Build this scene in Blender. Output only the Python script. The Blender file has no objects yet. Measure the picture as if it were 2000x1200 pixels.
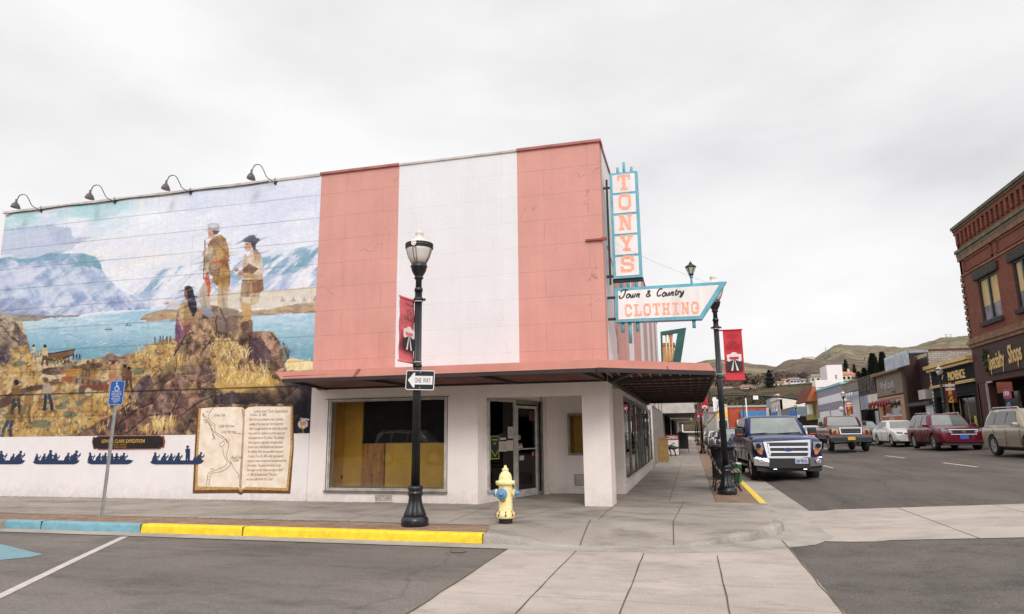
import bpy, bmesh, math, random
import numpy as np
from mathutils import Vector, Matrix
random.seed(7)
PI = math.pi
rad = math.radians
S = bpy.context.scene
COL = S.collection

# ---------------------------------------------------------------- camera
CF = 1298.28
_p, _r, _y = 0.18834991, -0.01062532, -0.25669397
CAM = np.array([1.45, -13.16, 1.38])
_fw = np.array([math.sin(_y)*math.cos(_p), math.cos(_y)*math.cos(_p), math.sin(_p)])
_rt = np.array([math.cos(_y), -math.sin(_y), 0.0])
_up = np.cross(_rt, _fw)
_R = _rt*math.cos(_r) + _up*math.sin(_r)
_U = -_rt*math.sin(_r) + _up*math.cos(_r)
cd = bpy.data.cameras.new('camera'); cam = bpy.data.objects.new('camera', cd); COL.objects.link(cam)
cd.sensor_width = 36.0; cd.lens = CF/2000*36.0; cd.clip_start = 0.05; cd.clip_end = 9000
M3 = Matrix(((_R[0], _U[0], -_fw[0]), (_R[1], _U[1], -_fw[1]), (_R[2], _U[2], -_fw[2])))
cam.matrix_world = Matrix.Translation(Vector(CAM)) @ M3.to_4x4()
S.camera = cam

def ray(x, y): return _fw*CF + _R*(x-1000) - _U*(y-600)
def GZ(x, y, z=0.0):
    d = ray(x, y); return CAM + d*((z-CAM[2])/d[2])
def FX(x, y, X):
    d = ray(x, y); return CAM + d*((X-CAM[0])/d[0])
def FY(x, y, Y=0.0):
    d = ray(x, y); return CAM + d*((Y-CAM[1])/d[1])

# ---------------------------------------------------------------- world, sun, exposure
SUN_EL, SUN_AZ = rad(36), rad(158)      # azimuth clockwise from +Y: behind and right of the camera
sun_dir = Vector((math.sin(SUN_AZ)*math.cos(SUN_EL), math.cos(SUN_AZ)*math.cos(SUN_EL), math.sin(SUN_EL)))
W = bpy.data.worlds.new('World'); S.world = W; W.use_nodes = True
wn = W.node_tree; wn.nodes.clear()
def WN(t, **k):
    n = wn.nodes.new(t)
    for a, b in k.items(): setattr(n, a, b)
    return n
wo = WN('ShaderNodeOutputWorld'); bg = WN('ShaderNodeBackground')
sky = WN('ShaderNodeTexSky', sky_type='NISHITA', sun_disc=False, sun_elevation=SUN_EL, sun_rotation=SUN_AZ)
tc = WN('ShaderNodeTexCoord'); mp = WN('ShaderNodeMapping'); mp.inputs['Scale'].default_value = (1.0, 1.0, 2.3); mp.inputs['Location'].default_value = (0.35, 0.2, 0.1)
wn.links.new(tc.outputs['Generated'], mp.inputs['Vector'])
n1 = WN('ShaderNodeTexNoise'); n1.inputs['Scale'].default_value = 1.5; n1.inputs['Detail'].default_value = 6; n1.inputs['Roughness'].default_value = 0.5; n1.inputs['Distortion'].default_value = 0.1
wn.links.new(mp.outputs[0], n1.inputs['Vector'])
cr = WN('ShaderNodeValToRGB')
cr.color_ramp.elements[0].position = 0.34; cr.color_ramp.elements[0].color = (0.64, 0.628, 0.642, 1)
cr.color_ramp.elements[1].position = 0.62; cr.color_ramp.elements[1].color = (0.955, 0.94, 0.94, 1); _e = cr.color_ramp.elements.new(0.47); _e.color = (0.82, 0.805, 0.81, 1)
wn.links.new(n1.outputs['Fac'], cr.inputs[0])
# brighter overcast round the hidden sun and towards the zenith
dot = WN('ShaderNodeVectorMath', operation='DOT_PRODUCT'); dot.inputs[1].default_value = sun_dir
wn.links.new(tc.outputs['Generated'], dot.inputs[0])
mr = WN('ShaderNodeMapRange'); mr.inputs[1].default_value = 0.0; mr.inputs[2].default_value = 1.0; mr.inputs[3].default_value = 1.0; mr.inputs[4].default_value = 1.95
mr.interpolation_type = 'SMOOTHSTEP'
wn.links.new(dot.outputs['Value'], mr.inputs[0])
vm = WN('ShaderNodeVectorMath', operation='SCALE')
wn.links.new(cr.outputs[0], vm.inputs[0]); wn.links.new(mr.outputs[0], vm.inputs['Scale'])
sk = WN('ShaderNodeVectorMath', operation='SCALE'); sk.inputs['Scale'].default_value = 0.10
wn.links.new(sky.outputs[0], sk.inputs[0])
mx = WN('ShaderNodeMix', data_type='RGBA'); mx.inputs[0].default_value = 0.94
wn.links.new(sk.outputs[0], mx.inputs[6]); wn.links.new(vm.outputs[0], mx.inputs[7])
wn.links.new(mx.outputs[2], bg.inputs[0]); bg.inputs[1].default_value = 1.0
wn.links.new(bg.outputs[0], wo.inputs[0])
sl = bpy.data.lights.new('sun', 'SUN'); so = bpy.data.objects.new('sun', sl); COL.objects.link(so)
sl.energy = 1.25; sl.angle = rad(18); sl.color = (1.0, 0.98, 0.955)
so.rotation_euler = sun_dir.to_track_quat('Z', 'Y').to_euler(); so.location = (0, -20, 40)
S.view_settings.view_transform = 'Standard'; S.view_settings.look = 'None'
S.view_settings.exposure = 0.12; S.view_settings.gamma = 1.0

# ---------------------------------------------------------------- helpers
def s2l(c):
    c = np.asarray(c, float)
    return np.where(c <= 0.04045, c/12.92, ((c+0.055)/1.055)**2.4)
def rgb(r, g, b, k=1.0):
    """photograph colour (0-255) to linear base colour"""
    v = s2l(np.array([r, g, b])/255.0)*k
    return (float(v[0]), float(v[1]), float(v[2]))

MATS = {}
def mat(name, col, rough=0.6, metal=0.0, var=0.12, scale=3.0, bump=0.0, bscale=40.0, spec=0.5, coat=0.0, emit=None, col2=None, streak=False):
    if name in MATS: return MATS[name]
    m = bpy.data.materials.new(name); m.use_nodes = True; nt = m.node_tree
    b = nt.nodes['Principled BSDF']; MATS[name] = m
    b.inputs['Roughness'].default_value = rough; b.inputs['Metallic'].default_value = metal
    b.inputs['Specular IOR Level'].default_value = spec; b.inputs['Coat Weight'].default_value = coat
    if emit: b.inputs['Emission Color'].default_value = (*emit[:3], 1); b.inputs['Emission Strength'].default_value = emit[3]
    tcn = nt.nodes.new('ShaderNodeTexCoord'); vec = tcn.outputs['Object']
    if var > 0:
        if streak:
            mpn = nt.nodes.new('ShaderNodeMapping'); mpn.inputs['Scale'].default_value = (1, 1, 0.12)
            nt.links.new(vec, mpn.inputs[0]); v2 = mpn.outputs[0]
        else: v2 = vec
        n = nt.nodes.new('ShaderNodeTexNoise'); n.inputs['Scale'].default_value = scale; n.inputs['Detail'].default_value = 8; n.inputs['Roughness'].default_value = 0.62
        nt.links.new(v2, n.inputs['Vector'])
        r = nt.nodes.new('ShaderNodeValToRGB'); nt.links.new(n.outputs['Fac'], r.inputs[0])
        e = r.color_ramp.elements; e[0].position = 0.32; e[1].position = 0.70
        c2 = col2 if col2 else tuple(x*(1-2*var) for x in col)
        e[0].color = (*c2, 1); e[1].color = (*[min(1, x*(1+0.5*var)) for x in col], 1)
        nt.links.new(r.outputs[0], b.inputs['Base Color'])
    else: b.inputs['Base Color'].default_value = (*col, 1)
    if bump > 0:
        n2 = nt.nodes.new('ShaderNodeTexNoise'); n2.inputs['Scale'].default_value = bscale; n2.inputs['Detail'].default_value = 6
        nt.links.new(vec, n2.inputs['Vector'])
        bp = nt.nodes.new('ShaderNodeBump'); bp.inputs['Strength'].default_value = bump; bp.inputs['Distance'].default_value = 0.02
        nt.links.new(n2.outputs['Fac'], bp.inputs['Height']); nt.links.new(bp.outputs[0], b.inputs['Normal'])
    return m

def glass(name, tint=(0.9, 0.93, 0.92), refl=1.45, rough=0.0):
    if name in MATS: return MATS[name]
    m = bpy.data.materials.new(name); m.use_nodes = True; nt = m.node_tree; nt.nodes.clear(); MATS[name] = m
    o = nt.nodes.new('ShaderNodeOutputMaterial'); t = nt.nodes.new('ShaderNodeBsdfTransparent'); g = nt.nodes.new('ShaderNodeBsdfGlossy')
    f = nt.nodes.new('ShaderNodeFresnel'); f.inputs['IOR'].default_value = refl; x = nt.nodes.new('ShaderNodeMixShader')
    t.inputs[0].default_value = (*tint, 1); g.inputs['Roughness'].default_value = rough
    # slight waviness of plate glass
    n = nt.nodes.new('ShaderNodeTexNoise'); n.inputs['Scale'].default_value = 1.3; bp = nt.nodes.new('ShaderNodeBump'); bp.inputs['Strength'].default_value = 0.04; bp.inputs['Distance'].default_value = 0.02
    tcn = nt.nodes.new('ShaderNodeTexCoord'); nt.links.new(tcn.outputs['Object'], n.inputs['Vector']); nt.links.new(n.outputs['Fac'], bp.inputs['Height'])
    nt.links.new(bp.outputs[0], g.inputs['Normal'])
    nt.links.new(f.outputs[0], x.inputs[0]); nt.links.new(t.outputs[0], x.inputs[1]); nt.links.new(g.outputs[0], x.inputs[2]); nt.links.new(x.outputs[0], o.inputs[0])
    return m

def link(o, parent=None):
    COL.objects.link(o)
    if parent is not None: o.parent = parent
    return o
def tag(o, label=None, cat=None, group=None, kind=None):
    if label: o['label'] = label
    if cat: o['category'] = cat
    if group: o['group'] = group
    if kind: o['kind'] = kind
    return o
def thing(name, label, cat, loc=(0, 0, 0), rz=0, group=None):
    o = bpy.data.objects.new(name, None); o.location = loc; o.rotation_euler = (0, 0, rz); o.empty_display_size = 0.1
    COL.objects.link(o); return tag(o, label, cat, group)
def copy_tree(o, parent=None):
    c = o.copy(); COL.objects.link(c)
    if parent is not None: c.parent = parent
    for ch in list(o.children): copy_tree(ch, c)
    return c
def put(root, loc, rz=0, label=None, group=None, sc=None):
    c = copy_tree(root); c.location = loc; c.rotation_euler = (0, 0, rz)
    if label: c['label'] = label
    if group: c['group'] = group
    if sc: c.scale = sc
    return c

class MB:
    def __init__(s): s.v = []; s.f = []; s.m = []; s.mats = []; s.sm = []; s.cur = 0; s.smooth = False
    def use(s, m, smooth=None):
        if m not in s.mats: s.mats.append(m)
        s.cur = s.mats.index(m)
        if smooth is not None: s.smooth = smooth
        return s
    def add(s, vs, fs, smooth=None):
        k = len(s.v); s.v += [tuple(map(float, v)) for v in vs]
        for f in fs: s.f.append([k+i for i in f]); s.m.append(s.cur); s.sm.append(s.smooth if smooth is None else smooth)
    def box(s, x0, x1, y0, y1, z0, z1):
        s.add([(x0,y0,z0),(x1,y0,z0),(x1,y1,z0),(x0,y1,z0),(x0,y0,z1),(x1,y0,z1),(x1,y1,z1),(x0,y1,z1)],
              [(0,3,2,1),(4,5,6,7),(0,1,5,4),(1,2,6,5),(2,3,7,6),(3,0,4,7)], False); return s
    def quad(s, a, b, c, d): s.add([a,b,c,d], [(0,1,2,3)], False); return s
    def bar(s, a, b, w, h=None, up=(0,0,1)):
        a = Vector(a); b = Vector(b); h = h or w; d = (b-a).normalized(); u = Vector(up)
        if abs(d.dot(u)) > 0.98: u = Vector((0,1,0))
        r = d.cross(u).normalized(); u = r.cross(d)
        q = [a+r*w/2*i+u*h/2*j for i, j in ((-1,-1),(1,-1),(1,1),(-1,1))]+[b+r*w/2*i+u*h/2*j for i, j in ((-1,-1),(1,-1),(1,1),(-1,1))]
        s.add(q, [(0,1,2,3),(7,6,5,4),(0,4,5,1),(1,5,6,2),(2,6,7,3),(3,7,4,0)], False); return s
    def tube(s, pts, r, n=8, caps=True):
        pts = [Vector(p) for p in pts]; rs = r if isinstance(r, (list, tuple)) else [r]*len(pts)
        ring = []; prev = None
        for i, p in enumerate(pts):
            d = (pts[min(i+1, len(pts)-1)]-pts[max(i-1, 0)]).normalized()
            if prev is None:
                u = Vector((0,0,1)) if abs(d.z) < 0.9 else Vector((1,0,0))
                a = d.cross(u).normalized()
            else: a = (prev - d*prev.dot(d)).normalized()
            prev = a; b = d.cross(a)
            ring += [p + (a*math.cos(2*PI*k/n)+b*math.sin(2*PI*k/n))*rs[i] for k in range(n)]
        fs = [(i*n+k, i*n+(k+1)%n, (i+1)*n+(k+1)%n, (i+1)*n+k) for i in range(len(pts)-1) for k in range(n)]
        s.add(ring, fs, True)
        if caps:
            k = len(s.v)-len(ring)
            s.f.append([k+i for i in range(n)][::-1]); s.m.append(s.cur); s.sm.append(False)
            s.f.append([k+(len(pts)-1)*n+i for i in range(n)]); s.m.append(s.cur); s.sm.append(False)
        return s
    def lathe(s, prof, c=(0,0,0), n=24, axis='z', flute=0, smooth=True, nf=12):
        vs = []
        for (r, z) in prof:
            for k in range(n):
                a = 2*PI*k/n; rr = r*(1-flute*(0.5+0.5*math.cos(nf*a))) if flute else r
                x, y = rr*math.cos(a), rr*math.sin(a)
                p = (x, y, z) if axis == 'z' else ((z, x, y) if axis == 'x' else (y, z, x))
                vs.append((p[0]+c[0], p[1]+c[1], p[2]+c[2]))
        fs = [(i*n+k, i*n+(k+1)%n, (i+1)*n+(k+1)%n, (i+1)*n+k) for i in range(len(prof)-1) for k in range(n)]
        s.add(vs, fs, smooth)
        k0 = len(s.v)-len(vs)
        if prof[0][0] > 1e-4: s.f.append([k0+i for i in range(n)][::-1]); s.m.append(s.cur); s.sm.append(False)
        if prof[-1][0] > 1e-4: s.f.append([k0+(len(prof)-1)*n+i for i in range(n)]); s.m.append(s.cur); s.sm.append(False)
        return s
    def prism(s, poly, fn, t0, t1):
        """poly: 2D outline, fn(u,v,t)->point, from t0 to t1"""
        n = len(poly); vs = [fn(u, v, t0) for u, v in poly]+[fn(u, v, t1) for u, v in poly]
        s.add(vs, [tuple(range(n))[::-1], tuple(range(n, 2*n))]+[(i, (i+1)%n, n+(i+1)%n, n+i) for i in range(n)], False); return s
    def grid(s, P, smooth=True):
        """P[i][j] points"""
        h = len(P); w = len(P[0])
        s.add([p for r_ in P for p in r_], [(i*w+j, i*w+j+1, (i+1)*w+j+1, (i+1)*w+j) for i in range(h-1) for j in range(w-1)], smooth); return s
    def build(s, name, m=None, parent=None, bevel=0, fixn=True, shift=None):
        me = bpy.data.meshes.new(name); me.from_pydata(s.v, [], s.f)
        ms = s.mats if s.mats else [m]
        for x in ms: me.materials.append(x)
        if s.mats: me.polygons.foreach_set('material_index', s.m)
        me.polygons.foreach_set('use_smooth', s.sm)
        me.update()
        if fixn or bevel:
            bm = bmesh.new(); bm.from_mesh(me)
            if fixn: bmesh.ops.recalc_face_normals(bm, faces=bm.faces)
            bm.to_mesh(me); bm.free()
        o = bpy.data.objects.new(name, me)
        if bevel:
            b = o.modifiers.new('b', 'BEVEL'); b.width = bevel; b.segments = 2; b.limit_method = 'ANGLE'; b.angle_limit = rad(35)
        return link(o, parent)
def one(fn, name, m, parent=None, **k):
    b = MB(); fn(b); return b.build(name, m, parent, **k)
def XZ(Y):   # outline drawn on a wall facing the camera, thickness towards the camera
    return lambda u, v, t: (u, Y-t, v)

# text as mesh ---------------------------------------------------------------
def text_mesh(name, txt, size, m, parent, origin, ux, uz, ext=0.002, shear=0.0, bold=0.0, align='LEFT', sx=1.0):
    """ux: reading direction, uz: up direction of the letters"""
    c = bpy.data.curves.new(name, 'FONT'); c.body = txt; c.size = size; c.extrude = ext; c.shear = shear; c.offset = bold; c.align_x = align
    if txt == 'ONE WAY': c.space_word = 1.7; c.space_character = 1.08
    c.resolution_u = 3
    t = bpy.data.objects.new(name, c); COL.objects.link(t)
    dg = bpy.context.evaluated_depsgraph_get()
    me = bpy.data.meshes.new_from_object(t.evaluated_get(dg)); bpy.data.objects.remove(t)
    me.name = name; me.materials.clear(); me.materials.append(m)
    ux = Vector(ux).normalized()*sx; uz = Vector(uz).normalized(); n = ux.normalized().cross(uz)
    T = Matrix(((ux.x, uz.x, n.x, origin[0]), (ux.y, uz.y, n.y, origin[1]), (ux.z, uz.z, n.z, origin[2]), (0,0,0,1)))
    me.transform(T)
    o = bpy.data.objects.new(name, me); return link(o, parent)

# slab-serif glyphs (unit box, width 0..1, height 0..1) and strokes ------------
def ribbon(pts, w, closed=False):
    """list of quads following a 2-D polyline"""
    P = [Vector(p) for p in pts]; n = len(P); L = []; R_ = []
    ws = w if isinstance(w, (list, tuple)) else [w]*n
    for i in range(n):
        a = P[(i-1) % n] if (closed or i > 0) else P[i]; b = P[(i+1) % n] if (closed or i < n-1) else P[i]
        d1 = (P[i]-a); d2 = (b-P[i]); d1 = d1.normalized() if d1.length > 1e-9 else d2.normalized(); d2 = d2.normalized() if d2.length > 1e-9 else d1
        nn = Vector((-(d1.y+d2.y), d1.x+d2.x)); nn = nn.normalized() if nn.length > 1e-6 else Vector((-d1.y, d1.x))
        k = max(0.5, nn.dot(Vector((-d1.y, d1.x))))
        L.append(P[i]+nn*ws[i]/2/k); R_.append(P[i]-nn*ws[i]/2/k)
    m = n if closed else n-1
    return [(L[i], R_[i], R_[(i+1) % n], L[(i+1) % n]) for i in range(m)]
def rect(x0, y0, x1, y1): return [(x0,y0),(x1,y0),(x1,y1),(x0,y1)]
def glyph(ch):
    s = 0.26; h = 0.17
    q = []
    if ch == 'T': q = [rect(0,1-h,1,1), rect(0,0.66,0.16,1-h), rect(0.84,0.66,1,1-h), rect(.5-s/2,h,.5+s/2,1-h), rect(.22,0,.78,h)]
    elif ch == 'I': q = [rect(.1,0,.9,h), rect(.1,1-h,.9,1), rect(.5-s/2,h,.5+s/2,1-h)]
    elif ch == 'L': q = [rect(0,1-h,.6,1), rect(.3-s/2,h,.3+s/2,1-h), rect(0,0,1,h), rect(.84,h,1,.4)]
    elif ch == 'H': q = [rect(x,y,x+.42,y+h) for x in (0,.58) for y in (0,1-h)]+[rect(.21-.1,h,.21+.1,1-h), rect(.79-.1,h,.79+.1,1-h), rect(.31,.42,.69,.42+h)]
    elif ch == 'N': q = [rect(0,1-h,.34,1), rect(0,0,.38,h), rect(.62,1-h,1,1), rect(.1,h,.28,1-h), rect(.72,0,.9,1-h), [(.1,1-h),(.34,1),(.9,0),(.66,0)]]
    elif ch == 'Y': q = [rect(0,1-h,.42,1), rect(.58,1-h,1,1), [(.08,1-h),(.36,1-h),(.62,.42),(.38,.42)], [(.64,1-h),(.92,1-h),(.62,.42),(.42,.42)], rect(.38,h,.62,.43), rect(.2,0,.8,h)]
    elif ch == 'E': q = [rect(0,0,1,h), rect(0,1-h,1,1), rect(.12,h,.12+s,1-h), rect(.38,.42,.7,.58), rect(.84,h,1,.36), rect(.84,.64,1,1-h)]
    elif ch == 'O': q = ribbon([(.12,.25),(.12,.75),(.3,.92),(.7,.92),(.88,.75),(.88,.25),(.7,.08),(.3,.08)], .19, True)
    elif ch == 'C': q = ribbon([(.88,.3),(.88,.22),(.7,.08),(.3,.08),(.12,.25),(.12,.75),(.3,.92),(.7,.92),(.88,.76),(.88,.62)], .19)+[rect(.72,.62,1,.72)]
    elif ch == 'G': q = ribbon([(.86,.5),(.86,.2),(.68,.08),(.3,.08),(.12,.25),(.12,.75),(.3,.92),(.7,.92),(.86,.76),(.86,.66)], .19)+[rect(.52,.42,1,.55), rect(.72,.62,1,.7)]
    elif ch == 'S': q = ribbon([(.1,.32),(.12,.2),(.3,.08),(.7,.08),(.88,.2),(.88,.4),(.7,.5),(.3,.52),(.12,.64),(.12,.8),(.3,.92),(.7,.92),(.86,.8),(.88,.68)], .19)+[rect(0,.0,.14,.36), rect(.86,.64,1,1)]
    return q
def slab_text(name, txt, m, parent, x0, z0, w, h, Y, gap=0.25, slope=0.0, vertical=None, t=0.004):
    b = MB(); x = x0
    for i, ch in enumerate(txt):
        for j, q in enumerate(glyph(ch)):
            tt = t + 0.0004*j
            b.prism([(x+p[0]*w, z0+p[1]*h+slope*(x-x0+p[0]*w)) for p in q], XZ(Y), 0.0, tt)
        x += w*(1+gap)
    return b.build(name, m, parent)
def stroke_mesh(name, lines, m, parent, fn, w, t=0.003):
    """lines of 2-D points drawn as flat raised strokes through fn(u,v,t)"""
    b = MB()
    for i, l in enumerate(lines):
        for j, q in enumerate(ribbon(l, w)):
            b.prism([tuple(p) for p in q], fn, 0.0, t+0.00005*((i*7+j) % 9))
    return b.build(name, m, parent)
def smooth_line(pts, k=4):
    P = [Vector(p) for p in pts]; out = []
    for i in range(len(P)-1):
        p0 = P[max(i-1,0)]; p1 = P[i]; p2 = P[i+1]; p3 = P[min(i+2,len(P)-1)]
        for j in range(k):
            t = j/k; out.append(tuple(0.5*((2*p1)+(-p0+p2)*t+(2*p0-5*p1+4*p2-p3)*t*t+(-p0+3*p1-3*p2+p3)*t**3)))
    out.append(tuple(P[-1])); return out
# ---------------------------------------------------------------- ground materials
def ground_mat(name, col, big=0.25, fine=0.25, fscale=60.0, bump=0.25, rough=0.85, stain=0.0, bscale=0.35, stretch=(1,1,1), crack=0.0):
    m = bpy.data.materials.new(name); m.use_nodes = True; nt = m.node_tree; MATS[name] = m
    b = nt.nodes['Principled BSDF']; b.inputs['Roughness'].default_value = rough; b.inputs['Specular IOR Level'].default_value = 0.3
    tcn = nt.nodes.new('ShaderNodeTexCoord'); L = nt.links.new
    def noise(sc, det=6, ro=0.6, st=(1,1,1)):
        mpn = nt.nodes.new('ShaderNodeMapping'); mpn.inputs['Scale'].default_value = st; L(tcn.outputs['Object'], mpn.inputs[0])
        n = nt.nodes.new('ShaderNodeTexNoise'); n.inputs['Scale'].default_value = sc; n.inputs['Detail'].default_value = det; n.inputs['Roughness'].default_value = ro
        L(mpn.outputs[0], n.inputs['Vector']); return n.outputs['Fac']
    def rng(x, lo, hi, a=0.3, c=0.7):
        r = nt.nodes.new('ShaderNodeMapRange'); r.inputs[1].default_value = a; r.inputs[2].default_value = c; r.inputs[3].default_value = lo; r.inputs[4].default_value = hi; L(x, r.inputs[0]); return r.outputs[0]
    def mul(a, c):
        n = nt.nodes.new('ShaderNodeMath'); n.operation = 'MULTIPLY'; L(a, n.inputs[0]); L(c, n.inputs[1]); return n.outputs[0]
    f1 = noise(bscale, 7, 0.65, stretch); f2 = noise(fscale, 3, 0.7)
    v = mul(rng(f1, 1-big, 1+big*0.6), rng(f2, 1-fine, 1+fine))
    if stain: v = mul(v, rng(noise(1.7, 8, 0.72, stretch), 1-stain, 1.0, 0.36, 0.52))
    if crack:
        vo = nt.nodes.new('ShaderNodeTexVoronoi'); vo.feature = 'DISTANCE_TO_EDGE'; vo.inputs['Scale'].default_value = 0.16
        ad = nt.nodes.new('ShaderNodeVectorMath'); ad.operation = 'ADD'; nn = nt.nodes.new('ShaderNodeTexNoise'); nn.inputs['Scale'].default_value = 1.1; nn.inputs['Detail'].default_value = 8
        L(tcn.outputs['Object'], nn.inputs['Vector']); L(nn.outputs['Color'], ad.inputs[0]); L(tcn.outputs['Object'], ad.inputs[1]); L(ad.outputs[0], vo.inputs['Vector'])
        v = mul(v, rng(vo.outputs['Distance'], 1-crack, 1.0, 0.0, 0.006))
    sc = nt.nodes.new('ShaderNodeVectorMath'); sc.operation = 'SCALE'; sc.inputs[0].default_value = col; L(v, sc.inputs['Scale']); L(sc.outputs[0], b.inputs['Base Color'])
    bp = nt.nodes.new('ShaderNodeBump'); bp.inputs['Strength'].default_value = bump; bp.inputs['Distance'].default_value = 0.01; L(f2, bp.inputs['Height']); L(bp.outputs[0], b.inputs['Normal'])
    return m
M_asph = ground_mat('asphalt', rgb(122, 114, 108), 0.34, 0.36, 60, 0.6, 0.85, 0.34, 0.45, (0.35, 1, 1), 0.22)
M_asph3 = ground_mat('asphalt_street', rgb(102, 93, 86), 0.34, 0.42, 44, 0.7, 0.85, 0.3, 0.5, (1, .18, 1), 0.35)
M_asph2 = ground_mat('asphalt_rough', rgb(104, 98, 92), 0.28, 0.42, 50, 0.8, 0.9, 0.3, 0.6)
M_conc = ground_mat('concrete_walk', rgb(163, 153, 143), 0.26, 0.20, 70, 0.5, 0.85, 0.36, 0.8, (0.6, 1, 1), 0.0)
M_conc2 = ground_mat('concrete_crossing', rgb(182, 170, 160), 0.20, 0.20, 60, 0.5, 0.85, 0.22, 1.0, (0.6, 1, 1), 0.12)
M_gutter = ground_mat('concrete_gutter', rgb(170, 162, 152), 0.2, 0.18, 75, 0.3, 0.85, 0.25, 0.9)
M_joint = mat('joint_dirt', rgb(96, 86, 70), 0.95, var=0.35, scale=5, col2=rgb(70, 72, 42))
def painted(name, col, under, amount=0.5):
    m = mat(name, col, 0.55, var=0.25, scale=9, bump=0.3, bscale=60, col2=tuple(0.80*c for c in col))
    nt = m.node_tree; b = nt.nodes['Principled BSDF']; L = nt.links.new
    src = b.inputs['Base Color'].links[0].from_socket
    n = nt.nodes.new('ShaderNodeTexNoise'); n.inputs['Scale'].default_value = 22; n.inputs['Detail'].default_value = 9; n.inputs['Roughness'].default_value = 0.75
    t = nt.nodes.new('ShaderNodeTexCoord'); L(t.outputs['Object'], n.inputs['Vector'])
    r = nt.nodes.new('ShaderNodeMapRange'); r.inputs[1].default_value = amount; r.inputs[2].default_value = amount+0.06; L(n.outputs['Fac'], r.inputs[0])
    x = nt.nodes.new('ShaderNodeMix'); x.data_type = 'RGBA'; L(r.outputs[0], x.inputs[0]); L(src, x.inputs[6]); x.inputs[7].default_value = (*under, 1); L(x.outputs[2], b.inputs['Base Color'])
    return m
M_yel = painted('kerb_yellow_paint', (0.90, 0.62, 0.02), (0.42, 0.33, 0.16), 0.61)
M_blue = painted('kerb_blue_paint', rgb(118, 168, 182), (0.33, 0.32, 0.28), 0.56)
M_white = painted('road_white_paint', rgb(205, 196, 188), rgb(120, 111, 104), 0.60)
M_bluep = painted('road_blue_paint', rgb(120, 160, 170), rgb(120, 111, 104), 0.56)
M_kerb = ground_mat('kerb_concrete', rgb(168, 160, 150), 0.25, 0.2, 60, 0.3, 0.85, 0.3, 1.5)
# brick pavers
M_brick = bpy.data.materials.new('brick_pavers'); M_brick.use_nodes = True
def _bp():
    nt = M_brick.node_tree; b = nt.nodes['Principled BSDF']; L = nt.links.new; b.inputs['Roughness'].default_value = 0.85
    t = nt.nodes.new('ShaderNodeTexCoord'); k = nt.nodes.new('ShaderNodeTexBrick'); L(t.outputs['Object'], k.inputs['Vector'])
    k.inputs['Scale'].default_value = 1.0; k.inputs['Brick Width'].default_value = 0.21; k.inputs['Row Height'].default_value = 0.105; k.inputs['Mortar Size'].default_value = 0.007
    k.inputs['Color1'].default_value = (*rgb(158, 128, 110), 1); k.inputs['Color2'].default_value = (*rgb(138, 104, 88), 1); k.inputs['Mortar'].default_value = (*rgb(104, 100, 62), 1); k.inputs['Bias'].default_value = -0.2
    n = nt.nodes.new('ShaderNodeTexNoise'); n.inputs['Scale'].default_value = 2.5; n.inputs['Detail'].default_value = 8; L(t.outputs['Object'], n.inputs['Vector'])
    r = nt.nodes.new('ShaderNodeMapRange'); r.inputs[1].default_value = .3; r.inputs[2].default_value = .7; r.inputs[3].default_value = .72; r.inputs[4].default_value = 1.15; L(n.outputs['Fac'], r.inputs[0])
    s = nt.nodes.new('ShaderNodeVectorMath'); s.operation = 'SCALE'; L(k.outputs['Color'], s.inputs[0]); L(r.outputs[0], s.inputs['Scale']); L(s.outputs[0], b.inputs['Base Color'])
    bp = nt.nodes.new('ShaderNodeBump'); bp.inputs['Strength'].default_value = 0.6; bp.inputs['Distance'].default_value = 0.006; bp.invert = True; L(k.outputs['Fac'], bp.inputs['Height']); L(bp.outputs[0], b.inputs['Normal'])
_bp()

# ---------------------------------------------------------------- ground geometry
def zr(X, Y=0):
    x = max(0.0, X-3.2); return -0.14 + (0.05*x if x > 0.6 else 0.05*x*x/1.2*1.0) if x < 12.4 else 0.48
def drape(name, xs, ys, dz, m, kind='structure'):
    b = MB(); b.grid([[(x, y, zr(x, y)+dz) for x in xs] for y in ys], False)
    o = b.build(name, m, fixn=False); return tag(o, kind=kind)
g = MB(); g.grid([[(x, y, -0.6 if abs(x) < 300 and y < 420 else -1.0) for x in (-4000, -300, 300, 4000)] for y in (-4000, -300, 420, 6000)], False)
tag(g.build('ground', ground_mat('dry_ground', rgb(140, 130, 110), 0.3, 0.2, 5, 0.2)), kind='structure')
xs = [-70, -40, -20, -10, 0, 3.2]+[3.3+0.1*i for i in range(6)]+[4+0.5*i for i in range(24)]+[16.0]
tag(drape('road', xs, [-60, -30, -15, -8, -4, 0, 10, 30, 60, 100, 160, 300], 0, M_asph))
xs = [-0.0+2.6]+[3.2, 3.5, 3.8]+[4+0.5*i for i in range(24)]+[16.0]
drape('road_corner_patch', xs, [-40, -20, -2.72], 0.004, M_asph2)
drape('main_street', [3.56, 3.8]+[4+0.5*i for i in range(24)]+[16.0], [1.02, 30, 60, 100, 250], 0.004, M_asph3)
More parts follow.
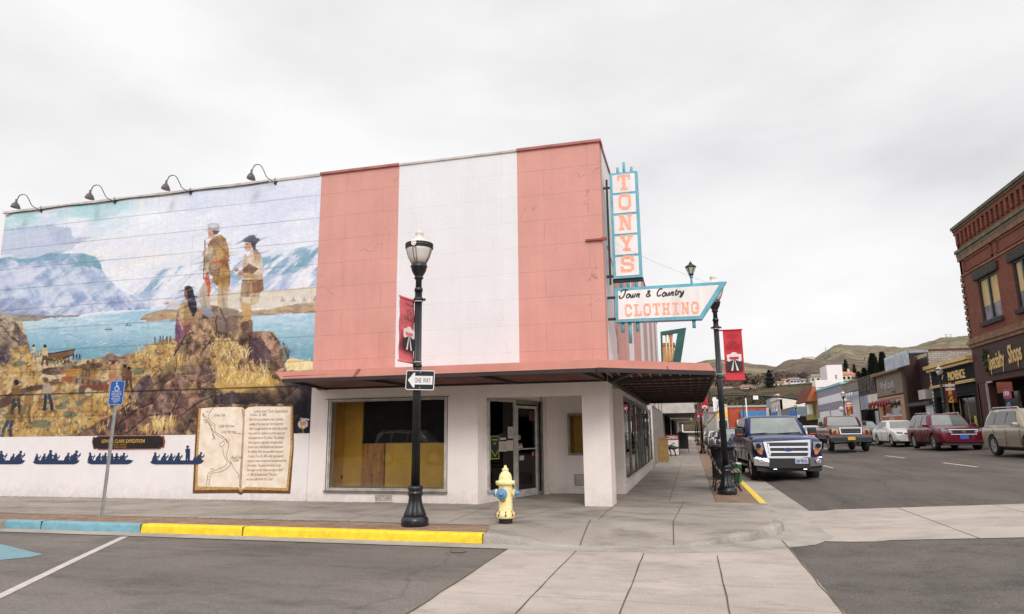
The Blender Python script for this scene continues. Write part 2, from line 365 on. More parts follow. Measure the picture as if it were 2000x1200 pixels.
# crossings of concrete slabs (one towards the camera, one across the main street)
drape('crosswalk', [-1.0, -0.09, 0.78, 1.68, 2.615], [-40, -4.12, -2.72], 0.008, M_conc2)
xs = [2.62, 3.2, 3.5, 3.8]+[4+0.5*i for i in range(24)]
drape('crosswalk', xs, [-2.70, 1.02], 0.008, M_conc2)
j = MB()
def strip(b, x0, y0, x1, y1, w, z=None, wob=0.012):
    n = max(1, int(math.hypot(x1-x0, y1-y0)/0.35)); d = Vector((x1-x0, y1-y0)).normalized(); nn = Vector((-d.y, d.x))
    P = []
    for i in range(n+1):
        t = i/n; o = random.uniform(-wob, wob)*0.5; x = x0+(x1-x0)*t; y = y0+(y1-y0)*t; ww = w*random.uniform(0.7, 1.3)/2
        zz = (zr(x)+0.012 if z is None else z)
        P.append([(x+nn.x*(o+ww), y+nn.y*(o+ww), zz), (x+nn.x*(o-ww), y+nn.y*(o-ww), zz)])
    b.grid(P, False)
for x in (-0.09, 0.78, 1.68): strip(j, x, -4.14, x, -11, 0.013)
j2 = MB()
for i, y in enumerate((-4.95, -5.8, -6.65, -7.5, -8.3)): strip(j2, -1.0, y, 2.6, y-0.02, 0.004)
tag(j2.build('crosswalk_joint', mat('joint_faint', rgb(140,128,116), .95)), kind='structure')
for x in (5.05, 6.6, 8.15, 9.7, 11.3, 13.0): strip(j, x, -2.7, x, 1.02, 0.010)
strip(j, 3.56, -0.85, 15, -0.85, 0.009)
strip(j, -1.0, -4.14, -1.0, -11, 0.02, wob=0.03); strip(j, 2.6, -2.75, 2.6, -11, 0.015, wob=0.02)
tag(j.build('crosswalk_joint', M_joint), kind='structure')

# kerb line round the corner: (x, y, top z)
KP = [(-60,-3.83,0),(-10.1,-3.83,0),(-7.26,-3.83,0),(-1.45,-3.83,0),(-1.3,-3.83,-.012),(-.95,-3.84,-.05),(-.5,-3.85,-.105),(-.1,-3.86,-.128),(.4,-3.82,-.13),(.85,-3.72,-.13),(1.2,-3.6,-.128),(1.5,-3.44,-.10),(1.8,-3.22,-.06),(2.1,-2.96,-.025),(2.4,-2.62,-.012),(2.62,-2.2,-.01),(2.76,-1.7,-.01),(2.82,-1.1,-.01),(2.83,-.5,-.008),(2.83,.3,0),(2.83,1.1,0),(2.83,6.9,0),(2.83,60,0),(2.83,250,0)]
def kdir(i):
    a = Vector(KP[max(0, i-1)][:2]); b_ = Vector(KP[min(len(KP)-1, i+1)][:2]); return (b_-a).normalized()
def kerb(i0, i1, m, name='kerb'):
    rows = []
    for i in range(i0, i1+1):
        x, y, z = KP[i]; d = kdir(i)
        if i in (i0, i1) and i0 < 20 and i <= 3: d = Vector((1, 0))
        n = Vector((-d.y, d.x))       # towards the pavement
        h = max(0.0, z+0.14)
        pr = [(0.0, -0.139), (0.012, -0.14+h*0.75), (0.022, z-0.012*min(1, h/0.1)), (0.045, z), (0.165, z)]
        rows.append([(x+n.x*o, y+n.y*o, zz) for o, zz in pr])
    b = MB(); b.grid(rows, True); o = b.build(name, m, fixn=False); 
    return tag(o, kind='structure')
kerb(0, 1, M_kerb); kerb(1, 2, M_blue); kerb(2, 3, M_yel); kerb(3, 20, M_kerb); kerb(20, 21, M_yel); kerb(21, 23, M_kerb)
kj = MB()
for x in (-9.3, -7.26, -5.35, -1.46): kj.box(x-0.006, x+0.006, -3.834, -3.66, -0.13, 0.003)
for x in (1.85, 2.25): kj.box(x-0.005, x+0.005, -3.25, -2.6, -0.14, -0.012) if False else None
tag(kj.build('kerb_joint', M_joint), kind='structure')
# gutter apron
rows = []
for i in range(len(KP)):
    x, y, z = KP[i]; d = kdir(i); n = Vector((-d.y, d.x)); w = 0.33 if x < -0.9 else 0.30
    if x > 0.8: w = 0.30+0.42*min(1, (x-0.8)/1.6)
    rows.append([(x, y, -0.128), (x-n.x*w*0.5, y-n.y*w*0.5, -0.131), (x-n.x*w, y-n.y*w, -0.130)])
b = MB(); b.grid(rows, True); tag(b.build('gutter', M_gutter, fixn=False), kind='structure')

# pavement: flat part, ramp ring, brick strips
inner = [(-1.55,-2.62),(-1.35,-2.5),(-1.0,-2.3),(-.6,-2.1),(-.2,-2.0),(.3,-2.0),(.75,-2.0),(1.1,-2.0),(1.25,-1.9),(1.38,-1.78),(1.5,-1.65),(1.62,-1.5),(1.72,-1.3),(1.78,-1.0),(1.82,-.7),(1.84,-.3),(1.85,.3),(1.85,1.1)]
poly = [(-60,-2.95),(-1.62,-2.95)]+inner+[(1.85,250),(-3,250),(-3,3.2),(-3,0.3),(-60,0.3)]
b = MB(); b.add([(x, y, 0) for x, y in poly], [tuple(range(len(poly)))], False)
rows = []
for k, i in enumerate(range(3, 21)):
    x, y, z = KP[i]; d = kdir(i); n = Vector((-d.y, d.x)) if i > 3 else Vector((0, 1)); ox, oy = x+n.x*0.165, y+n.y*0.165
    ix, iy = inner[k]; row = []
    for t in range(9):
        t /= 8; s = (1-t)**1.6; row.append((ox+(ix-ox)*t, oy+(iy-oy)*t, z*s if t < 1 else 0))
    rows.append(row)
b.grid(rows, True)
b.add([(-1.62,-2.95,0),(-1.45,-3.665,0),(-1.55,-2.62,0)], [(0,1,2)], False)
tag(b.build('pavement', M_conc), kind='structure')
bm_ = MB(); bm_.add([(-60,-3.665,-.001),(-1.46,-3.665,-.001),(-1.62,-2.95,-.001),(-60,-2.95,-.001)], [(0,1,2,3)], False)
bm_.add([(1.85,1.1,-.001),(2.665,1.1,-.001),(2.665,250,-.001),(1.85,250,-.001)], [(0,1,2,3)], False)
tag(bm_.build('brick_paving', M_brick), kind='structure')
j = MB()
for x in (-13.4,-11.85,-10.3,-8.75,-7.2,-5.65,-4.16,-2.38): strip(j, x, -2.94, x-0.03, -0.0, 0.012, 0.003)
strip(j, -60, -2.95, -1.6, -2.95, 0.02, 0.003)
strip(j, -1.55, -2.62, -0.95, -0.15, 0.012, 0.003)
strip(j, -0.07, -0.1, -0.09, -2.0, 0.018, 0.003, 0.03)
for x, y in ((1.1, 0),): strip(j, 1.10, -2.0, 1.22, 1.0, 0.012, 0.003)
strip(j, 0.94, 1.3, 0.98, 90, 0.012, 0.003)
strip(j, -2.7, -1.45, 1.8, -0.9, 0.006, 0.003); strip(j, -1.0, -2.3, 1.5, -1.65, 0.006, 0.003)
for y in (2.6, 4.9, 7.4, 9.9, 12.4, 14.9, 17.4, 20, 25, 30, 36, 42, 50, 60): strip(j, -0.05, y, 1.85, y, 0.012 if y < 20 else 0.03, 0.003)
strip(j, 1.85, 1.1, 1.85, 80, 0.015, 0.003); strip(j, 1.1, 1.1, 2.66, 1.1, 0.012, 0.003)
# ramp joints, lying on the slope
def rampz(k, t): return rows[k][t]
for k in (4, 7):
    P = rows[k]; j.grid([[(p[0]-0.008, p[1], p[2]+0.004), (p[0]+0.008, p[1], p[2]+0.004)] for p in P], False)
tag(j.build('pavement_joint', M_joint), kind='structure')
# moss tufts along the joints and at the lamp base
def tufts(name, spots, n, label_kind='stuff'):
    b = MB()
    for (x0, y0, x1, y1) in spots:
        L_ = math.hypot(x1-x0, y1-y0)
        for i in range(int(n*L_)):
            t = random.random(); x = x0+(x1-x0)*t+random.gauss(0, .012); y = y0+(y1-y0)*t+random.gauss(0, .012); a = random.random()*PI; h = random.uniform(.006, .022); w = .004
            b.add([(x-w*math.cos(a), y-w*math.sin(a), 0), (x+w*math.cos(a), y+w*math.sin(a), 0), (x+random.gauss(0,.006), y+random.gauss(0,.006), h)], [(0,1,2)], False)
    return tag(b.build(name, mat('moss', rgb(98, 104, 50), 0.9, var=0.3, scale=12), fixn=False), kind='stuff')
tufts('moss', [(-2.9,-2.95,-1.62,-2.95), (-3.3,-3.4,-2.4,-3.5), (-1.6,-2.95,-1.5,-2.7), (-7,-2.95,-3,-2.95), (-0.2,-1.75,0,-1.5), (-15,-0.03,-2.9,-0.03), (1.9,2.6,2.4,2.6)], 110)
# road markings
j = MB()
def mark(b, pts, w):
    for q in ribbon(pts, w): b.add([(p[0], p[1], zr(p[0])+0.005) for p in q], [(0,1,2,3)], False)
mark(j, [(-7.2,-4.2),(-6.2,-6.0),(-5.2,-7.75),(-4.6,-8.9)], 0.105)
for y0 in (11.2, 18.6, 26.5, 34, 42): mark(j, [(10.05, y0), (10.05, y0+3.0)], 0.10)
for y0 in (7.5,): mark(j, [(6.4, 14), (6.4, 17)], 0.07)
tag(j.build('road_marking', M_white), kind='structure')
j = MB(); P = [(-8.4,-5.2),(-7.0,-5.75),(-6.98,-5.95),(-7.6,-6.7),(-9.5,-7.6),(-9.9,-5.4)]
j.add([(x, y, zr(x)+0.005) for x, y in P], [tuple(range(6))], False); tag(j.build('blue_parking_marking', M_bluep), kind='structure')
# small round cover in the asphalt
mh = MB(); mh.lathe([(0.11,-0.132),(0.105,-0.128),(0.0,-0.128)], (-1.6,-4.45,0), 20); tag(mh.build('valve_cover', mat('iron_cover', rgb(120,108,98), .8, var=.3, scale=30)), 'small round iron valve cover in the asphalt by the yellow kerb end', 'cover')
# far pavement across the main street
b = MB(); b.box(16.0, 18.6, 18, 98, 0.3, 0.62); b.box(16.0, 18.6, 109, 160, 0.3, 0.62); tag(b.build('pavement', M_conc), kind='structure')
# ---------------------------------------------------------------- painted mural (real paint on the wall: a colour per mesh point)
def paint_mural():
    X0, X1, Z0, Z1 = -16.15, -6.60, 1.435, 7.40
    nx, nz = 640, 400
    gx = np.linspace(X0, X1, nx); gz = np.linspace(Z0, Z1, nz)
    GXm, GZm = np.meshgrid(gx, gz)
    # position of every point of the wall in the traced drawing
    d = np.stack([GXm-CAM[0], np.full_like(GXm, -CAM[1]), GZm-CAM[2]], -1)
    w = d@_fw; U = 1000+CF*(d@_R)/w; V = 600-CF*(d@_U)/w
    rng = np.random.RandomState(5)
    def fbm(sx, sy, oct_=5, seed=0, ang=0.0, gain=0.55):
        r = np.random.RandomState(seed+11); out = np.zeros_like(U); amp = 1; tot = 0
        ca, sa = math.cos(ang), math.sin(ang); A = (U*ca+V*sa)/sx; B = (-U*sa+V*ca)/sy
        for o in range(oct_):
            G_ = r.rand(128, 128); a = A*2**o+r.rand()*50; b = B*2**o+r.rand()*50
            ia = np.floor(a).astype(int); ib = np.floor(b).astype(int); fa = a-ia; fb = b-ib
            fa = fa*fa*(3-2*fa); fb = fb*fb*(3-2*fb)
            g = lambda i, j_: G_[i % 128, j_ % 128]
            out += amp*((g(ia,ib)*(1-fa)+g(ia+1,ib)*fa)*(1-fb)+(g(ia,ib+1)*(1-fa)+g(ia+1,ib+1)*fa)*fb); tot += amp; amp *= gain
        return out/tot
    C = np.zeros(U.shape+(3,))
    def ss(a, b, x): t = np.clip((x-a)/(b-a), 0, 1); return t*t*(3-2*t)
    def mixc(mask, col):
        col = np.asarray(col, float)/255.0
        m = np.clip(mask, 0, 1)[..., None]; C[...] = C*(1-m)+col*m
    def inside(pts, jit=0.0, seed=3):
        P = np.asarray(pts, float); UU, VV = U, V
        if jit: UU = U+(fbm(9, 9, 3, seed)-.5)*2*jit; VV = V+(fbm(9, 9, 3, seed+1)-.5)*2*jit
        m = np.zeros(U.shape, bool); n = len(P)
        bx = (UU >= P[:,0].min()-1)&(UU <= P[:,0].max()+1)&(VV >= P[:,1].min()-1)&(VV <= P[:,1].max()+1)
        if not bx.any(): return m
        u = UU[bx]; v = VV[bx]; r = np.zeros(u.shape, bool)
        for i in range(n):
            x0, y0 = P[i]; x1, y1 = P[(i+1) % n]
            if y0 == y1: continue
            c = ((y0 > v) != (y1 > v)) & (u < (x1-x0)*(v-y0)/(y1-y0)+x0); r ^= c
        m[bx] = r; return m
    a1 = lambda pts: [(x/3.0, 320+y/3.0) for x, y in pts]
    a2 = lambda pts: [(x/3.0, 640+y/3.0) for x, y in pts]
    a3 = lambda pts: [(280+x/4.286, 420+y/4.286) for x, y in pts]
    def poly(pts, col, alpha=1.0, jit=0.0, seed=3): mixc(inside(pts, jit, seed)*alpha, col)
    def shade(mask, lo, hi, f):     # mixes between two colours by a noise
        m = mask.astype(float)[..., None] if mask.ndim == 2 else mask
        f = f[..., None]; c = np.asarray(lo)/255.*(1-f)+np.asarray(hi)/255.*f; C[...] = C*(1-m)+c*m
    def seg(pts, w, col, alpha=1.0, taper=False):
        best = np.full(U.shape, 1e9); P = np.asarray(pts, float)
        mnx, mxx, mny, mxy = P[:,0].min()-w, P[:,0].max()+w, P[:,1].min()-w, P[:,1].max()+w
        bx = (U > mnx)&(U < mxx)&(V > mny)&(V < mxy)
        if not bx.any(): return
        u, v = U[bx], V[bx]; bb = np.full(u.shape, 1e9)
        for (x0, y0), (x1, y1) in zip(P[:-1], P[1:]):
            dx, dy = x1-x0, y1-y0; t = np.clip(((u-x0)*dx+(v-y0)*dy)/(dx*dx+dy*dy+1e-9), 0, 1); bb = np.minimum(bb, np.hypot(u-x0-t*dx, v-y0-t*dy))
        best[bx] = bb; mixc(np.clip((w/2-best)/0.7+0.5, 0, 1)*alpha, col)
    def dot(x, y, rx, ry, col, alpha=1.0):
        q = ((U-x)/rx)**2+((V-y)/ry)**2; mixc(np.clip((1.15-q)/0.3, 0, 1)*alpha, col)
    # --- sky
    cl = fbm(120, 34, 6, 1, -0.25); cl2 = fbm(60, 22, 5, 9, -0.2)
    C[...] = np.array([232, 229, 238])/255.
    topb = ss(60, -20, V-(420-0.128*U)) # 1 near the top edge
    tealz = ss(90, 10, V-(415-0.128*U))*ss(330, 230, U)
    mixc(tealz*ss(.40, .58, fbm(90, 26, 5, 4, -.2))*0.9, (176, 214, 216))
    mixc(ss(.50, .66, cl)*0.9, (220, 222, 236)); mixc(ss(.52, .72, cl2)*0.75, (244, 240, 244))
    warm = np.exp(-(((U-250)/130)**2+((V-(500-0.05*(U-250)))/38)**2)); mixc(warm*0.75*ss(.3, .6, cl2), (247, 236, 228))
    mixc(np.exp(-(((U-300)/60)**2+((V-425)/28)**2))*.85, (244, 242, 247))
    mixc(np.exp(-(((U-520)/90)**2+((V-400)/60)**2))*.5, (224, 223, 240))
    dk = inside([(-10,445),(20,443),(50,448),(75,443),(105,440),(140,445),(142,462),(170,468),(150,478),(120,495),(60,505),(20,500),(-10,503)], 6)
    mixc(dk*0.55*(0.6+0.7*cl2), (172, 182, 204)); mixc(inside([(90,442),(140,446),(140,470),(180,462),(165,475),(125,480),(105,470)], 5)*.3, (150, 160, 190))
    # --- right-hand mountains
    mt = inside(a1([(735,730),(800,690),(870,660),(960,620),(1100,595),(1190,592),(1260,600),(1350,580),(1440,560),(1560,545),(1640,530),(1740,495),(1850,475),(1960,450),(1960,760),(1400,800),(1000,870),(940,850),(820,790)]))
    st = fbm(46, 9, 5, 21, -0.75)
    shade(mt, (178, 188, 216), (240, 234, 238), ss(.32, .66, st))
    t2 = mt & (st < .43) & (V < 560+(U-300)*-0.13+fbm(30,30,3,2)*14)
    mixc(t2*.7, (132, 170, 186))
    for P in (a1([(980,640),(1050,600),(1190,592),(1120,640),(1000,690),(940,700)]), a1([(1560,560),(1700,520),(1640,570),(1600,640),(1560,650)]), a1([(1780,540),(1870,480),(1870,520),(1760,600),(1640,660),(1700,590)])):
        mixc(inside(P, 4)*ss(.62, .45, st)*.7, (118, 164, 182))
    # --- mesa on the left
    me = inside(a1([(-40,565),(60,545),(150,545),(220,550),(285,520),(400,528),(480,525),(560,545),(590,580),(600,625),(640,680),(710,745),(780,770),(860,800),(950,850),(600,865),(450,890),(200,910),(-40,905)]))
    sm = fbm(42, 12, 5, 33, 0.9); sm2 = fbm(28, 10, 5, 36, -0.6)
    shade(me, (142, 160, 194), (214, 217, 230), ss(.30, .64, 0.55*sm+.45*sm2))
    mixc((me & inside(a1([(-40,565),(60,545),(220,550),(285,518),(400,525),(560,542),(595,590),(600,620),(480,600),(430,610),(330,560),(250,570),(170,590),(60,560),(-40,600)]), 5))*.75*ss(.35, .55, sm2+.05), (104, 152, 166))
    mixc((me & inside(a1([(-40,640),(130,610),(260,600),(200,680),(120,720),(-40,740)]), 8))*.45, (226, 216, 232))
    mixc((me & inside(a1([(-40,790),(150,790),(220,850),(310,880),(200,900),(-40,905)]), 4))*.65, (142, 148, 180))
    mixc((me & (V > 585)).astype(float)*.30*ss(.4,.6,sm2), (232, 222, 236)); mixc((me & inside(a1([(600,790),(760,760),(880,800),(950,850),(700,860),(500,850)]), 5))*.5*ss(.6,.4,sm), (136, 140, 186))
    # --- far banks
    shade(inside(a1([(1160,790),(1400,740),(1600,745),(1860,715),(1960,715),(1960,830),(1500,850),(1160,860)]), 2), (214, 196, 178), (240, 224, 206), fbm(20, 6, 4, 50))
    shade(inside(a1([(810,915),(850,880),(960,855),(1060,850),(1200,880),(1500,860),(1700,830),(1960,800),(1960,868),(1700,880),(1500,890),(1150,905),(880,925)]), 3), (150, 118, 112), (222, 196, 140), fbm(12, 5, 4, 51))
    shade(inside(a1([(-40,880),(300,890),(480,885),(460,900),(300,905),(200,925),(-40,950)]), 2), (120, 118, 128), (198, 180, 150), fbm(14, 5, 4, 53))
    for k in range(7): poly(a1([(1640+k*32,810),(1655+k*32,770+(k%3)*6),(1672+k*32,808)]), (236,228,216) if k%2 else (170,152,150), .8)
    # --- water
    wt = inside(a1([(60,925),(200,925),(300,908),(480,895),(700,870),(955,855),(850,885),(815,920),(880,925),(1150,905),(1500,890),(1700,882),(1960,866),(1960,1300),(60,1300)]), 1)
    wn_ = fbm(40, 5, 5, 60, -0.03); wg = ss(600, 720, V+0.03*(U))
    shade(wt, (172, 204, 220), (216, 228, 236), ss(.34, .64, wn_))
    mixc(wt*wg*.85*ss(.30, .62, wn_), (140, 186, 202)); mixc(wt*ss(655, 690, V)*.35, (122, 170, 186))
    for x, y in ((212,644),(252,636)): seg([(x-7,y),(x+7,y)], 1.6, (70,90,110), .8); seg([(x-3,y),(x-3,y-4)], 1.2, (70,90,110), .8); seg([(x+2,y),(x+2,y-4)], 1.2, (70,90,110), .8)
    # --- foreground land
    land = [(-20,600),(10,618),(24,640),(42,625),(55,668),(60,690),(100,700),(150,705),(195,700),(215,690),(235,694),(262,690),(290,678),(310,668),(345,660),(360,640),(380,616),(398,605),(440,615),(480,640),(498,650),(535,648),(548,690),(556,712),(575,700),(620,712),(640,900),(-20,900)]
    ln = fbm(22, 12, 6, 70, -0.35); ln2 = fbm(7, 14, 4, 72, 0.25)
    L_ = inside(land, 2); shade(L_, (176, 138, 92), (226, 204, 160), ss(.3, .65, .5*ln+.5*ln2))
    mixc((L_ & inside([(20,690),(120,705),(160,745),(100,740),(60,720)], 6))*.7, (226, 208, 180))
    for P in ([(30,795),(140,760),(240,790),(230,852),(60,852),(0,850)], [(0,640),(60,690),(90,760),(0,720)], [(150,795),(270,742),(330,760),(250,830),(180,835)], [(250,700),(330,665),(345,690),(290,740),(240,740)]):
        mixc((L_ & inside(P, 8))*.55*ss(.35, .6, ln2), (212, 172, 96))
    mixc(L_*ss(.60, .72, fbm(16, 8, 4, 77))*.6, (128, 136, 116)); mixc(L_*ss(.62, .70, fbm(6, 6, 4, 79))*.5, (110, 84, 60))
    # rocks
    rk = fbm(26, 8, 6, 80, 0.95); rk2 = fbm(9, 22, 5, 82, 0.35); ridge = 1-np.abs(2*fbm(30, 14, 5, 84, 0.75)-1)
    def rock(pts, lo=(100, 76, 64), hi=(214, 180, 142), jit=2, seed=3, dark=.0):
        m = inside(pts, jit, seed); f = ss(.25, .72, .45*rk+.55*rk2); shade(m, lo, hi, f)
        mixc(m*ss(.93, .985, ridge)*.75, (66, 52, 58)); 
        if dark: mixc(m*dark, (66, 56, 70))
    rock(a1([(-40,880),(60,880),(120,960),(150,1010),(170,1060),(60,1080),(-40,1100)]), (120,104,100), (206,186,160))
    rock(a1([(-40,1060),(50,1070),(75,1130),(40,1170),(-40,1190)]), (96,84,92), (170,150,150))
    rock(a2([(560,760),(700,600),(820,480),(900,270),(1000,180),(1040,90),(1100,-10),(1130,-90),(1180,-130),(1260,-130),(1380,-90),(1470,-60),(1480,20),(1600,30),(1640,80),(1660,170),(1672,250),(1700,330),(1830,330),(1840,640),(440,640)]))
    rock(a2([(430,640),(560,560),(680,500),(760,440),(900,400),(1050,380),(1250,400),(1200,470),(1020,560),(960,640)]), (92,68,70), (180,140,120))
    rock(a2([(820,300),(880,270),(900,330),(870,400),(800,430),(740,420)]), (90,72,76), (170,140,130))
    rock(a2([(900,400),(1040,280),(1100,290),(1060,380),(1100,420),(1250,400),(1180,460),(1020,530),(900,560),(860,520)]), (120,90,84), (206,168,146))
    rock(a2([(1480,20),(1590,25),(1640,80),(1660,180),(1675,250),(1600,280),(1500,270),(1470,180)]), (150,110,96), (220,186,160), 1)
    mixc(inside(a2([(1470,50),(1540,70),(1580,130),(1600,210),(1560,270),(1480,270),(1460,120)]), 2)*.65, (96, 76, 92))
    rock(a2([(1260,400),(1400,370),(1620,370),(1720,400),(1830,420),(1830,620),(1720,620),(1700,450),(1250,450)]), (70,58,66), (150,126,122), 1, dark=.25)
    rock(a2([(1600,330),(1830,310),(1840,470),(1700,420)]), (66,58,70), (120,106,116), 1, dark=.35)
    poly(a2([(1720,440),(1830,420),(1826,618),(1716,620)]), (44, 38, 50), .8, 2)
    rock(a2([(1100,300),(1200,200),(1270,220),(1260,310),(1180,330)]), (110,84,80), (190,150,130))
    rock(a2([(1380,240),(1470,195),(1500,240),(1480,275),(1400,260)]), (120,84,76), (200,160,140), 1)
    rock(a2([(600,180),(640,160),(700,165),(745,180),(740,200),(600,205)]), (140,120,118), (212,190,170), 1)
    rock(a2([(250,240),(600,205),(600,235),(400,270),(250,285)]), (110,86,76), (186,156,130), 1)
    for P in ([(820,420),(900,340),(1000,270)], [(700,560),(820,470),(900,440)], [(1060,380),(1020,470),(980,560)], [(1130,-60),(1080,60),(1000,200),(930,290)], [(1290,20),(1200,120),(1130,230)], [(1250,400),(1160,440),(1060,520)], [(1470,-20),(1460,120),(1480,280)], [(740,620),(860,520),(1010,500)], [(1690,180),(1660,90)]):
        seg(a2(P), 3.2, (62, 48, 54), .6)
    # --- golden grass tufts
    def grass(cx, cy, rx, ry, n, cols, h=14, seed=1):
        r = np.random.RandomState(seed)
        for k in range(n):
            x = cx+r.uniform(-rx, rx); y = cy+r.uniform(-ry, ry); a = r.uniform(-.7, .7); hh = h*r.uniform(.5, 1.1)
            seg([(x, y), (x+hh*math.sin(a)*.5, y-hh*.6), (x+hh*math.sin(a), y-hh*math.cos(a))], 1.5, cols[r.randint(len(cols))], .8)
    GC = [(242,214,140),(226,186,98),(246,230,180),(204,158,84),(190,164,124)]
    mixc(inside(a2([(1270,60),(1400,20),(1430,140),(1350,300),(1300,320),(1240,260),(1230,140)]), 6)*.6*ss(.3,.6,ln2), (226, 198, 140))
    mixc(inside(a2([(1240,330),(1400,250),(1600,290),(1650,340),(1620,390),(1300,370)]), 6)*.85, (228, 192, 116))
    mixc(inside(a2([(930,200),(1000,190),(1180,200),(1170,250),(960,270)]), 5)*.6, (232, 206, 150))
    mixc(inside(a2([(1675,190),(1720,180),(1830,200),(1840,250),(1680,252)]), 2), (240, 222, 176))
    grass(480, 735, 55, 18, 190, GC, 18, 1); grass(360, 712, 32, 10, 70, GC, 14, 2); grass(425, 690, 14, 26, 60, GC, 13, 3)
    grass(465, 693, 22, 10, 50, [(250,232,170),(236,214,150)], 13, 4); grass(585, 716, 28, 6, 60, [(252,238,200),(244,220,160)], 10, 5)
    grass(320, 838, 22, 10, 80, GC, 26, 6); grass(200, 838, 12, 8, 18, GC, 14, 7); grass(283, 845, 14, 5, 30, GC, 14, 8)
    grass(300, 690, 40, 20, 80, GC, 8, 9); grass(90, 830, 80, 18, 120, GC, 7, 10); grass(230, 790, 40, 20, 90, GC, 7, 11); grass(60, 700, 30, 12, 30, GC, 7, 12)
    for x, y, rx, ry in ((38,710,14,5),(136,810,13,7),(155,788,8,5),(80,828,20,8),(120,795,12,5),(270,726,12,6),(250,720,9,4),(100,655+50,10,3),(14,812,10,4),(330,795,8,4)):
        dot(x, y, rx, ry, (104, 122, 108), .55)
    # --- people and goods by the shore
    def body(x, y, h, coat, legs=(90,80,80), head=(60,40,36), lean=0.0, alpha=1.0, hat=None):
        s_ = h; dot(x+lean*s_, y-s_*.92, s_*.075, s_*.085, head, alpha)
        poly([(x-.12*s_+lean*s_*.8, y-.82*s_),(x+.12*s_+lean*s_*.8, y-.82*s_),(x+.15*s_+lean*.4*s_, y-.4*s_),(x-.15*s_+lean*.4*s_, y-.4*s_)], coat, alpha, .6)
        seg([(x-.06*s_+lean*.4*s_, y-.42*s_), (x-.10*s_, y-.2*s_), (x-.13*s_, y)], s_*.10, legs, alpha); seg([(x+.06*s_+lean*.4*s_, y-.42*s_), (x+.09*s_, y-.2*s_), (x+.11*s_, y)], s_*.10, legs, alpha)
    # loads carried up from the shore: log, four carriers
    poly(a2([(-40,450),(80,370),(180,345),(260,330),(350,300),(345,325),(250,360),(160,380),(80,440),(-40,500)]), (124, 98, 86), 1, 1)
    body(14, 852, 66, (168,136,84), (84,96,120), (52,40,40), .22); body(32, 808, 66, (156,124,80), (96,88,84), (50,38,38), .0)
    body(50, 822, 68, (176,146,96), (150,128,84), (120,84,76), .16); body(95, 800, 62, (196,180,160), (66,80,104), (140,100,84), -.08)
    seg([(78,742),(85,733),(100,736)], 5, (220,206,180)); poly(a2([(300,300),(350,305),(330,335),(305,330)]), (150,122,104))
    # boat drawn on the sand, two figures
    poly(a2([(250,150),(330,150),(380,135),(440,128),(430,160),(380,185),(300,190),(250,170)]), (150,116,90), 1, .5); seg(a2([(240,160),(330,148),(440,128)]), 2.0, (70,52,48)); seg(a2([(250,185),(330,192),(430,160)]), 2.4, (84,62,54))
    body(66, 703, 30, (222,206,180), (170,150,130)); body(88, 713, 40, (222,200,150), (120,100,90)); 
    for k in range(5): body(106+k*7, 710+(k%2)*2, 14, (176,146,70), (80,60,60))
    for k in range(3): body(144+k*6, 703, 12, (60,80,96), (60,70,90))
    # bundles and barrels
    for k in range(7): dot((410+k*34)/3., 640+(305+k*6)/3., 7, 9, (186-6*k,156-5*k,120), 1); dot((418+k*34)/3., 640+(306+k*6)/3., 3.4, 5.5, (120,92,76), .8)
    poly(a2([(385,245),(480,240),(480,275),(385,290)]), (206,156,80), 1, .5); poly(a2([(360,290),(420,285),(420,325),(360,310)]), (190,120,90), 1, .5)
    poly(a2([(480,340),(640,335),(630,375),(540,370),(490,380)]), (160,96,76), 1, .5); dot(173, 766, 7, 8, (214,200,176)); dot(160, 762, 6, 8, (120,100,80)); body(172, 735, 31, (150,120,84), (120,100,80), (104,66,50))
    body(222, 752, 48, (200,160,130), (210,140,110), (140,70,56)); body(244, 756, 44, (150,116,90), (110,90,80), (60,48,46)); body(252, 760, 44, (140,100,76), (110,90,80), (60,48,46)); seg([(217,770),(219,795)], 6, (90,70,70))
    for x, y in ((303,673),(313,672),(319,671),(326,671),(333,671)): body(x, y, 15, (140,110,100), (110,90,80), (44,34,36))
    # --- pointing woman
    seg(a3([(190,742),(230,745),(320,758)]), 5.5, (222, 190, 160)); dot(326, 592.5, 4.5, 2.6, (196,140,116))
    poly(a3([(330,720),(420,720),(450,780),(440,880),(400,960),(290,1065),(268,1060),(268,930),(285,800)]), (176, 140, 100), 1, 1)
    poly(a3([(285,800),(300,920),(330,940),(400,900),(400,960),(290,1065),(268,1060),(268,930)]), (150, 96, 112), .9, 1)
    seg(a3([(275,940),(310,1030)]), 3, (96, 90, 150)); seg(a3([(290,860),(330,960)]), 2.4, (214,176,180)); poly(a3([(300,760),(345,750),(335,900),(305,880)]), (206,176,130), .9, .7)
    poly(a3([(345,600),(385,593),(415,610),(425,660),(445,740),(450,800),(420,860),(390,800),(360,700),(350,640)]), (44, 36, 44), 1, .6); poly(a3([(346,630),(365,640),(372,700),(352,705),(343,670)]), (150, 100, 84))
    seg(a3([(432,685),(436,692)]), 2.2, (30,30,30)); seg(a3([(446,683),(450,690)]), 2.2, (30,30,30))
    # --- standing man with rifle and fur cap
    cs = fbm(8, 16, 4, 90, 0.2)
    poly(a3([(505,560),(560,560),(545,640),(560,760),(580,790),(490,780),(465,700),(480,620)]), (196, 172, 150), 1, .7)
    poly(a3([(625,610),(712,620),(705,700),(700,775),(630,800),(622,700)]), (200, 172, 140), 1, .7); seg(a3([(660,640),(680,780)]), 5, (150,122,100), .6); seg(a3([(500,640),(520,760)]), 4, (160,140,124), .6)
    m = inside(a3([(560,215),(600,180),(650,165),(690,200),(715,270),(722,340),(712,400),(728,480),(728,560),(715,640),(640,615),(585,560),(575,480),(560,400),(545,330),(540,260)]), .7); shade(m, (126, 88, 56), (200, 152, 88), ss(.25, .7, cs))
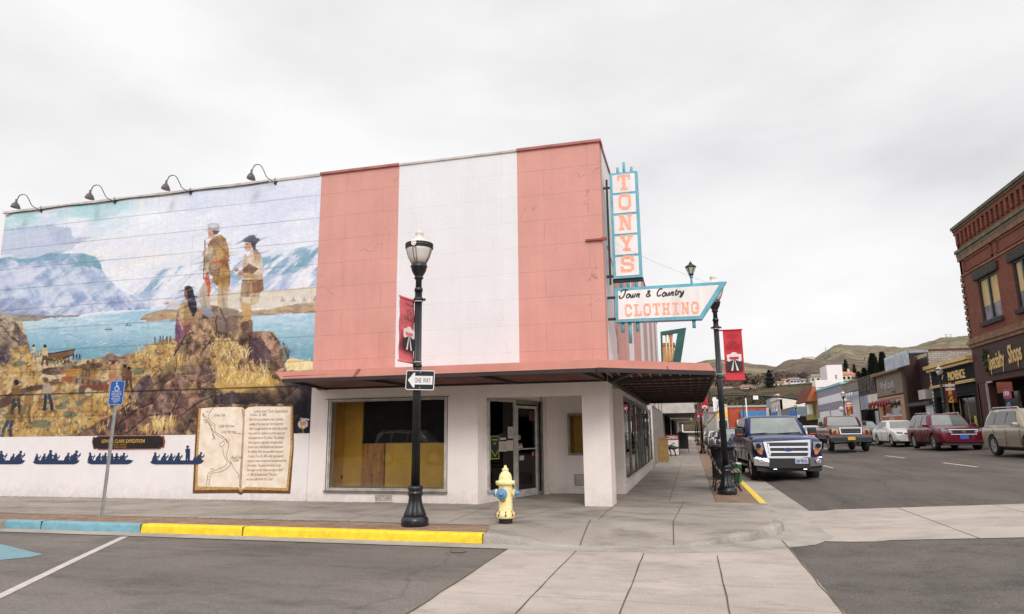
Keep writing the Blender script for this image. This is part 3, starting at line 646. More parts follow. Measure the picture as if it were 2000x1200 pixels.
    mixc(inside(a3([(590,200),(680,190),(700,260),(640,280),(580,260)]), 1)*.6, (150, 112, 84))
    m = inside(a3([(535,290),(560,250),(590,290),(600,400),(590,480),(540,500),(515,470),(500,370),(520,330)]), .8); shade(m, (150, 126, 100), (222, 200, 166), ss(.25, .7, cs))
    seg(a3([(585,210),(660,280),(720,350)]), 1.6, (86, 62, 56)); seg(a3([(590,400),(650,390),(715,385)]), 4, (150, 76, 84)); poly(a3([(585,395),(615,375),(640,395),(600,415)]), (216, 96, 50))
    poly(a3([(560,420),(630,425),(640,480),(610,512),(560,500)]), (170, 138, 110), 1, .5); seg(a3([(560,450),(600,470),(640,455)]), 1.6, (90,66,60)); seg(a3([(555,440),(575,505),(630,505),(640,440)]), 1.5, (86,66,60))
    poly(a3([(520,480),(545,480),(560,560),(565,620),(555,690),(540,680),(535,600),(515,560)]), (206, 84, 44), 1, .5); seg(a3([(600,560),(600,620),(720,640)]), 2.2, (176,150,120), .6)
    seg(a3([(517,210),(514,330),(507,440),(508,540)]), 2.0, (80, 54, 50)); dot(280+508/4.286, 420+330/4.286, 3.4, 5, (190,140,116)); dot(280+522/4.286, 420+285/4.286, 3.0, 3.5, (190,140,116))
    poly(a3([(545,120),(600,110),(605,180),(570,205),(550,195),(540,160)]), (204, 152, 128), 1, .4); seg(a3([(560,160),(575,170)]), 2, (110,76,70), .6)
    poly(a3([(537,130),(540,90),(570,72),(610,70),(640,90),(642,140),(600,150),(575,120)]), (178, 174, 176), 1, 1.2); poly(a3([(545,90),(600,78),(630,100),(590,115)]), (226,222,222), .8, 1.5); poly(a3([(575,125),(640,135),(620,165),(590,165)]), (72,58,60), .9, .6)
    poly(a3([(490,750),(560,780),(590,840),(560,860),(500,830)]), (150,150,160), 1, 1); poly(a3([(620,790),(705,775),(800,800),(790,845),(640,850)]), (150,126,110), 1, 1); poly(a3([(610,850),(780,860),(790,960),(700,985),(610,970)]), (138,112,102), 1, 1.5)
    seg(a3([(615,840),(606,900),(620,980)]), 2, (60,48,50)); seg(a3([(640,780),(690,890)]), 2, (70,56,56)); seg(a3([(700,870),(700,970)]), 1.5, (90,70,66)); dot(280+515/4.286, 420+860/4.286, 4, 2.5, (30,28,30))
    # --- second man with tricorn and open book
    m = inside(a3([(830,540),(990,540),(985,640),(960,740),(900,760),(890,880),(850,900),(820,800),(805,700),(820,600)]), .7); shade(m, (150, 116, 90), (214, 184, 146), ss(.25, .7, cs))
    poly(a3([(815,740),(900,730),(905,880),(850,910),(825,830)]), (206, 164, 106), 1, .6); poly(a3([(820,690),(900,690),(895,740),(830,735)]), (222,204,180), .9, 1)
    m = inside(a3([(860,320),(900,300),(960,300),(995,350),(1002,430),(1000,540),(830,545),(825,430),(840,350)]), .6); shade(m, (186, 152, 124), (232, 206, 182), ss(.25, .7, cs))
    poly(a3([(905,290),(960,300),(985,330),(930,330)]), (150,120,96), .8, .5); seg(a3([(930,330),(950,420)]), 3, (170,140,116), .5); seg(a3([(925,345),(945,350)]), 2, (210,100,70), .8)
    poly(a3([(830,490),(940,500),(950,530),(850,530),(830,515)]), (190, 146, 84), 1, .5)
    poly(a3([(900,570),(1000,540),(1010,630),(960,655),(905,650)]), (140, 92, 66), 1, .5); seg(a3([(905,570),(905,650)]), 3, (196,150,96)); seg(a3([(825,550),(1000,545)]), 1.8, (100,70,60))
    poly(a3([(825,460),(880,405),(965,450),(920,500),(840,485)]), (124, 92, 78), 1); poly(a3([(738,468),(790,480),(880,405),(825,462),(790,498)]), (236, 228, 220), 1); dot(280+780/4.286, 420+460/4.286, 4.2, 3.6, (196,136,112)); dot(280+815/4.286, 420+492/4.286, 5.5, 4.6, (190,134,110))
    poly(a3([(848,235),(905,235),(910,280),(880,315),(855,300),(845,265)]), (206, 158, 134), 1, .4); poly(a3([(865,312),(900,298),(890,340),(865,345)]), (240,234,232)); dot(280+870/4.286, 420+245/4.286, 2.4, 2, (96,66,66), .7)
    poly(a3([(900,235),(945,225),(940,280),(965,305),(920,290)]), (60, 48, 54), 1, .4)
    poly(a3([(822,222),(845,195),(880,175),(925,165),(950,195),(975,195),(975,215),(945,245),(905,235),(860,228),(838,230)]), (92, 92, 104), 1, .6); seg(a3([(822,225),(850,197),(885,180)]), 2.0, (150,150,160)); seg(a3([(870,225),(940,230)]), 2, (50,46,54))
    poly(a3([(825,890),(915,890),(912,975),(835,970)]), (128, 96, 80), 1, .7); poly(a3([(880,880),(915,880),(918,1015),(890,1015)]), (150,120,104), .9, .7)
    # --- painter's palette badge, lower right
    dot(592, 829, 10, 9, (236,226,216)); dot(593, 827, 5, 4.5, (206,160,140), .8); seg([(585,818),(593,846)], 2, (214,160,60)); dot(586, 818, 2.6, 2.6, (120,60,50)); seg([(588,818),(603,820)], 3, (236,232,228)); dot(603, 829, 2, 2, (60,60,70), .9); dot(590, 835, 1.5, 1.5, (200,150,50)); dot(597, 835, 1.5, 1.5, (170,50,50))
    # --- loose boulders with a lit top and a dark foot, short strokes everywhere
    rb_ = np.random.RandomState(77)
    reg = a2([(440,640),(700,600),(860,400),(1000,200),(1060,60),(1260,-60),(1480,0),(1640,60),(1670,260),(1830,360),(1830,640)])
    for k in range(34):
        x = rb_.uniform(150, 610); y = rb_.uniform(650, 850); P = np.array(reg); ins = False
        for i in range(len(P)):
            x0, y0 = P[i]; x1, y1 = P[(i+1) % len(P)]
            if (y0 > y) != (y1 > y) and x < (x1-x0)*(y-y0)/(y1-y0)+x0: ins = not ins
        if not ins or (425 < x < 545 and 700 < y < 765): continue
        r_ = rb_.uniform(11, 24); an = rb_.uniform(-1.1, -.2); q = []
        for i in range(7):
            t_ = i/7*6.283; rr = r_*rb_.uniform(.6, 1.2); px_, py_ = rr*1.7*math.cos(t_), rr*.75*math.sin(t_); q.append((x+px_*math.cos(an)-py_*math.sin(an), y+px_*math.sin(an)+py_*math.cos(an)))
        m = inside(q, 3.0, k); g_ = np.clip(.5-((V-y)+(U-x)*.35)/(r_*1.6), 0, 1); tone = rb_.uniform(.8, 1.1)
        shade(m*.55, (80*tone, 60*tone, 52*tone), (216*tone, 184*tone, 144*tone), np.clip(g_*.7+.9*(rk-.42), 0, 1))
        seg([(q[i][0], q[i][1]+.6) for i in (0, 1, 2, 3)], 1.6, (50, 38, 44), .6)
    grass(480, 742, 50, 12, 90, GC, 15, 31); grass(455, 700, 14, 30, 60, GC, 11, 32)
    sx0, sx1 = 0, 612
    iu = lambda x, y: None
    for k in range(2600):
        i = rb_.randint(4, nz-4); j_ = rb_.randint(4, nx-4); x, y = U[i, j_], V[i, j_]
        low_ = y > 600; c = C[i, j_]*255; dv = rb_.uniform(-1, 1)*(34 if low_ else 11); c = np.clip(c+dv+rb_.uniform(-5, 5, 3), 20, 252)
        L_s = rb_.uniform(4, 11) if low_ else rb_.uniform(8, 22); a_ = rb_.uniform(-.9, .3) if low_ else rb_.uniform(-.45, -.02)
        w_ = 12; i0, i1, j0, j1 = max(0,i-30), i+30, max(0,j_-40), j_+40
        uu = U[i0:i1, j0:j1]-x; vv = V[i0:i1, j0:j1]-y; al = uu*math.cos(a_)+vv*math.sin(a_); ac = -uu*math.sin(a_)+vv*math.cos(a_)
        m = np.clip(1.2-np.abs(al)/L_s, 0, 1)*np.clip(1.5-np.abs(ac)/(1.1 if low_ else 1.6), 0, 1)*(.55 if low_ else .4); m = np.clip(m, 0, .6)[..., None]
        C[i0:i1, j0:j1] = C[i0:i1, j0:j1]*(1-m)+c/255.*m
    # overall tone: deeper and warmer below, cooler above
    lowm = ss(590, 680, V)[..., None]; C[...] = np.clip(C, 0, 1)
    C[...] = C**(1.0+.44*lowm)*(1-.0*lowm); C[..., 0] *= 1-.035*(1-lowm[..., 0]); C[..., 1] *= 1-.012*(1-lowm[..., 0])
    mid = C.mean(-1, keepdims=True); C[...] = mid+(C-mid)*(.97-.10*lowm)
    # --- brush work, weathering, block courses
    C[...] *= (1+(fbm(5, 2.2, 3, 200, 0.2)-.5)[..., None]*.10)*(1+(fbm(2.2, 18, 3, 210)-.5)[..., None]*.05)
    fade = fbm(12, 70, 4, 220); C[...] = C*(1-.10*ss(.5, .7, fade)[..., None])+.10*ss(.5, .7, fade)[..., None]*np.array([.9, .88, .88])
    for k in range(11):
        zc = 6.91-0.555*k; wob = np.abs(GZm-zc-(fbm(30, 30, 2, 300+k)-.5)*.012)
        al = .34 if k != 8 else .9; wd = .013 if k != 8 else .024
        C[...] *= (1-(al*np.clip(1-wob/wd, 0, 1)*(.45+.8*fbm(40, 400, 3, 320+k)))[..., None])
    for k in range(9):
        xv = -15.6+1.11*k; wob = np.abs(GXm-xv); C[...] *= (1-(.09*np.clip(1-wob/.010, 0, 1)*ss(.4, .6, fbm(300, 50, 3, 340+k)))[..., None])
    ex = fbm(3, 3, 3, 400); pb = inside([(270,398),(276,390),(283,394),(283,412),(276,414)], 2); mixc(pb*.7, (236,232,226))
    mixc(((GZm > 6.4)*ss(.52, .6, fbm(14, 9, 4, 410))*ss(7.0, 7.4, GZm))*.5, (228,228,228))
    Cl = s2l(np.clip(C, 0, 1))*0.93
    vs = np.stack([GXm, np.full_like(GXm, -0.004), GZm], -1).reshape(-1, 3)
    idx = np.arange(nx*nz).reshape(nz, nx); F = np.stack([idx[:-1,:-1], idx[:-1,1:], idx[1:,1:], idx[1:,:-1]], -1).reshape(-1, 4)
    me = bpy.data.meshes.new('mural'); me.vertices.add(len(vs)); me.vertices.foreach_set('co', vs.ravel().astype(np.float32))
    me.loops.add(F.size); me.loops.foreach_set('vertex_index', F.ravel().astype(np.int32))
    me.polygons.add(len(F)); me.polygons.foreach_set('loop_start', np.arange(0, F.size, 4, dtype=np.int32)); me.polygons.foreach_set('loop_total', np.full(len(F), 4, np.int32))
    me.update(calc_edges=True)
    at = me.color_attributes.new('paint', 'FLOAT_COLOR', 'POINT'); at.data.foreach_set('color', np.concatenate([Cl.reshape(-1, 3), np.ones((nx*nz, 1))], 1).ravel().astype(np.float32))
    m = bpy.data.materials.new('mural_paint'); m.use_nodes = True; nt = m.node_tree; b = nt.nodes['Principled BSDF']; b.inputs['Roughness'].default_value = .65; b.inputs['Specular IOR Level'].default_value = .25
    a = nt.nodes.new('ShaderNodeVertexColor'); a.layer_name = 'paint'; nt.links.new(a.outputs[0], b.inputs['Base Color'])
    t = nt.nodes.new('ShaderNodeTexCoord'); n = nt.nodes.new('ShaderNodeTexNoise'); n.inputs['Scale'].default_value = 25; n.inputs['Detail'].default_value = 5; bp = nt.nodes.new('ShaderNodeBump'); bp.inputs['Strength'].default_value = .25; bp.inputs['Distance'].default_value = .01
    nt.links.new(t.outputs['Object'], n.inputs['Vector']); nt.links.new(n.outputs['Fac'], bp.inputs['Height']); nt.links.new(bp.outputs[0], b.inputs['Normal'])
    me.materials.append(m); o = bpy.data.objects.new('mural', me); return link(o)
# ---------------------------------------------------------------- corner store
def wall_mat(name, col, joints=True, jdark=0.72, dirt=0.25, bump=0.25, crack=0.0, lowdirt=False, axis='xz'):
    m = bpy.data.materials.new(name); m.use_nodes = True; nt = m.node_tree; MATS[name] = m; L = nt.links.new
    b = nt.nodes['Principled BSDF']; b.inputs['Roughness'].default_value = 0.75; b.inputs['Specular IOR Level'].default_value = 0.25
    t = nt.nodes.new('ShaderNodeTexCoord'); sp = nt.nodes.new('ShaderNodeSeparateXYZ'); L(t.outputs['Object'], sp.inputs[0])
    cb = nt.nodes.new('ShaderNodeCombineXYZ'); L(sp.outputs['X' if axis == 'xz' else 'Y'], cb.inputs[0]); L(sp.outputs['Z'], cb.inputs[1])
    def noise(sc, det=7, ro=.65, st=(1,1,1)):
        mpn = nt.nodes.new('ShaderNodeMapping'); mpn.inputs['Scale'].default_value = st; L(t.outputs['Object'], mpn.inputs[0])
        n = nt.nodes.new('ShaderNodeTexNoise'); n.inputs['Scale'].default_value = sc; n.inputs['Detail'].default_value = det; n.inputs['Roughness'].default_value = ro; L(mpn.outputs[0], n.inputs['Vector']); return n.outputs['Fac']
    def rng(x, lo, hi, a=.3, c=.7):
        r = nt.nodes.new('ShaderNodeMapRange'); r.inputs[1].default_value = a; r.inputs[2].default_value = c; r.inputs[3].default_value = lo; r.inputs[4].default_value = hi; L(x, r.inputs[0]); return r.outputs[0]
    def mul(a, c):
        n = nt.nodes.new('ShaderNodeMath'); n.operation = 'MULTIPLY'; L(a, n.inputs[0]); L(c, n.inputs[1]); return n.outputs[0]
    v = mul(rng(noise(.9), 1-dirt*.55, 1+dirt*.15), rng(noise(4.0, 8, .7, (1,1,.1)), 1-dirt*.35, 1+dirt*.08))
    v = mul(v, rng(noise(26, 4), 1-.07, 1.04))
    h = noise(34, 5)
    if joints:
        k = nt.nodes.new('ShaderNodeTexBrick'); mp2 = nt.nodes.new('ShaderNodeMapping'); mp2.inputs['Location'].default_value = (0.35, -6.91+0.555*13, 0); L(cb.outputs[0], mp2.inputs[0]); L(mp2.outputs[0], k.inputs['Vector'])
        k.inputs['Scale'].default_value = 1; k.inputs['Brick Width'].default_value = 1.86; k.inputs['Row Height'].default_value = .555; k.inputs['Mortar Size'].default_value = .006; k.offset = .5; k.inputs['Mortar Smooth'].default_value = .3
        # courses run through, the upright joints are half filled with paint
        v = mul(v, rng(mul(k.outputs['Fac'], rng(noise(2.2), .25, 1.2)), 1.0, jdark, 0, 1))
    if crack:
        vo = nt.nodes.new('ShaderNodeTexVoronoi'); vo.feature = 'DISTANCE_TO_EDGE'; vo.inputs['Scale'].default_value = .42
        ad = nt.nodes.new('ShaderNodeVectorMath'); ad.operation = 'ADD'; nn = nt.nodes.new('ShaderNodeTexNoise'); nn.inputs['Scale'].default_value = 2.2; nn.inputs['Detail'].default_value = 9
        L(cb.outputs[0], nn.inputs['Vector']); L(nn.outputs['Color'], ad.inputs[0]); L(cb.outputs[0], ad.inputs[1]); L(ad.outputs[0], vo.inputs['Vector'])
        c1 = rng(vo.outputs['Distance'], 1.0, 0.0, 0.0, 0.007); c1 = mul(c1, rng(noise(.8), 0, 1, .50, .56)); v = mul(v, rng(c1, 1.0, 1-crack, 0, 1))
    sc = nt.nodes.new('ShaderNodeVectorMath'); sc.operation = 'SCALE'; sc.inputs[0].default_value = col; L(v, sc.inputs['Scale'])
    out = sc.outputs[0]
    if lowdirt:   # splash dirt and flaking paint near the pavement
        a = nt.nodes.new('ShaderNodeMath'); a.operation = 'ADD'; L(sp.outputs['Z'], a.inputs[0]); L(rng(noise(5, 8, .75), -.42, .42, .2, .8), a.inputs[1])
        x = nt.nodes.new('ShaderNodeMix'); x.data_type = 'RGBA'; L(rng(a.outputs[0], .45, 0, -.25, .30), x.inputs[0]); L(out, x.inputs[6]); x.inputs[7].default_value = (*rgb(170, 158, 142), 1); out = x.outputs[2]
        a2 = nt.nodes.new('ShaderNodeMath'); a2.operation = 'ADD'; L(sp.outputs['Z'], a2.inputs[0]); L(rng(noise(14, 8, .7), -.18, .18, .25, .75), a2.inputs[1])
        x = nt.nodes.new('ShaderNodeMix'); x.data_type = 'RGBA'; L(rng(a2.outputs[0], 1, 0, -.115, -.10), x.inputs[0]); L(out, x.inputs[6]); x.inputs[7].default_value = (*rgb(132, 96, 76), 1); out = x.outputs[2]
    L(out, b.inputs['Base Color'])
    bp = nt.nodes.new('ShaderNodeBump'); bp.inputs['Strength'].default_value = bump; bp.inputs['Distance'].default_value = .01; L(h, bp.inputs['Height']); L(bp.outputs[0], b.inputs['Normal'])
    return m
PINK = rgb(212, 154, 142, 1.03)
WHT = rgb(228, 226, 227)
M_pink = wall_mat('pink_wall', PINK, True, .70, .22, crack=.35)
M_wht = wall_mat('white_wall', WHT, True, .86, .12, crack=.10)
M_pinks = wall_mat('pink_side_wall', rgb(206, 162, 154, 1.0), True, .74, .26, axis='yz')
M_whts = wall_mat('white_side_wall', WHT, True, .84, .14, axis='yz')
M_low = wall_mat('cream_wall', rgb(244, 233, 226), False, dirt=.18, lowdirt=True, bump=.4)
M_mwl = wall_mat('mural_base_wall', rgb(238, 230, 228), False, dirt=.12, lowdirt=True, bump=.4)
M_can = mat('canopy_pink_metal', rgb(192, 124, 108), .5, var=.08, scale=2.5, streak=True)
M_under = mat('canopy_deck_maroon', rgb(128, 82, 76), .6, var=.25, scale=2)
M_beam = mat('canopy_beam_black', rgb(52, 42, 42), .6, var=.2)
M_alu = mat('aluminium', rgb(204, 197, 190), .5, .0, var=.2, scale=6)
M_alud = mat('dull_aluminium', rgb(150, 145, 138), .45, .5, var=.25, scale=6)
M_dark = mat('dark_interior', (.012, .011, .010), .9, var=0)
M_blk = mat('black_gap', (.01, .01, .01), .9, var=0)
M_glass = glass('plate_glass', (.94,.95,.94), 1.6); M_glassd = glass('smoked_glass', (.35, .35, .34), 1.5)
M_capp = mat('roof_cap_brown', rgb(176, 106, 96), .5, var=.2)

store = thing('corner_store', 'pink and white striped corner store with a painted river mural on its long side', 'store', (0, 0, 0))
XR = -0.07; ZT = 7.40
# long mural wall
b = MB(); b.use(M_mwl); b.box(-16.2, -6.60, 0.0, .3, -.02, ZT-0.02); b.build('mural_wall', None, store)
mural = paint_mural(); mural.parent = store
one(lambda b: b.box(-16.24, -6.62, -.03, .36, ZT-.02, ZT+.04), 'roof_cap', mat('cap_white', rgb(205, 196, 188), .5, var=.2), store)
# roof wire and conduit at the top of the mural
b = MB(); b.tube([(-16.1,-.03,7.30),(-15.9,-.03,7.37)]+[(x,-.035,7.375+.012*math.sin(x*3)) for x in np.arange(-15,-7.7,.5)], .011, 5); b.build('cable', mat('black_cable', (.03,.03,.03), .6, var=0), store)
# upper front: three bands
b = MB(); zc = 2.62
for x0, x1, m in ((-6.60,-4.62,M_pink), (-4.62,-1.86,M_wht), (-1.86,XR,M_pink)): b.use(m); b.box(x0, x1, 0.0, .3, zc, ZT)
b.build('upper_wall', None, store)
b = MB(); b.box(-6.62, -4.62, -.05, .34, ZT, ZT+.055); b.box(-1.86, XR+.04, -.05, .34, ZT, ZT+.055); b.build('roof_cap', M_capp, store)
one(lambda b: b.box(-4.62, -1.86, -.03, .33, ZT, ZT+.045), 'roof_cap', mat('cap_white', None), store)
# side: stripes
b = MB(); cuts = [0.3,2.06,5.46,7.15,10.39,12.15,14.6,16.3,18.9,21.0,23.0,24.9]
b.use(M_whts)
for i in range(len(cuts)-1): b.use(M_whts if i % 2 == 0 else M_pinks); b.box(-.37, XR, cuts[i], cuts[i+1], 2.5, ZT)
b.build('side_wall', None, store)
one(lambda b: b.box(-.4, XR+.03, .34, 24.9, ZT, ZT+.05), 'roof_cap', M_capp, store)
one(lambda b: (b.box(-16.2,-.3,.3,24.9,7.0,7.05), b.box(-16.2,-16.0,.3,24.9,-.02,7.2), b.box(-16.2,-.3,24.7,24.9,-.02,7.2)), 'roof', mat('roof_tar', rgb(90,88,86), .9), store)
# lower front with shop window opening, recess and column
b = MB(); zb = -.02; zt = 2.62
b.box(-6.60, -6.13, 0, .25, zb, zt); b.box(-6.13, -3.45, 0, .25, zb, .24); b.box(-6.13, -3.45, 0, .25, 2.13, zt)
b.box(-3.45, -2.75, 0, .25, zb, zt); b.box(-2.75, -.60, 0, .30, 2.12, zt)
b.box(-.60, XR, 0, .72, zb, zt)
# angled wall of the recess: stub below and above the side light
def along(t): return (-2.75+(.80)*t, .02+2.36*t)
def awall(b, t0, t1, z0, z1, th=.14):
    x0, y0 = along(t0); x1, y1 = along(t1); d = Vector((x1-x0, y1-y0)).normalized(); n = Vector((-d.y, d.x))*th
    q = [(x0,y0),(x1,y1),(x1+n.x,y1+n.y),(x0+n.x,y0+n.y)]
    b.prism(q, lambda u,v,t: (u,v,t), z0, z1)
awall(b, 0, .12, zb, 2.13); awall(b, .12, .53, zb, .22); awall(b, .12, 1.0, 2.11, 2.4)
# back wall of the recess with small window and hatch
b.box(-1.9, -1.33, 2.62, 2.8, zb, 2.6); b.box(-1.33, -.75, 2.62, 2.8, zb, .90); b.box(-1.33, -.75, 2.62, 2.8, 1.81, 2.6); b.box(-.75, XR, 2.62, 2.8, zb, 2.6)
b.box(-1.93, -1.80, 2.36, 2.62, zb, 2.6)
b.build('ground_floor_wall', M_low, store)
one(lambda b: b.box(-2.9, XR-.01, .30, 2.62, 2.40, 2.46), 'porch_ceiling', mat('porch_ceiling', rgb(150,138,124), .8), store)
one(lambda b: (b.box(-1.22,-.80,2.609,2.622,.19,.43), b.box(-1.20,-.82,2.603,2.610,.21,.41)), 'hatch', mat('hatch_paint', rgb(214,203,192), .7, var=.2), store)
one(lambda b: [b.box(*q) for q in ((-1.225,-.795,2.600,2.606,.425,.435),(-1.225,-1.217,2.600,2.606,.19,.43),(-1.225,-.795,2.600,2.606,.185,.193))], 'hatch_gap', mat('rust_line', rgb(120,92,72), .8), store)
# shop window
def window_frame(b, x0, x1, z0, z1, Y0, Y1, w=.05):
    b.box(x0, x1, Y0, Y1, z1-w, z1); b.box(x0, x1, Y0-.01, Y1, z0, z0+w); b.box(x0, x0+w, Y0+.002, Y1-.002, z0+w, z1-w); b.box(x1-w, x1, Y0+.002, Y1-.002, z0+w, z1-w)
win = one(lambda b: (window_frame(b,-6.145,-3.435,.24,2.145,-.02,.06,.026), window_frame(b,-6.112,-3.468,.273,2.112,.0,.05,.014)), 'shop_window', M_alu, store)
one(lambda b: b.box(-6.12,-3.46,.02,.028,.27,2.12), 'pane', M_glass, win)
one(lambda b: b.box(-6.19,-3.40,-.055,.0,.20,.235), 'sill', M_alud, win)
one(lambda b: (b.box(-6.24,-3.38,-.018,.0,2.152,2.162), b.box(-6.175,-6.163,-.012,0,.2,2.15), b.box(-3.418,-3.408,-.012,0,.2,2.15)), 'caulk_line', mat('old_caulk', rgb(88,78,68), .9, var=.3, scale=14), win)
# interior of the display: ochre walls, wood panel, white floor
M_och = mat('ochre_wall', (.98, .56, .085), .7, var=.12, scale=2)
M_wood = bpy.data.materials.new('pine_boards'); M_wood.use_nodes = True
def _wd():
    nt = M_wood.node_tree; b = nt.nodes['Principled BSDF']; L = nt.links.new; b.inputs['Roughness'].default_value = .5
    t = nt.nodes.new('ShaderNodeTexCoord'); mpn = nt.nodes.new('ShaderNodeMapping'); mpn.inputs['Scale'].default_value = (14,14,1.2); L(t.outputs['Object'], mpn.inputs[0])
    n = nt.nodes.new('ShaderNodeTexNoise'); n.inputs['Scale'].default_value = 1; n.inputs['Detail'].default_value = 6; L(mpn.outputs[0], n.inputs['Vector'])
    r = nt.nodes.new('ShaderNodeValToRGB'); L(n.outputs['Fac'], r.inputs[0]); e = r.color_ramp.elements; e[0].position = .3; e[0].color = (*rgb(176,112,52),1); e[1].position = .7; e[1].color = (*rgb(226,164,92),1); L(r.outputs[0], b.inputs['Base Color'])
_wd()
DY = .80
one(lambda b: (b.box(-6.35,-6.20,.26,3.4,.0,2.6), b.box(-6.35,-3.2,DY,DY+.05,.25,1.22) if False else b.box(-5.18,-3.25,DY,DY+.05,.25,1.20), b.box(-3.3,-3.2,.26,DY+.05,.25,2.5), b.box(-6.35,-5.75,DY+.0,DY+.05,.25,2.6)), 'display_wall', M_och, store)
one(lambda b: [b.box(-5.75+.145*i,-5.75+.145*i+.141,DY-.01,DY+.05,.25,1.20) for i in range(4)], 'display_boards', M_wood, store)
one(lambda b: [b.lathe([(.018,0),(.0,.004)],(x,0,z),8) for x,z in ()] or b.box(-5.20,-5.17,DY-.02,DY,.25,1.2), 'display_trim', mat('trim_brown', rgb(120,80,40), .6), store)
b = MB()
for x, z in ((-5.70,.62),(-5.49,.50),(-5.42,.95),(-5.30,.55),(-5.6,1.02)): b.lathe([(.017,DY-.016),(.0,DY-.018)], (x, 0, z), 9, 'y')
b.build('knot', mat('knot', rgb(84,46,26), .6, var=0), store)
one(lambda b: b.box(-6.35,-3.2,.25,DY+.05,.22,.26), 'display_floor', mat('display_floor', rgb(206,198,184), .5), store)
one(lambda b: (b.box(-3.68,-3.58,DY-.014,DY,.42,.50), b.box(-6.2,-6.19,.7,.77,.42,.5)), 'wall_socket', mat('socket', rgb(70,62,44), .5), store)
one(lambda b: (b.box(-6.35,-5.75,.9,9,0,.02), b.box(-6.4,-2.0,9,9.1,0,2.6), b.box(-6.4,-6.3,1.2,9,0,2.6), b.box(-6.4,-.4,.3,24,2.55,2.6), b.box(-1.9,-1.8,2.9,9,0,2.6), b.box(-6.4,-3.0,.3,24,.0,.006), b.box(-6.4,-.4,3.0,24,.0,.006)), 'dark_room', M_dark, store)
one(lambda b: b.box(-5.75,-3.25,DY+.06,DY+.1,1.2,2.55) , 'unlit_store_sheet', mat('unlit_store_sheet', (.015,.013,.012), .95, var=.3, scale=5), store)  # added near-black sheet stands in for the unlit store above the partition
# small pay window on the back wall of the recess
w2 = one(lambda b: window_frame(b,-1.36,-.72,.87,1.84,2.585,2.64,.05), 'side_window', M_alud, store)
one(lambda b: b.box(-1.32,-.76,2.615,2.621,.9,1.8), 'pane', M_glass, w2)
one(lambda b: (b.box(-1.33,-.75,3.2,3.24,.85,1.85),), 'ochre_board', M_och, store)
one(lambda b: (b.box(-1.06,-.75,3.15,3.19,1.05,1.85),), 'dark_board', M_dark, store)
one(lambda b: (b.box(-1.34,-1.32,2.8,3.2,.85,1.85),), 'ochre_board', M_och, store)

# angled shopfront: side light, door, narrow light
def AT(t, off=0.0):
    x, y = along(t); d = Vector((.80,2.36)).normalized(); n = Vector((d.y,-d.x)); return x+n.x*off, y+n.y*off
def afr(b, t0, t1, z0, z1, o0=0.0, o1=.05):
    a = AT(t0,o0); c = AT(t1,o0); e = AT(t1,o1); f = AT(t0,o1); b.prism([a,c,e,f], lambda u,v,t: (u,v,t), z0, z1)
sf = one(lambda b: (afr(b,.12,.14,.2,2.12), afr(b,.12,.53,2.06,2.12,-.002,.05), afr(b,.12,.53,.19,.245,-.003,.055), afr(b,.505,.535,.0,2.12,-.004,.06)), 'side_light', M_alu, store)
one(lambda b: afr(b,.14,.505,.245,2.06,.015,.022), 'pane', M_glassd, sf)
dr = one(lambda b: (afr(b,.545,.575,.02,2.0,.0,.04), afr(b,.87,.90,.02,2.0,.0,.04), afr(b,.575,.87,1.94,2.0,.002,.038), afr(b,.575,.87,.02,.17,.002,.038)), 'door', M_alu, store)
one(lambda b: afr(b,.575,.87,.17,1.94,.015,.022), 'pane', M_glassd, dr)
one(lambda b: (afr(b,.57,.875,1.035,1.06,.05,.075), afr(b,.572,.585,1.02,1.075,.03,.07), afr(b,.86,.873,1.02,1.075,.03,.07)), 'push_bar', M_alu, dr)
one(lambda b: afr(b,.60,.66,.80,.90,.022,.05), 'handle', M_alu, dr)
one(lambda b: (afr(b,.90,.915,.0,2.12,-.002,.055), afr(b,.535,.90,2.03,2.12,-.002,.055), afr(b,.97,1.0,.0,2.12,-.002,.055), afr(b,.915,.97,.0,.08,-.002,.05)), 'door_frame', M_alud, store)
one(lambda b: afr(b,.915,.97,.08,2.1,.015,.022), 'narrow_light', M_glassd, store)
one(lambda b: afr(b,.50,.93,-.01,.018,-.1,.08), 'threshold', M_alud, store)

# side shopfront: bulkhead, windows
b = MB(); b.box(-.40, XR, 2.8, 14.4, -.02, .26); b.box(-.40, XR, 2.8, 14.4, 2.24, 2.5); b.box(-.40, XR, 2.8, 2.98, .26, 2.24); b.box(-.40, XR, 14.2, 14.55, -.02, 2.5); b.build('bulkhead', M_low, store)
one(lambda b: b.box(XR-.002, XR+.05, 2.8, 14.4, .26, .33), 'sill', mat('sill_cream', rgb(220,210,200), .6), store)
b = MB(); b.box(XR-.05, XR+.006, 2.98, 14.2, 2.14, 2.24)
ys = [2.98, 4.68, 6.4, 7.6, 8.4, 9.2, 10.45, 12.2, 14.2]
for i, y in enumerate(ys): b.box(XR-.05, XR+.010, y-.02, y+(.09 if i in (2,4) else .03), .33, 2.14)
wf = b.build('side_shop_window', M_alud, store)
one(lambda b: b.box(XR-.03, XR-.024, 2.98, 14.2, .33, 2.14), 'pane', glass('street_glass', (.55,.56,.54), 2.1), wf)
one(lambda b: (b.box(-1.4,-1.35,2.9,14.4,.0,2.5), b.box(-1.4,-.1,2.9,14.4,.28,.30)), 'display_back', mat('display_back', rgb(96,84,66), .8), store)
one(lambda b: b.box(XR-.01, XR+.05, 14.45, 14.56, 0, 2.45), 'corner_post', mat('white_post', rgb(224,218,212), .5), store)
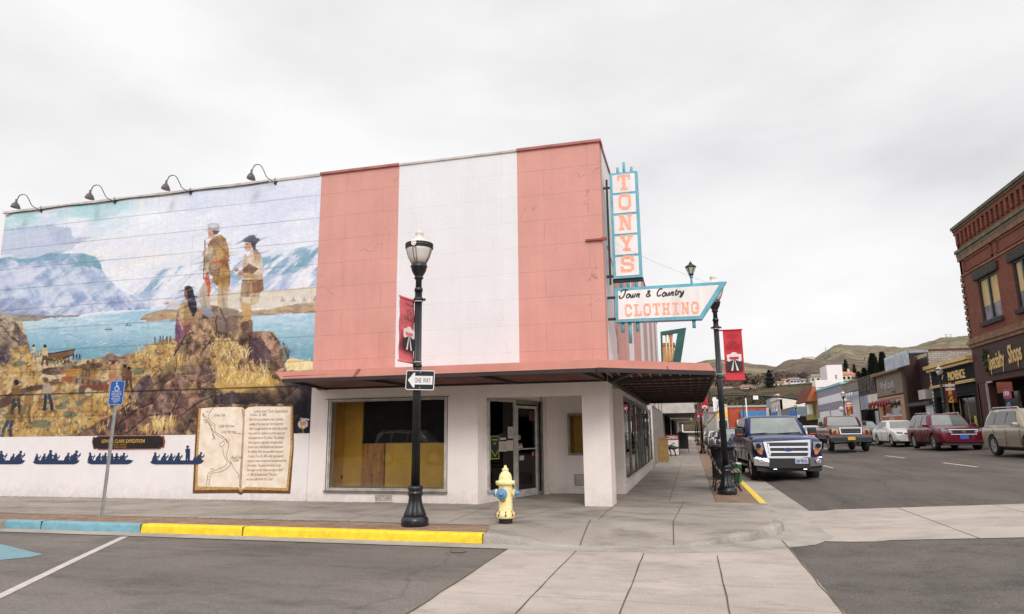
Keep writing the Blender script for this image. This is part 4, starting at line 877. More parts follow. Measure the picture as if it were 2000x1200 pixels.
# vent grille, cracked patch low on the wall
v = one(lambda b: window_frame(b,-5.02,-4.60,.015,.175,-.012,.0,.014), 'vent', M_low, store)
one(lambda b: (b.box(-5.0,-4.62,-.004,.0,.03,.16),), 'vent_grille', mat('vent_rust', rgb(196,184,170), .8, var=.3, scale=14), v)
one(lambda b: b.box(-6.612,-6.603,-.002,.0,0,2.5), 'wall_seam', mat('seam_grey', rgb(190,180,172), .8), store)
# conduit, bracket stub and bell on the upper wall
one(lambda b: (b.box(-.42,-.02,-.055,-.012,5.25,5.285), b.box(-.10,0.02,-.06,.0,5.24,5.30)), 'sign_bracket', mat('rust_red', rgb(140,72,62), .6), store)
b = MB(); b.tube([(XR+.03,.5,5.27),(XR+.10,.9,4.9),(XR+.06,1.3,4.2),(XR+.03,1.5,3.7),(XR+.06,1.75,3.3),(XR+.02,2.0,3.15)], .012, 5); b.tube([(XR+.03,1.9,7.0),(XR+.03,1.9,3.3)], .012, 5); b.build('conduit', mat('conduit', rgb(200,190,180), .5), store)

# canopy
can = MB(); B = [(-6.42,-1.43),(-.11,-1.50),(1.96,.02),(1.96,12.1)]; T = [(-6.62,-1.36),(-.09,-1.57+.12),(1.86,.0),(1.86,12.0)]
zb_, zt_ = 2.50, 2.655
fa = MB(); fa.use(M_can)
for i in range(3):
    (x0,y0),(x1,y1) = B[i],B[i+1]; (X0,Y0),(X1,Y1) = T[i],T[i+1]; fa.quad((x0,y0,zb_),(x1,y1,zb_),(X1,Y1,zt_),(X0,Y0,zt_))
fa.quad((-6.42,-1.43,zb_),(-6.62,-1.36,zt_),(-6.62,0,zt_),(-6.2,0,zb_-.1)); fa.quad((1.96,12.1,zb_),(1.86,12.0,zt_),(XR,12.0,zt_),(XR,12.1,zb_))
fa.add([(x,y,zt_) for x,y in T]+[(XR,12.0,zt_+.04),(XR,0,zt_+.04),(-6.62,0,zt_+.04)], [(0,1,5,6),(1,2,5),(2,3,4,5)], False)
canopy = fa.build('canopy', None, store, fixn=False)
b = MB()
for (xa, xb_) in ((-4.83,-4.79),(-2.47,-2.43),(-.46,-.42)): b.add([(xa,-1.472,zb_),(xb_,-1.475,zb_),(xb_+.10,-1.405,zt_),(xa+.06,-1.405,zt_)], [(0,1,2,3)], False)
b.add([(1.1,-.622,zb_),(1.13,-.60,zb_),(1.08,-.56,zt_),(1.05,-.585,zt_)], [(0,1,2,3)], False)
b.build('canopy_joint', mat('canopy_seam_line', rgb(150,86,76), .5), canopy)  # darker line along each fascia seam
# corrugated deck: ribs along X in front, along Y at the side
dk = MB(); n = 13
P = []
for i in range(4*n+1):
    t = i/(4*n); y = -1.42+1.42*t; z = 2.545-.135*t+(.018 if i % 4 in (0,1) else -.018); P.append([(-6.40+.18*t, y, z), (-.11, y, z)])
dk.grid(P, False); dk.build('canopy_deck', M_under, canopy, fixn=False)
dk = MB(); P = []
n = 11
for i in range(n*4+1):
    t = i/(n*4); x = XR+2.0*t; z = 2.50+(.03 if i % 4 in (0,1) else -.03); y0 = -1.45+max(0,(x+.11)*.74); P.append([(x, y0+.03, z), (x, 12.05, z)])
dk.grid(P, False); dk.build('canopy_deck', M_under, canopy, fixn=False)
b = MB()
for i in range(n): x = XR+2.0*(i+.62)/n; b.box(x-.012, x+.012, -1.3+max(0,(x+.11)*.74), 12.0, 2.44, 2.452)
b.build('deck_rib', mat('rib_worn', rgb(176,158,138), .6, var=.3, scale=8), canopy)
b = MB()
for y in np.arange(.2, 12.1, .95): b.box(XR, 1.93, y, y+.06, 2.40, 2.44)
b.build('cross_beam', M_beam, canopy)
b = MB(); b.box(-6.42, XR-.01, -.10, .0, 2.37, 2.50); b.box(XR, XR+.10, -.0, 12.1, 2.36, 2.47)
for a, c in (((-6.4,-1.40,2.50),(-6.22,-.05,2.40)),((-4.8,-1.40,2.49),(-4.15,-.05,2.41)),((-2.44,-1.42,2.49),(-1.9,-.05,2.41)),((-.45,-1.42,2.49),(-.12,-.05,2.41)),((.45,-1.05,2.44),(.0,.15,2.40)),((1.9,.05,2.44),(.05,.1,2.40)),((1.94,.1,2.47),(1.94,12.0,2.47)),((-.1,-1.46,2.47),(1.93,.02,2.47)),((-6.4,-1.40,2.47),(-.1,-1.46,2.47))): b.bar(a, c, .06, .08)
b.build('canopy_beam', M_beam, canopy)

# ---------------------------------------------------------------- painted book and canoes on the wall
def WP(x, y): p = FY(x, y, 0.0); return (float(p[0]), float(p[2]))
bk = lambda pts: [WP(360+x/5.715, 770+y/5.715) for x, y in pts]
def layer(name, pts, m, t, parent, t0=0.0):
    b = MB(); b.prism(pts, XZ(0.0), t0, t); return b.build(name, m, parent)
M_page = mat('painted_page', rgb(238, 228, 214), .7, var=.12, scale=4, col2=rgb(224, 200, 172))
M_gold = mat('painted_gold_edge', rgb(206, 166, 96), .7, var=.3, scale=20, col2=rgb(150,110,70)); M_cov = mat('painted_brown_cover', rgb(118, 74, 42), .7, var=.3, scale=12)
M_ink = mat('painted_brown_ink', rgb(124, 78, 66), .8, var=.2, scale=20); M_inkg = mat('painted_grey_ink', rgb(128, 110, 110), .8, var=.2, scale=20)
book = layer('painted_book', bk([(145,150),(640,135),(678,158),(700,135),(1220,128),(1222,600),(1183,1112),(665,1105),(632,1126),(590,1105),(95,1110),(118,600)]), M_cov, .0058, store)
layer('page_edges', bk([(165,160),(640,145),(680,172),(720,140),(1208,138),(1210,600),(1160,1080),(660,1065),(632,1095),(600,1065),(120,1072),(138,600)]), M_gold, .0068, book)
layer('left_page', bk([(190,160),(300,150),(560,142),(650,150),(676,180),(660,600),(634,1062),(600,1040),(150,1030),(162,600)]), M_page, .0078, book)
layer('right_page', bk([(680,180),(715,150),(800,138),(1188,142),(1186,600),(1140,1050),(700,1035),(640,1062),(662,600)]), M_page, .0078, book)
layer('page_shadow', bk([(640,160),(676,182),(662,600),(636,1058),(612,1036),(640,600),(655,300)]), mat('painted_gutter', rgb(196,166,146), .8, var=.2, scale=10), .0084, book)
BF = lambda u, v, t: (u, -.0078-t, v)
def bstroke(lines, w, m, name='map_line'):
    return stroke_mesh(name, [bk(smooth_line(l)) for l in lines], m, book, BF, w, .0012)
bstroke([[(205,215),(240,260),(285,330),(300,390),(325,420),(400,480),(440,500),(480,530),(500,560),(490,620),(470,700),(505,760),(520,790),(430,860),(330,880),(300,900),(275,1020)],
  [(330,150),(270,240),(290,300),(340,340),(350,420),(430,470),(490,540)], [(440,520),(450,560),(410,590),(400,560),(440,520)], [(430,590),(450,700),(480,760),(460,800),(350,850),(280,880),(262,920),(250,1025)], [(515,750),(570,850),(610,900),(605,940)], [(220,280),(270,330),(310,400),(330,480),(350,500)], [(550,440),(640,440)]], .010, M_inkg)
r_ = random.Random(3)
bstroke([[(x+r_.uniform(-12,12), y+r_.uniform(-12,12)) for _ in range(4)] for x, y in [(215,230),(230,260),(245,290),(262,312),(285,335),(300,360),(310,390),(318,420),(325,450),(330,480),(345,490),(330,500),(225,300),(240,318),(260,200),(285,200),(300,835),(320,845),(265,930),(262,960),(215,250),(480,540),(500,520),(470,500),(430,480),(300,345)]], .008, M_ink, 'map_hachure')
def btext(x, y, s, px, w=None):
    a = bk([(x, y)])[0]; c = bk([(x+200, y-1)])[0]; ux = (c[0]-a[0], 0, c[1]-a[1])
    sz = px/5.715/86*1.35
    return text_mesh('handwriting', s, sz, M_ink, book, (a[0], -.0082, a[1]), ux, (0,0,1), .0008, .35, .0, 'LEFT', w or .72)
for x, y, s in ((335,250,'Great Falls'), (388,372,'Little Narrows'), (412,436,'Long Narrows'), (525,722,'Rock Fort'), (540,752,'Camp')): btext(x, y, s, 34)
L_ = ['October 25, 1805', 'Rock Fort is an campsite of the Columbia', 'outside of the Lewis and Clark Expedition.', 'After a voyage down to the Great Falls (Celilo)', 'they came for a habitat out of the water and', 'the ancient site of The Dalles. They formed', 'their camp on a high point of rocks which', 'forms a kind of fortification well calculated', 'for defence. Here the expedition remained', 'October 25 to 28, 1805 while they awaited,', 'repaired canoes, hunted and reconnoitered the', 'river below. The party returned to camp', 'here again on their return journey on April', '15, 1806 to (Lewis story) "The place', 'we have called Rock Fort Camp"']
btext(775, 208, 'Lewis and Clark Expedition', 36, .80)
for i, s in enumerate(L_): btext(728-2.3*i, 246+51.3*i, s, 31, .60 if i else .7)
# canoe silhouettes
M_navy = mat('painted_navy', rgb(30, 52, 88), .7, var=.15, scale=6)
cz = lambda pts: [WP(x/3.0, 640+y/3.0) for x, y in pts]
def canoe(x0, x1, rowers, stand=None, parent=store, name='painted_canoe'):
    b = MB(); L = x1-x0; k = [0]
    def pz(pts):
        k[0] += 1; b.prism(cz(pts), XZ(0.0), 0.0, (.0060 if x1 < 1100 else .0102)+.0001*k[0])
    pz([(x0,788),(x0+18,780),(x0+50,778),(x1-60,778),(x1-20,774),(x1+4,780),(x1-12,796),(x1-30,802),(x0+30,802),(x0+12,798)])
    for (x, h, lean, kind) in rowers:
        s = h; y = 782
        pz([(x-.34*s,y),(x-.22*s,y-.40*s),(x-.06*s+lean*s*.5,y-.72*s),(x+.16*s+lean*s*.5,y-.70*s),(x+.20*s+lean*.3*s,y-.35*s),(x+.34*s,y)])
        hx, hy = x+.05*s+lean*s*.75, y-.84*s
        pz([(hx+.13*s*math.cos(a*PI/4), hy+.14*s*math.sin(a*PI/4)) for a in range(8)])
        for q in ribbon([(x+.05*s+lean*s*.4, y-.62*s), (x+.34*s+lean*s*.3, y-.42*s), (x+.55*s+lean*s*.3, y-.58*s)], .11*s): pz([tuple(p) for p in q])
        for q in ribbon([(x+.55*s+lean*s*.3, y-.75*s), (x+.30*s, y-.12*s)], .05*s): pz([tuple(p) for p in q])
    if stand:
        x, h = stand; y = 782
        pz([(x-.13*h,y),(x-.10*h,y-.5*h),(x-.15*h,y-.78*h),(x+.0*h,y-.88*h),(x+.12*h,y-.78*h),(x+.13*h,y-.5*h),(x+.10*h,y),(x+.03*h,y),(x,y-.4*h),(x-.04*h,y)])
        pz([(x+.0*h+.07*h*math.cos(a*PI/4), y-.95*h+.07*h*math.sin(a*PI/4)) for a in range(8)]); pz([(x-.10*h,y-.97*h),(x-.03*h,y-1.06*h),(x+.08*h,y-1.04*h),(x+.11*h,y-.97*h)])
        for q in ribbon([(x+.15*h,y-.85*h),(x+.13*h,y)], .03*h): pz([tuple(p) for p in q])
    return b.build(name, M_navy, parent)
canoe(-140, 145, [(-80,52,.1,0),(-30,58,0,0),(10,62,-.1,0),(72,44,.2,0),(108,62,.25,0)], None)
canoe(192, 464, [(215,44,0,0),(255,46,.15,0),(292,66,.05,0),(325,44,.1,0),(392,50,.2,0),(432,64,.3,0)], None)
canoe(510, 778, [(530,52,-.1,0),(575,48,.25,0),(612,50,.15,0),(655,46,0,0),(686,48,-.1,0),(718,50,.2,0)], None)
canoe(880, 1195, [(908,52,0,0),(958,48,.2,0),(1000,46,.1,0),(1040,50,.15,0),(1165,54,.3,0),(1140,26,0,0)], (1100, 86))
# ---------------------------------------------------------------- name plaque on the mural wall
M_plq = mat('plaque_black', (.018,.014,.012), .4, var=0); M_plr = mat('plaque_red_rim', rgb(150,72,44), .5, var=.2)
M_gld = mat('gold_letters', rgb(222,170,72), .5, var=.15); M_gld2 = mat('dim_gold_letters', rgb(150,112,52), .5, var=.15)
def plq(k):
    a = [(545,668),(552,640),(565,645),(580,636),(940,632),(952,640),(962,634),(968,668),(962,704),(950,698),(940,710),(582,714),(566,706),(554,712)]
    cx, cy = 757, 673; return [((x-cx)*k+cx, (y-cy)*(1-(1-k)*4)+cy) for x, y in a]
pl = thing('wall_plaque', 'black plaque with gold lettering and a red rim mounted under the mural', 'plaque', (-11.4, 0, 1.27))
off = Vector((-11.4, 0, 1.27))
def loc(o, v): 
    o.data.transform(Matrix.Translation(-v)); return o
b = MB(); b.prism(cz(plq(1.0)), XZ(0.0), 0, .03); loc(b.build('rim', M_plr, pl), off)
b = MB(); b.prism(cz(plq(.978)), XZ(0.0), 0, .034); loc(b.build('board', M_plq, pl), off)
for s, px, py, sz, m, ww in (('LEWIS & CLARK EXPEDITION', 602, 676, .115, M_gld, .0), ('AT ROCK FORT', 640, 692, .06, M_gld2, 0), ('BY: ROBERT THOMAS', 660, 705, .045, M_gld2, 0)):
    a = cz([(px, py)])[0]; e = cz([(px+300, py-1.5)])[0]
    o = text_mesh('lettering', s, sz, m, pl, (a[0], -.0345, a[1]), (e[0]-a[0], 0, e[1]-a[1]), (0,0,1), .0015, 0, .001, 'LEFT', {.115: .83, .06: 1.25, .045: 1.0}[sz]); loc(o, off)

# ---------------------------------------------------------------- gooseneck lamps above the mural
M_gal = mat('lamp_grey_metal', rgb(112, 100, 92), .5, .3, var=.2); M_blk2 = mat('black_iron', rgb(34, 36, 40), .45, var=.2)
def gooseneck():
    t = thing('gooseneck_lamp', '', 'lamp', (0,0,0), 0, 'gooseneck lamps above the mural')
    b = MB(); b.tube(smooth_line3([(0,-.02,0),(-.12,-.10,.06),(-.26,-.22,.16),(-.36,-.3,.40),(-.44,-.36,.56),(-.56,-.42,.60),(-.67,-.48,.52),(-.72,-.5,.36)]), .016, 8); b.build('arm', M_blk2, t)
    b = MB(); b.lathe([(.02,.38),(.035,.37),(.04,.25),(.06,.22),(.12,.14),(.155,.03),(.16,.0)], (-.74,-.52,-.02), 18); b.build('lamp_shade', M_gal, t, fixn=False)
    b = MB(); b.box(-.05,.05,-.05,.0,-.06,.05); b.tube([(0,-.03,.04),(.0,-.03,.12)], .02, 6); b.tube([(0,-.03,0),(.12,-.02,.06)], .012, 5); b.build('bracket', M_blk2, t)
    b = MB(); b.lathe([(.01,.0),(.04,.02),(.045,.08),(.02,.12)], (-.03,-.03,.10), 10); b.build('sensor', mat('sensor', rgb(190,186,180), .4), t)
    return t
def smooth_line3(pts, k=5):
    P = [Vector(p) for p in pts]; out = []
    for i in range(len(P)-1):
        p0 = P[max(i-1,0)]; p1 = P[i]; p2 = P[i+1]; p3 = P[min(i+2,len(P)-1)]
        for j_ in range(k):
            t = j_/k; out.append(0.5*((2*p1)+(-p0+p2)*t+(2*p0-5*p1+4*p2-p3)*t*t+(-p0+3*p1-3*p2+p3)*t**3))
    out.append(P[-1]); return out
gl = gooseneck()
gpos = [(-14.92,'above the dark painted cloud, leftmost above the mural'), (-12.52,'above the mural, second from the left'), (-10.22,'above the mural, third from the left'), (-7.82,'above the mural, nearest the pink wall')]
for i, (x, lab) in enumerate(gpos):
    o = gl if i == 0 else put(gl, (0,0,0)); o.location = (x, 0, 7.34); o['label'] = 'grey gooseneck lamp '+lab; o.scale = (.52, .8, .62)

# ---------------------------------------------------------------- blade sign
M_teal = mat('sign_teal', rgb(104, 176, 192), .45, var=.2, scale=5, col2=rgb(84,150,166)); M_sw = mat('sign_white', rgb(238, 232, 230), .45, var=.10, scale=4, streak=True)
M_or = mat('sign_faded_orange', rgb(232, 140, 100), .55, var=.25, scale=24, col2=rgb(240,186,162)); M_bks = mat('sign_black', rgb(40,34,36), .5, var=.1)
sg = thing('blade_sign', 'tall teal framed shop sign with orange letters above a white arrow shaped panel', 'shop sign', (0.1, .42, 3.5))
SO = Vector((0.1, .42, 3.5)); SY = .42
def sp(x, y): p = FY(x, y, SY); return (float(p[0]), float(p[2]))
def P_(b, pts, t0, t1): b.prism(pts, XZ(SY), t0, t1)
# tower: body, panels, frame, letters
tw = [sp(1191,343), sp(1245,339), sp(1255,545), sp(1200,547)]
x0t, x1t, z0t, z1t = tw[0][0], tw[1][0], tw[3][1], tw[0][1]
b = MB(); b.box(x0t, x1t, SY-.10, SY+.12, z0t, z1t); loc(b.build('tower_body', M_teal, sg), SO)
b = MB(); n = 5; hh = (z1t-z0t-.05)/n
for i in range(n): b.box(x0t+.055, x1t-.055, SY-.108, SY-.1, z0t+.05+i*hh, z0t+i*hh+hh-.0)
loc(b.build('letter_panel', M_sw, sg), SO)
tt = []
for i, ch in enumerate('TONYS'):
    cxx = (x0t+x1t)/2+.008; w_ = .27; h_ = .34; zz = z1t-hh*(i+1)+.075 if i else z1t-hh+.05
    o = slab_text('letter', ch, M_or, sg, cxx-w_/2, zz, w_, h_, SY-.108, t=.004); loc(o, SO)
# tubes on top and between
b = MB()
for x, h in ((1206,328),(1218,318),(1233,327)):
    b = MB(); px, pz = sp(x, h); b.tube([(px, SY, z1t-.01), (px, SY, pz)], .028, 8); loc(b.build('tube', M_teal, sg), SO)
for x in (1213,1227,1243): b = MB(); px, pz = sp(x, 556); b.tube([(px, SY, z0t+.01), (px, SY, pz-.1)], .03, 8); loc(b.build('tube', M_teal, sg), SO)
aw = [sp(1202,565), sp(1419,552), sp(1371,625), sp(1204,631)]
b = MB(); P_(b, aw, -.12, .10); loc(b.build('arrow_body', M_teal, sg), SO)
ai = [sp(1208,571), sp(1404,559), sp(1366,619), sp(1209,626)]
b = MB(); P_(b, ai, .10, .106); loc(b.build('arrow_panel', M_sw, sg), SO)
b = MB()
for x, y0, y1 in ((1217,628,650),(1232,628,671),(1246,628,648),(1356,624,641)):
    b = MB(); px, pz = sp(x, y1); pz0 = sp(x, y0)[1]; b.tube([(px, SY, pz0), (px, SY, pz)], .033, 8); loc(b.build('hanging_tube', M_teal, sg), SO)
s7 = lambda x, y: sp(1160+x/3.157, 300+y/3.157)
AF = lambda u, v, t: (u, SY-.106-t, v)
# script lettering
GL = {'T': [[(0,0),(8,-14),(30,-16),(50,-12)], [(32,-14),(28,10),(20,32),(4,40),(-6,30),(0,22)]],
 'o': [[(12,12),(2,20),(2,34),(12,38),(20,28),(18,14),(12,12),(22,18)]],
 'w': [[(0,14),(2,34),(10,36),(16,16),(16,32),(24,36),(30,22),(30,14),(34,17)]],
 'n': [[(0,36),(4,14),(2,26),(12,13),(18,18),(14,34),(22,34)]],
 '&': [[(28,34),(8,4),(12,-4),(20,0),(14,10),(2,22),(4,34),(16,34),(26,20)]],
 'C': [[(30,-8),(26,-14),(12,-8),(2,12),(6,32),(18,34),(28,26)]],
 'u': [[(0,14),(0,32),(8,36),(18,16),(18,32),(24,34)]],
 't': [[(10,-2),(4,30),(10,36),(16,30)], [(0,10),(16,8)]],
 'r': [[(0,36),(4,14),(6,18),(14,13),(16,18)]],
 'y': [[(0,12),(2,28),(10,30),(18,12),(12,44),(2,52),(0,44),(22,26)]]}
lines = []
def word(txt, x, y, sl):
    for ch in txt:
        for l in GL[ch]:
            lines.append([s7(x+px*.92-(py-20)*.12, y+py*.92+sl*(px)) for px, py in smooth_line(l, 3)])
        x += {'T': 38, 'o': 25, 'w': 37, 'n': 25, 'C': 34, 'u': 26, 't': 18, 'r': 18, 'y': 22, '&': 34}[ch]; y += sl*26
    return x
word('Town', 166, 864, -.05); word('&', 326, 858, -.05); word('Country', 390, 855, -.07)
b = MB()
for i, l in enumerate(lines):
    for k, q in enumerate(ribbon(l, .027)): b.prism([tuple(p) for p in q], AF, 0, .003+.0001*(i % 7)+.00005*(k % 3))
loc(b.build('script_lettering', M_bks, sg), SO)
xa, za = s7(195,1010); xb2, zb2 = s7(650,993)
w_ = (xb2-xa)/(8+7*.24); o = slab_text('lettering', 'CLOTHING', M_or, sg, xa, za, w_, .245, SY-.106, .24, (zb2-za)/(xb2-xa)); loc(o, SO)
# lantern standing on the arrow
px, pz = sp(1351, 556); b = MB(); b.tube([(px, SY, pz-.05), (px, SY, pz+.16)], .022, 8); b.lathe([(.03,.14),(.035,.17),(.022,.19)], (px,SY,pz), 10); loc(b.build('lantern_post', M_teal, sg), SO)
b = MB(); b.lathe([(.03,.17),(.045,.21),(.05,.215),(.10,.36),(.115,.37),(.11,.385),(.06,.42),(.03,.44),(.035,.455),(.01,.47),(.012,.49),(0,.5)], (px,SY,pz-.01), 6, smooth=False); lo = loc(b.build('lantern', M_blk2, sg), SO)
b = MB(); b.lathe([(.049,.225),(.098,.352)], (px,SY,pz-.01), 6, smooth=False)
b2 = MB(); 
for k in range(6):
    a0, a1_ = 2*PI*(k+.12)/6, 2*PI*(k+.88)/6; c_ = 1.03
    b2.add([(px+r0*c_*math.cos(a), SY+r0*c_*math.sin(a), pz-.01+z) for (r0, z, a) in ((.052,.228,a0),(.052,.228,a1_),(.098,.348,a1_),(.098,.348,a0))], [(0,1,2,3)], False)
loc(b2.build('lantern_glass', mat('lantern_glass', rgb(190,186,170), .3), lo), SO)
b = MB(); b.box(XR, x0t, SY-.02, SY+.02, 6.5, 6.54); b.box(XR, x0t, SY-.02, SY+.02, 4.55, 4.6); b.box(XR, x0t+.03, SY-.02, SY+.02, 4.1, 4.15); b.box(XR, x0t+.03, SY-.02, SY+.02, 3.65, 3.7); b.box(x0t-.005, x0t+.9, SY-.04, SY+.04, z0t-.05, z0t-.002) if False else b.box(x0t-.02, x1t+.02, SY-.06, SY+.06, z0t-.06, z0t-.001)
b.box(XR+.06, XR+.10, SY-.03, SY+.03, 4.4, 6.7)
loc(b.build('bracket', mat('rusty_black', rgb(60,50,46), .7, var=.3, scale=12), sg), SO)
b = MB(); b.tube([(.0,.0,5.27),(1.0,.3,4.75),(2.0,.42,4.28)], .002, 4); b.tube([(-.05,.1,7.42),(.12,.42,6.75)], .006, 4); loc(b.build('guy_wire', mat('wire', rgb(130,126,124), .5), sg), SO)

# ---------------------------------------------------------------- street lamp
M_post = mat('post_black_paint', rgb(20, 24, 30), .38, var=.25, scale=8, coat=.2)
M_acr = mat('lamp_acrylic', rgb(226, 216, 206), .35, var=.08, scale=3)
def street_lamp():
    t = thing('street_lamp', '', 'street lamp', (0,0,0), 0, 'black acorn street lamps')
    b = MB()
    b.lathe([(.205,0),(.212,.02),(.212,.09),(.20,.12),(.17,.15)], n=32)
    b.lathe([(.17,.14),(.172,.17),(.145,.24),(.112,.33),(.098,.42),(.108,.455),(.112,.47)], n=64, flute=.16, nf=8)
    b.lathe([(.112,.465),(.125,.48),(.118,.50),(.106,.52),(.112,.535),(.125,.555),(.118,.585),(.085,.605)], n=32); b.build('base', M_post, t, fixn=False)
    b = MB(); b.lathe([(.070,.59),(.066,2.0),(.060,3.72)], n=80, flute=.18, nf=16); b.lathe([(.066,3.70),(.072,3.73),(.06,3.76),(.055,3.77)], n=20)
    b.lathe([(.072,2.45),(.076,2.47),(.07,2.50)], n=20)
    b.build('post', M_post, t, fixn=False)
    b = MB(); b.lathe([(.05,3.75),(.05,3.88),(.055,3.90),(.08,3.925),(.062,3.95),(.075,3.97),(.115,4.04),(.13,4.10),(.145,4.125),(.125,4.14),(.13,4.165),(.12,4.175)], n=28); b.build('fitter', M_post, t, fixn=False)
    b = MB(); b.lathe([(.115,4.165),(.17,4.27),(.205,4.38),(.218,4.44)], n=28); b.lathe([(.222,4.48),(.205,4.51),(.14,4.58),(.10,4.60),(.07,4.615),(.06,4.64),(.055,4.66),(.075,4.69),(.05,4.73),(.02,4.745),(0,4.75)], n=28); g = b.build('globe', M_acr, t, fixn=False)
    b = MB(); b.lathe([(.219,4.43),(.230,4.43),(.230,4.445),(.219,4.445)], n=28); b.lathe([(.219,4.495),(.230,4.495),(.230,4.51),(.219,4.51)], n=28); b.lathe([(.2195,4.44),(.2195,4.5)], n=28)
    for k in range(16):
        a = 2*PI*k/16; b.box(-.007,.007,.221,.232,4.44,4.50); n0 = len(b.v)-8
        for q in range(n0, n0+8): x, y, z = b.v[q]; b.v[q] = (x*math.cos(a)-y*math.sin(a), x*math.sin(a)+y*math.cos(a), z)
    for k in range(8):
        a = 2*PI*(k//2)/4+(.13 if k % 2 else -.13)+PI/4*0-PI/2; b.tube([(.122*math.cos(a),.122*math.sin(a),4.17),(.176*math.cos(a),.176*math.sin(a),4.27),(.205*math.cos(a),.205*math.sin(a),4.36),(.224*math.cos(a),.224*math.sin(a),4.43)], .005, 4)
    b.build('cage', M_blk2, t, fixn=False)
    b = MB()
    for k in range(4):
        a = PI/2*k-PI/2; c, s = math.cos(a), math.sin(a); b.lathe([(.045,.232),(.045,.244),(0,.245)], (0,0,4.47), 16, 'y') if k == 1 else None
        if k == 3 or True:
            pts = []
    b.lathe([(.045,-.244),(.045,-.230)], (0,0,4.47), 16, 'y'); md = b.build('medallion', mat('medallion_white', rgb(236,232,228), .4, var=0), t)
    b = MB()
    for k in range(5): a = 2*PI*k/5+.6; b.lathe([(.009,-.247),(.009,-.243)], (.028*math.cos(a),0,4.47+.028*math.sin(a)), 6, 'y')
    b.build('emblem', mat('emblem_red', rgb(200,60,60), .5, var=0), md)
    b = MB()
    for z in (3.52, 2.52): b.lathe([(.064,z),(.074,z+.003),(.074,z+.018),(.064,z+.02)], n=18)
    b.build('strap', M_alu, t)
    b = MB(); b.box(-.12,.12,-.02,.02,3.54,3.575); b.lathe([(.06,3.53),(.076,3.54),(.076,3.59),(.06,3.6)], n=16); b.build('clamp', M_blk2, t)
    return t
SL = street_lamp(); SL.location = (-2.76, -3.18, 0); SL['label'] = 'black street lamp between the yellow kerb and the shop window of the pink store'
l2 = put(SL, (2.16, 2.95, 0), 0, 'black street lamp beside the bench, its globe behind the arrow of the shop sign'); l2.scale = (1.0, 1.0, 1.06)
for (y, lab) in ((32.5, 'black street lamp on the pavement beyond the canopy, third along the left kerb'), (60, 'black street lamp far down the left pavement, fourth along the kerb'), (90, 'smallest black street lamp at the far end of the left pavement')):
    put(SL, (2.12, y, 0), 0, lab)
for (y, z, lab) in ((32.84, .62, 'black street lamp in front of the black and gold shop front'), (59.75, .62, 'black street lamp in front of the grey and white striped building'), (91.5, .62, 'black street lamp in front of the blue grey building'), (113.6, .62, 'farthest black street lamp on the right side, in front of the cream building')):
    put(SL, (16.5, y*1.015, z-.1), 0, lab)

# banners ---------------------------------------------------------------------
M_red = mat('banner_red', rgb(206, 44, 58), .6, var=.08, scale=3); M_redf = mat('banner_faded_red', rgb(232, 116, 122), .6, var=.12, scale=3)
def banner(w, h, m, shade_, name='banner', flip=1, bend=.03):
    """hangs in its local XZ plane, from x=0 outwards, z=0 top"""
    t = thing(name, '', 'banner', (0,0,0), 0, 'red street banners')
    b = MB(); n = 10; P = []
    for i in range(n+1):
        z = -h*i/n; P.append([(x*w*flip, bend*math.sin(PI*i/n)*math.sin(PI*x*.9)+.008*math.sin(i*1.7), z) for x in np.linspace(0,1,7)])
    b.grid(P, True); Q = [[(p[0],p[1]+.004,p[2]) for p in r] for r in P]; b.grid(Q, True); cl = b.build('cloth', m, t, fixn=False)
    for z_ in (0, -h): b = MB(); b.tube([(-.16*flip,0,z_),(w*flip+.02*flip,0,z_)], .018, 6); b.build('rod', m, t)
    Yf = -.042 if bend > 0 else -.02
    F = lambda u, v, tt: ((u if flip > 0 else u-w), Yf-.0-tt+.004*0, v)
    mk = mat('banner_print', rgb(60,46,48) if m is M_red else rgb(112,70,72), .6, var=.1); mw = mat('banner_white', rgb(236,226,220), .6, var=.05)
    mk2 = mat('banner_road', rgb(48,42,44) if m is M_red else rgb(96,84,78), .6, var=.1)
    cx = w/2 if flip > 0 else -w/2
    for s, sz, zz in (('Welcome', .062*w/.36, -.13*h), ('to', .055*w/.36, -.20*h), ('THE', .085*w/.36, -.28*h), ('DALLES', .085*w/.36, -.36*h)):
        text_mesh('lettering', s, sz, mk, cl, (cx, Yf-.001, zz), (1,0,0), (0,0,1), .001, .2 if s[0] in 'Wt' else 0, 0, 'CENTER', .9)
    b = MB(); FF = lambda u, v, tt: (cx-w/2+u*w, Yf-tt, -h*v)
    b.use(mw); b.prism([(.12,.62),(.12,.50),(.30,.49),(.42,.455),(.58,.455),(.70,.49),(.88,.50),(.88,.62),(.72,.66),(.5,.60),(.28,.66)], FF, 0, .002)
    b.use(m); b.prism([(.24,.545),(.76,.545),(.72,.60),(.28,.60)], FF, .002, .003)
    b.use(mk2); b.prism([(.08,.66),(.5,.595),(.92,.66),(.92,.82),(.08,.82)], FF, .002, .0035)
    b.use(mw); b.prism([(.30,.82),(.40,.82),(.485,.60),(.47,.60)], FF, .0035, .005); b.prism([(.60,.82),(.70,.82),(.53,.60),(.515,.60)], FF, .0035, .005)
    b.build('painted_road', None, cl)
    return t
bn = banner(.42, 1.16, M_red, 0, 'street_banner'); bn.location = (2.30, 2.95, 3.70); bn['label'] = 'red banner hanging from the street lamp by the bench, road picture in the middle'
bn2 = banner(.46, 1.02, M_redf, 0, 'street_banner', -1, .02); bn2.location = (-2.83, -3.18, 3.54); bn2.rotation_euler = (0, 0, rad(84)); bn2['label'] = 'faded pinkish red banner hanging edge-on from the street lamp before the pink store'
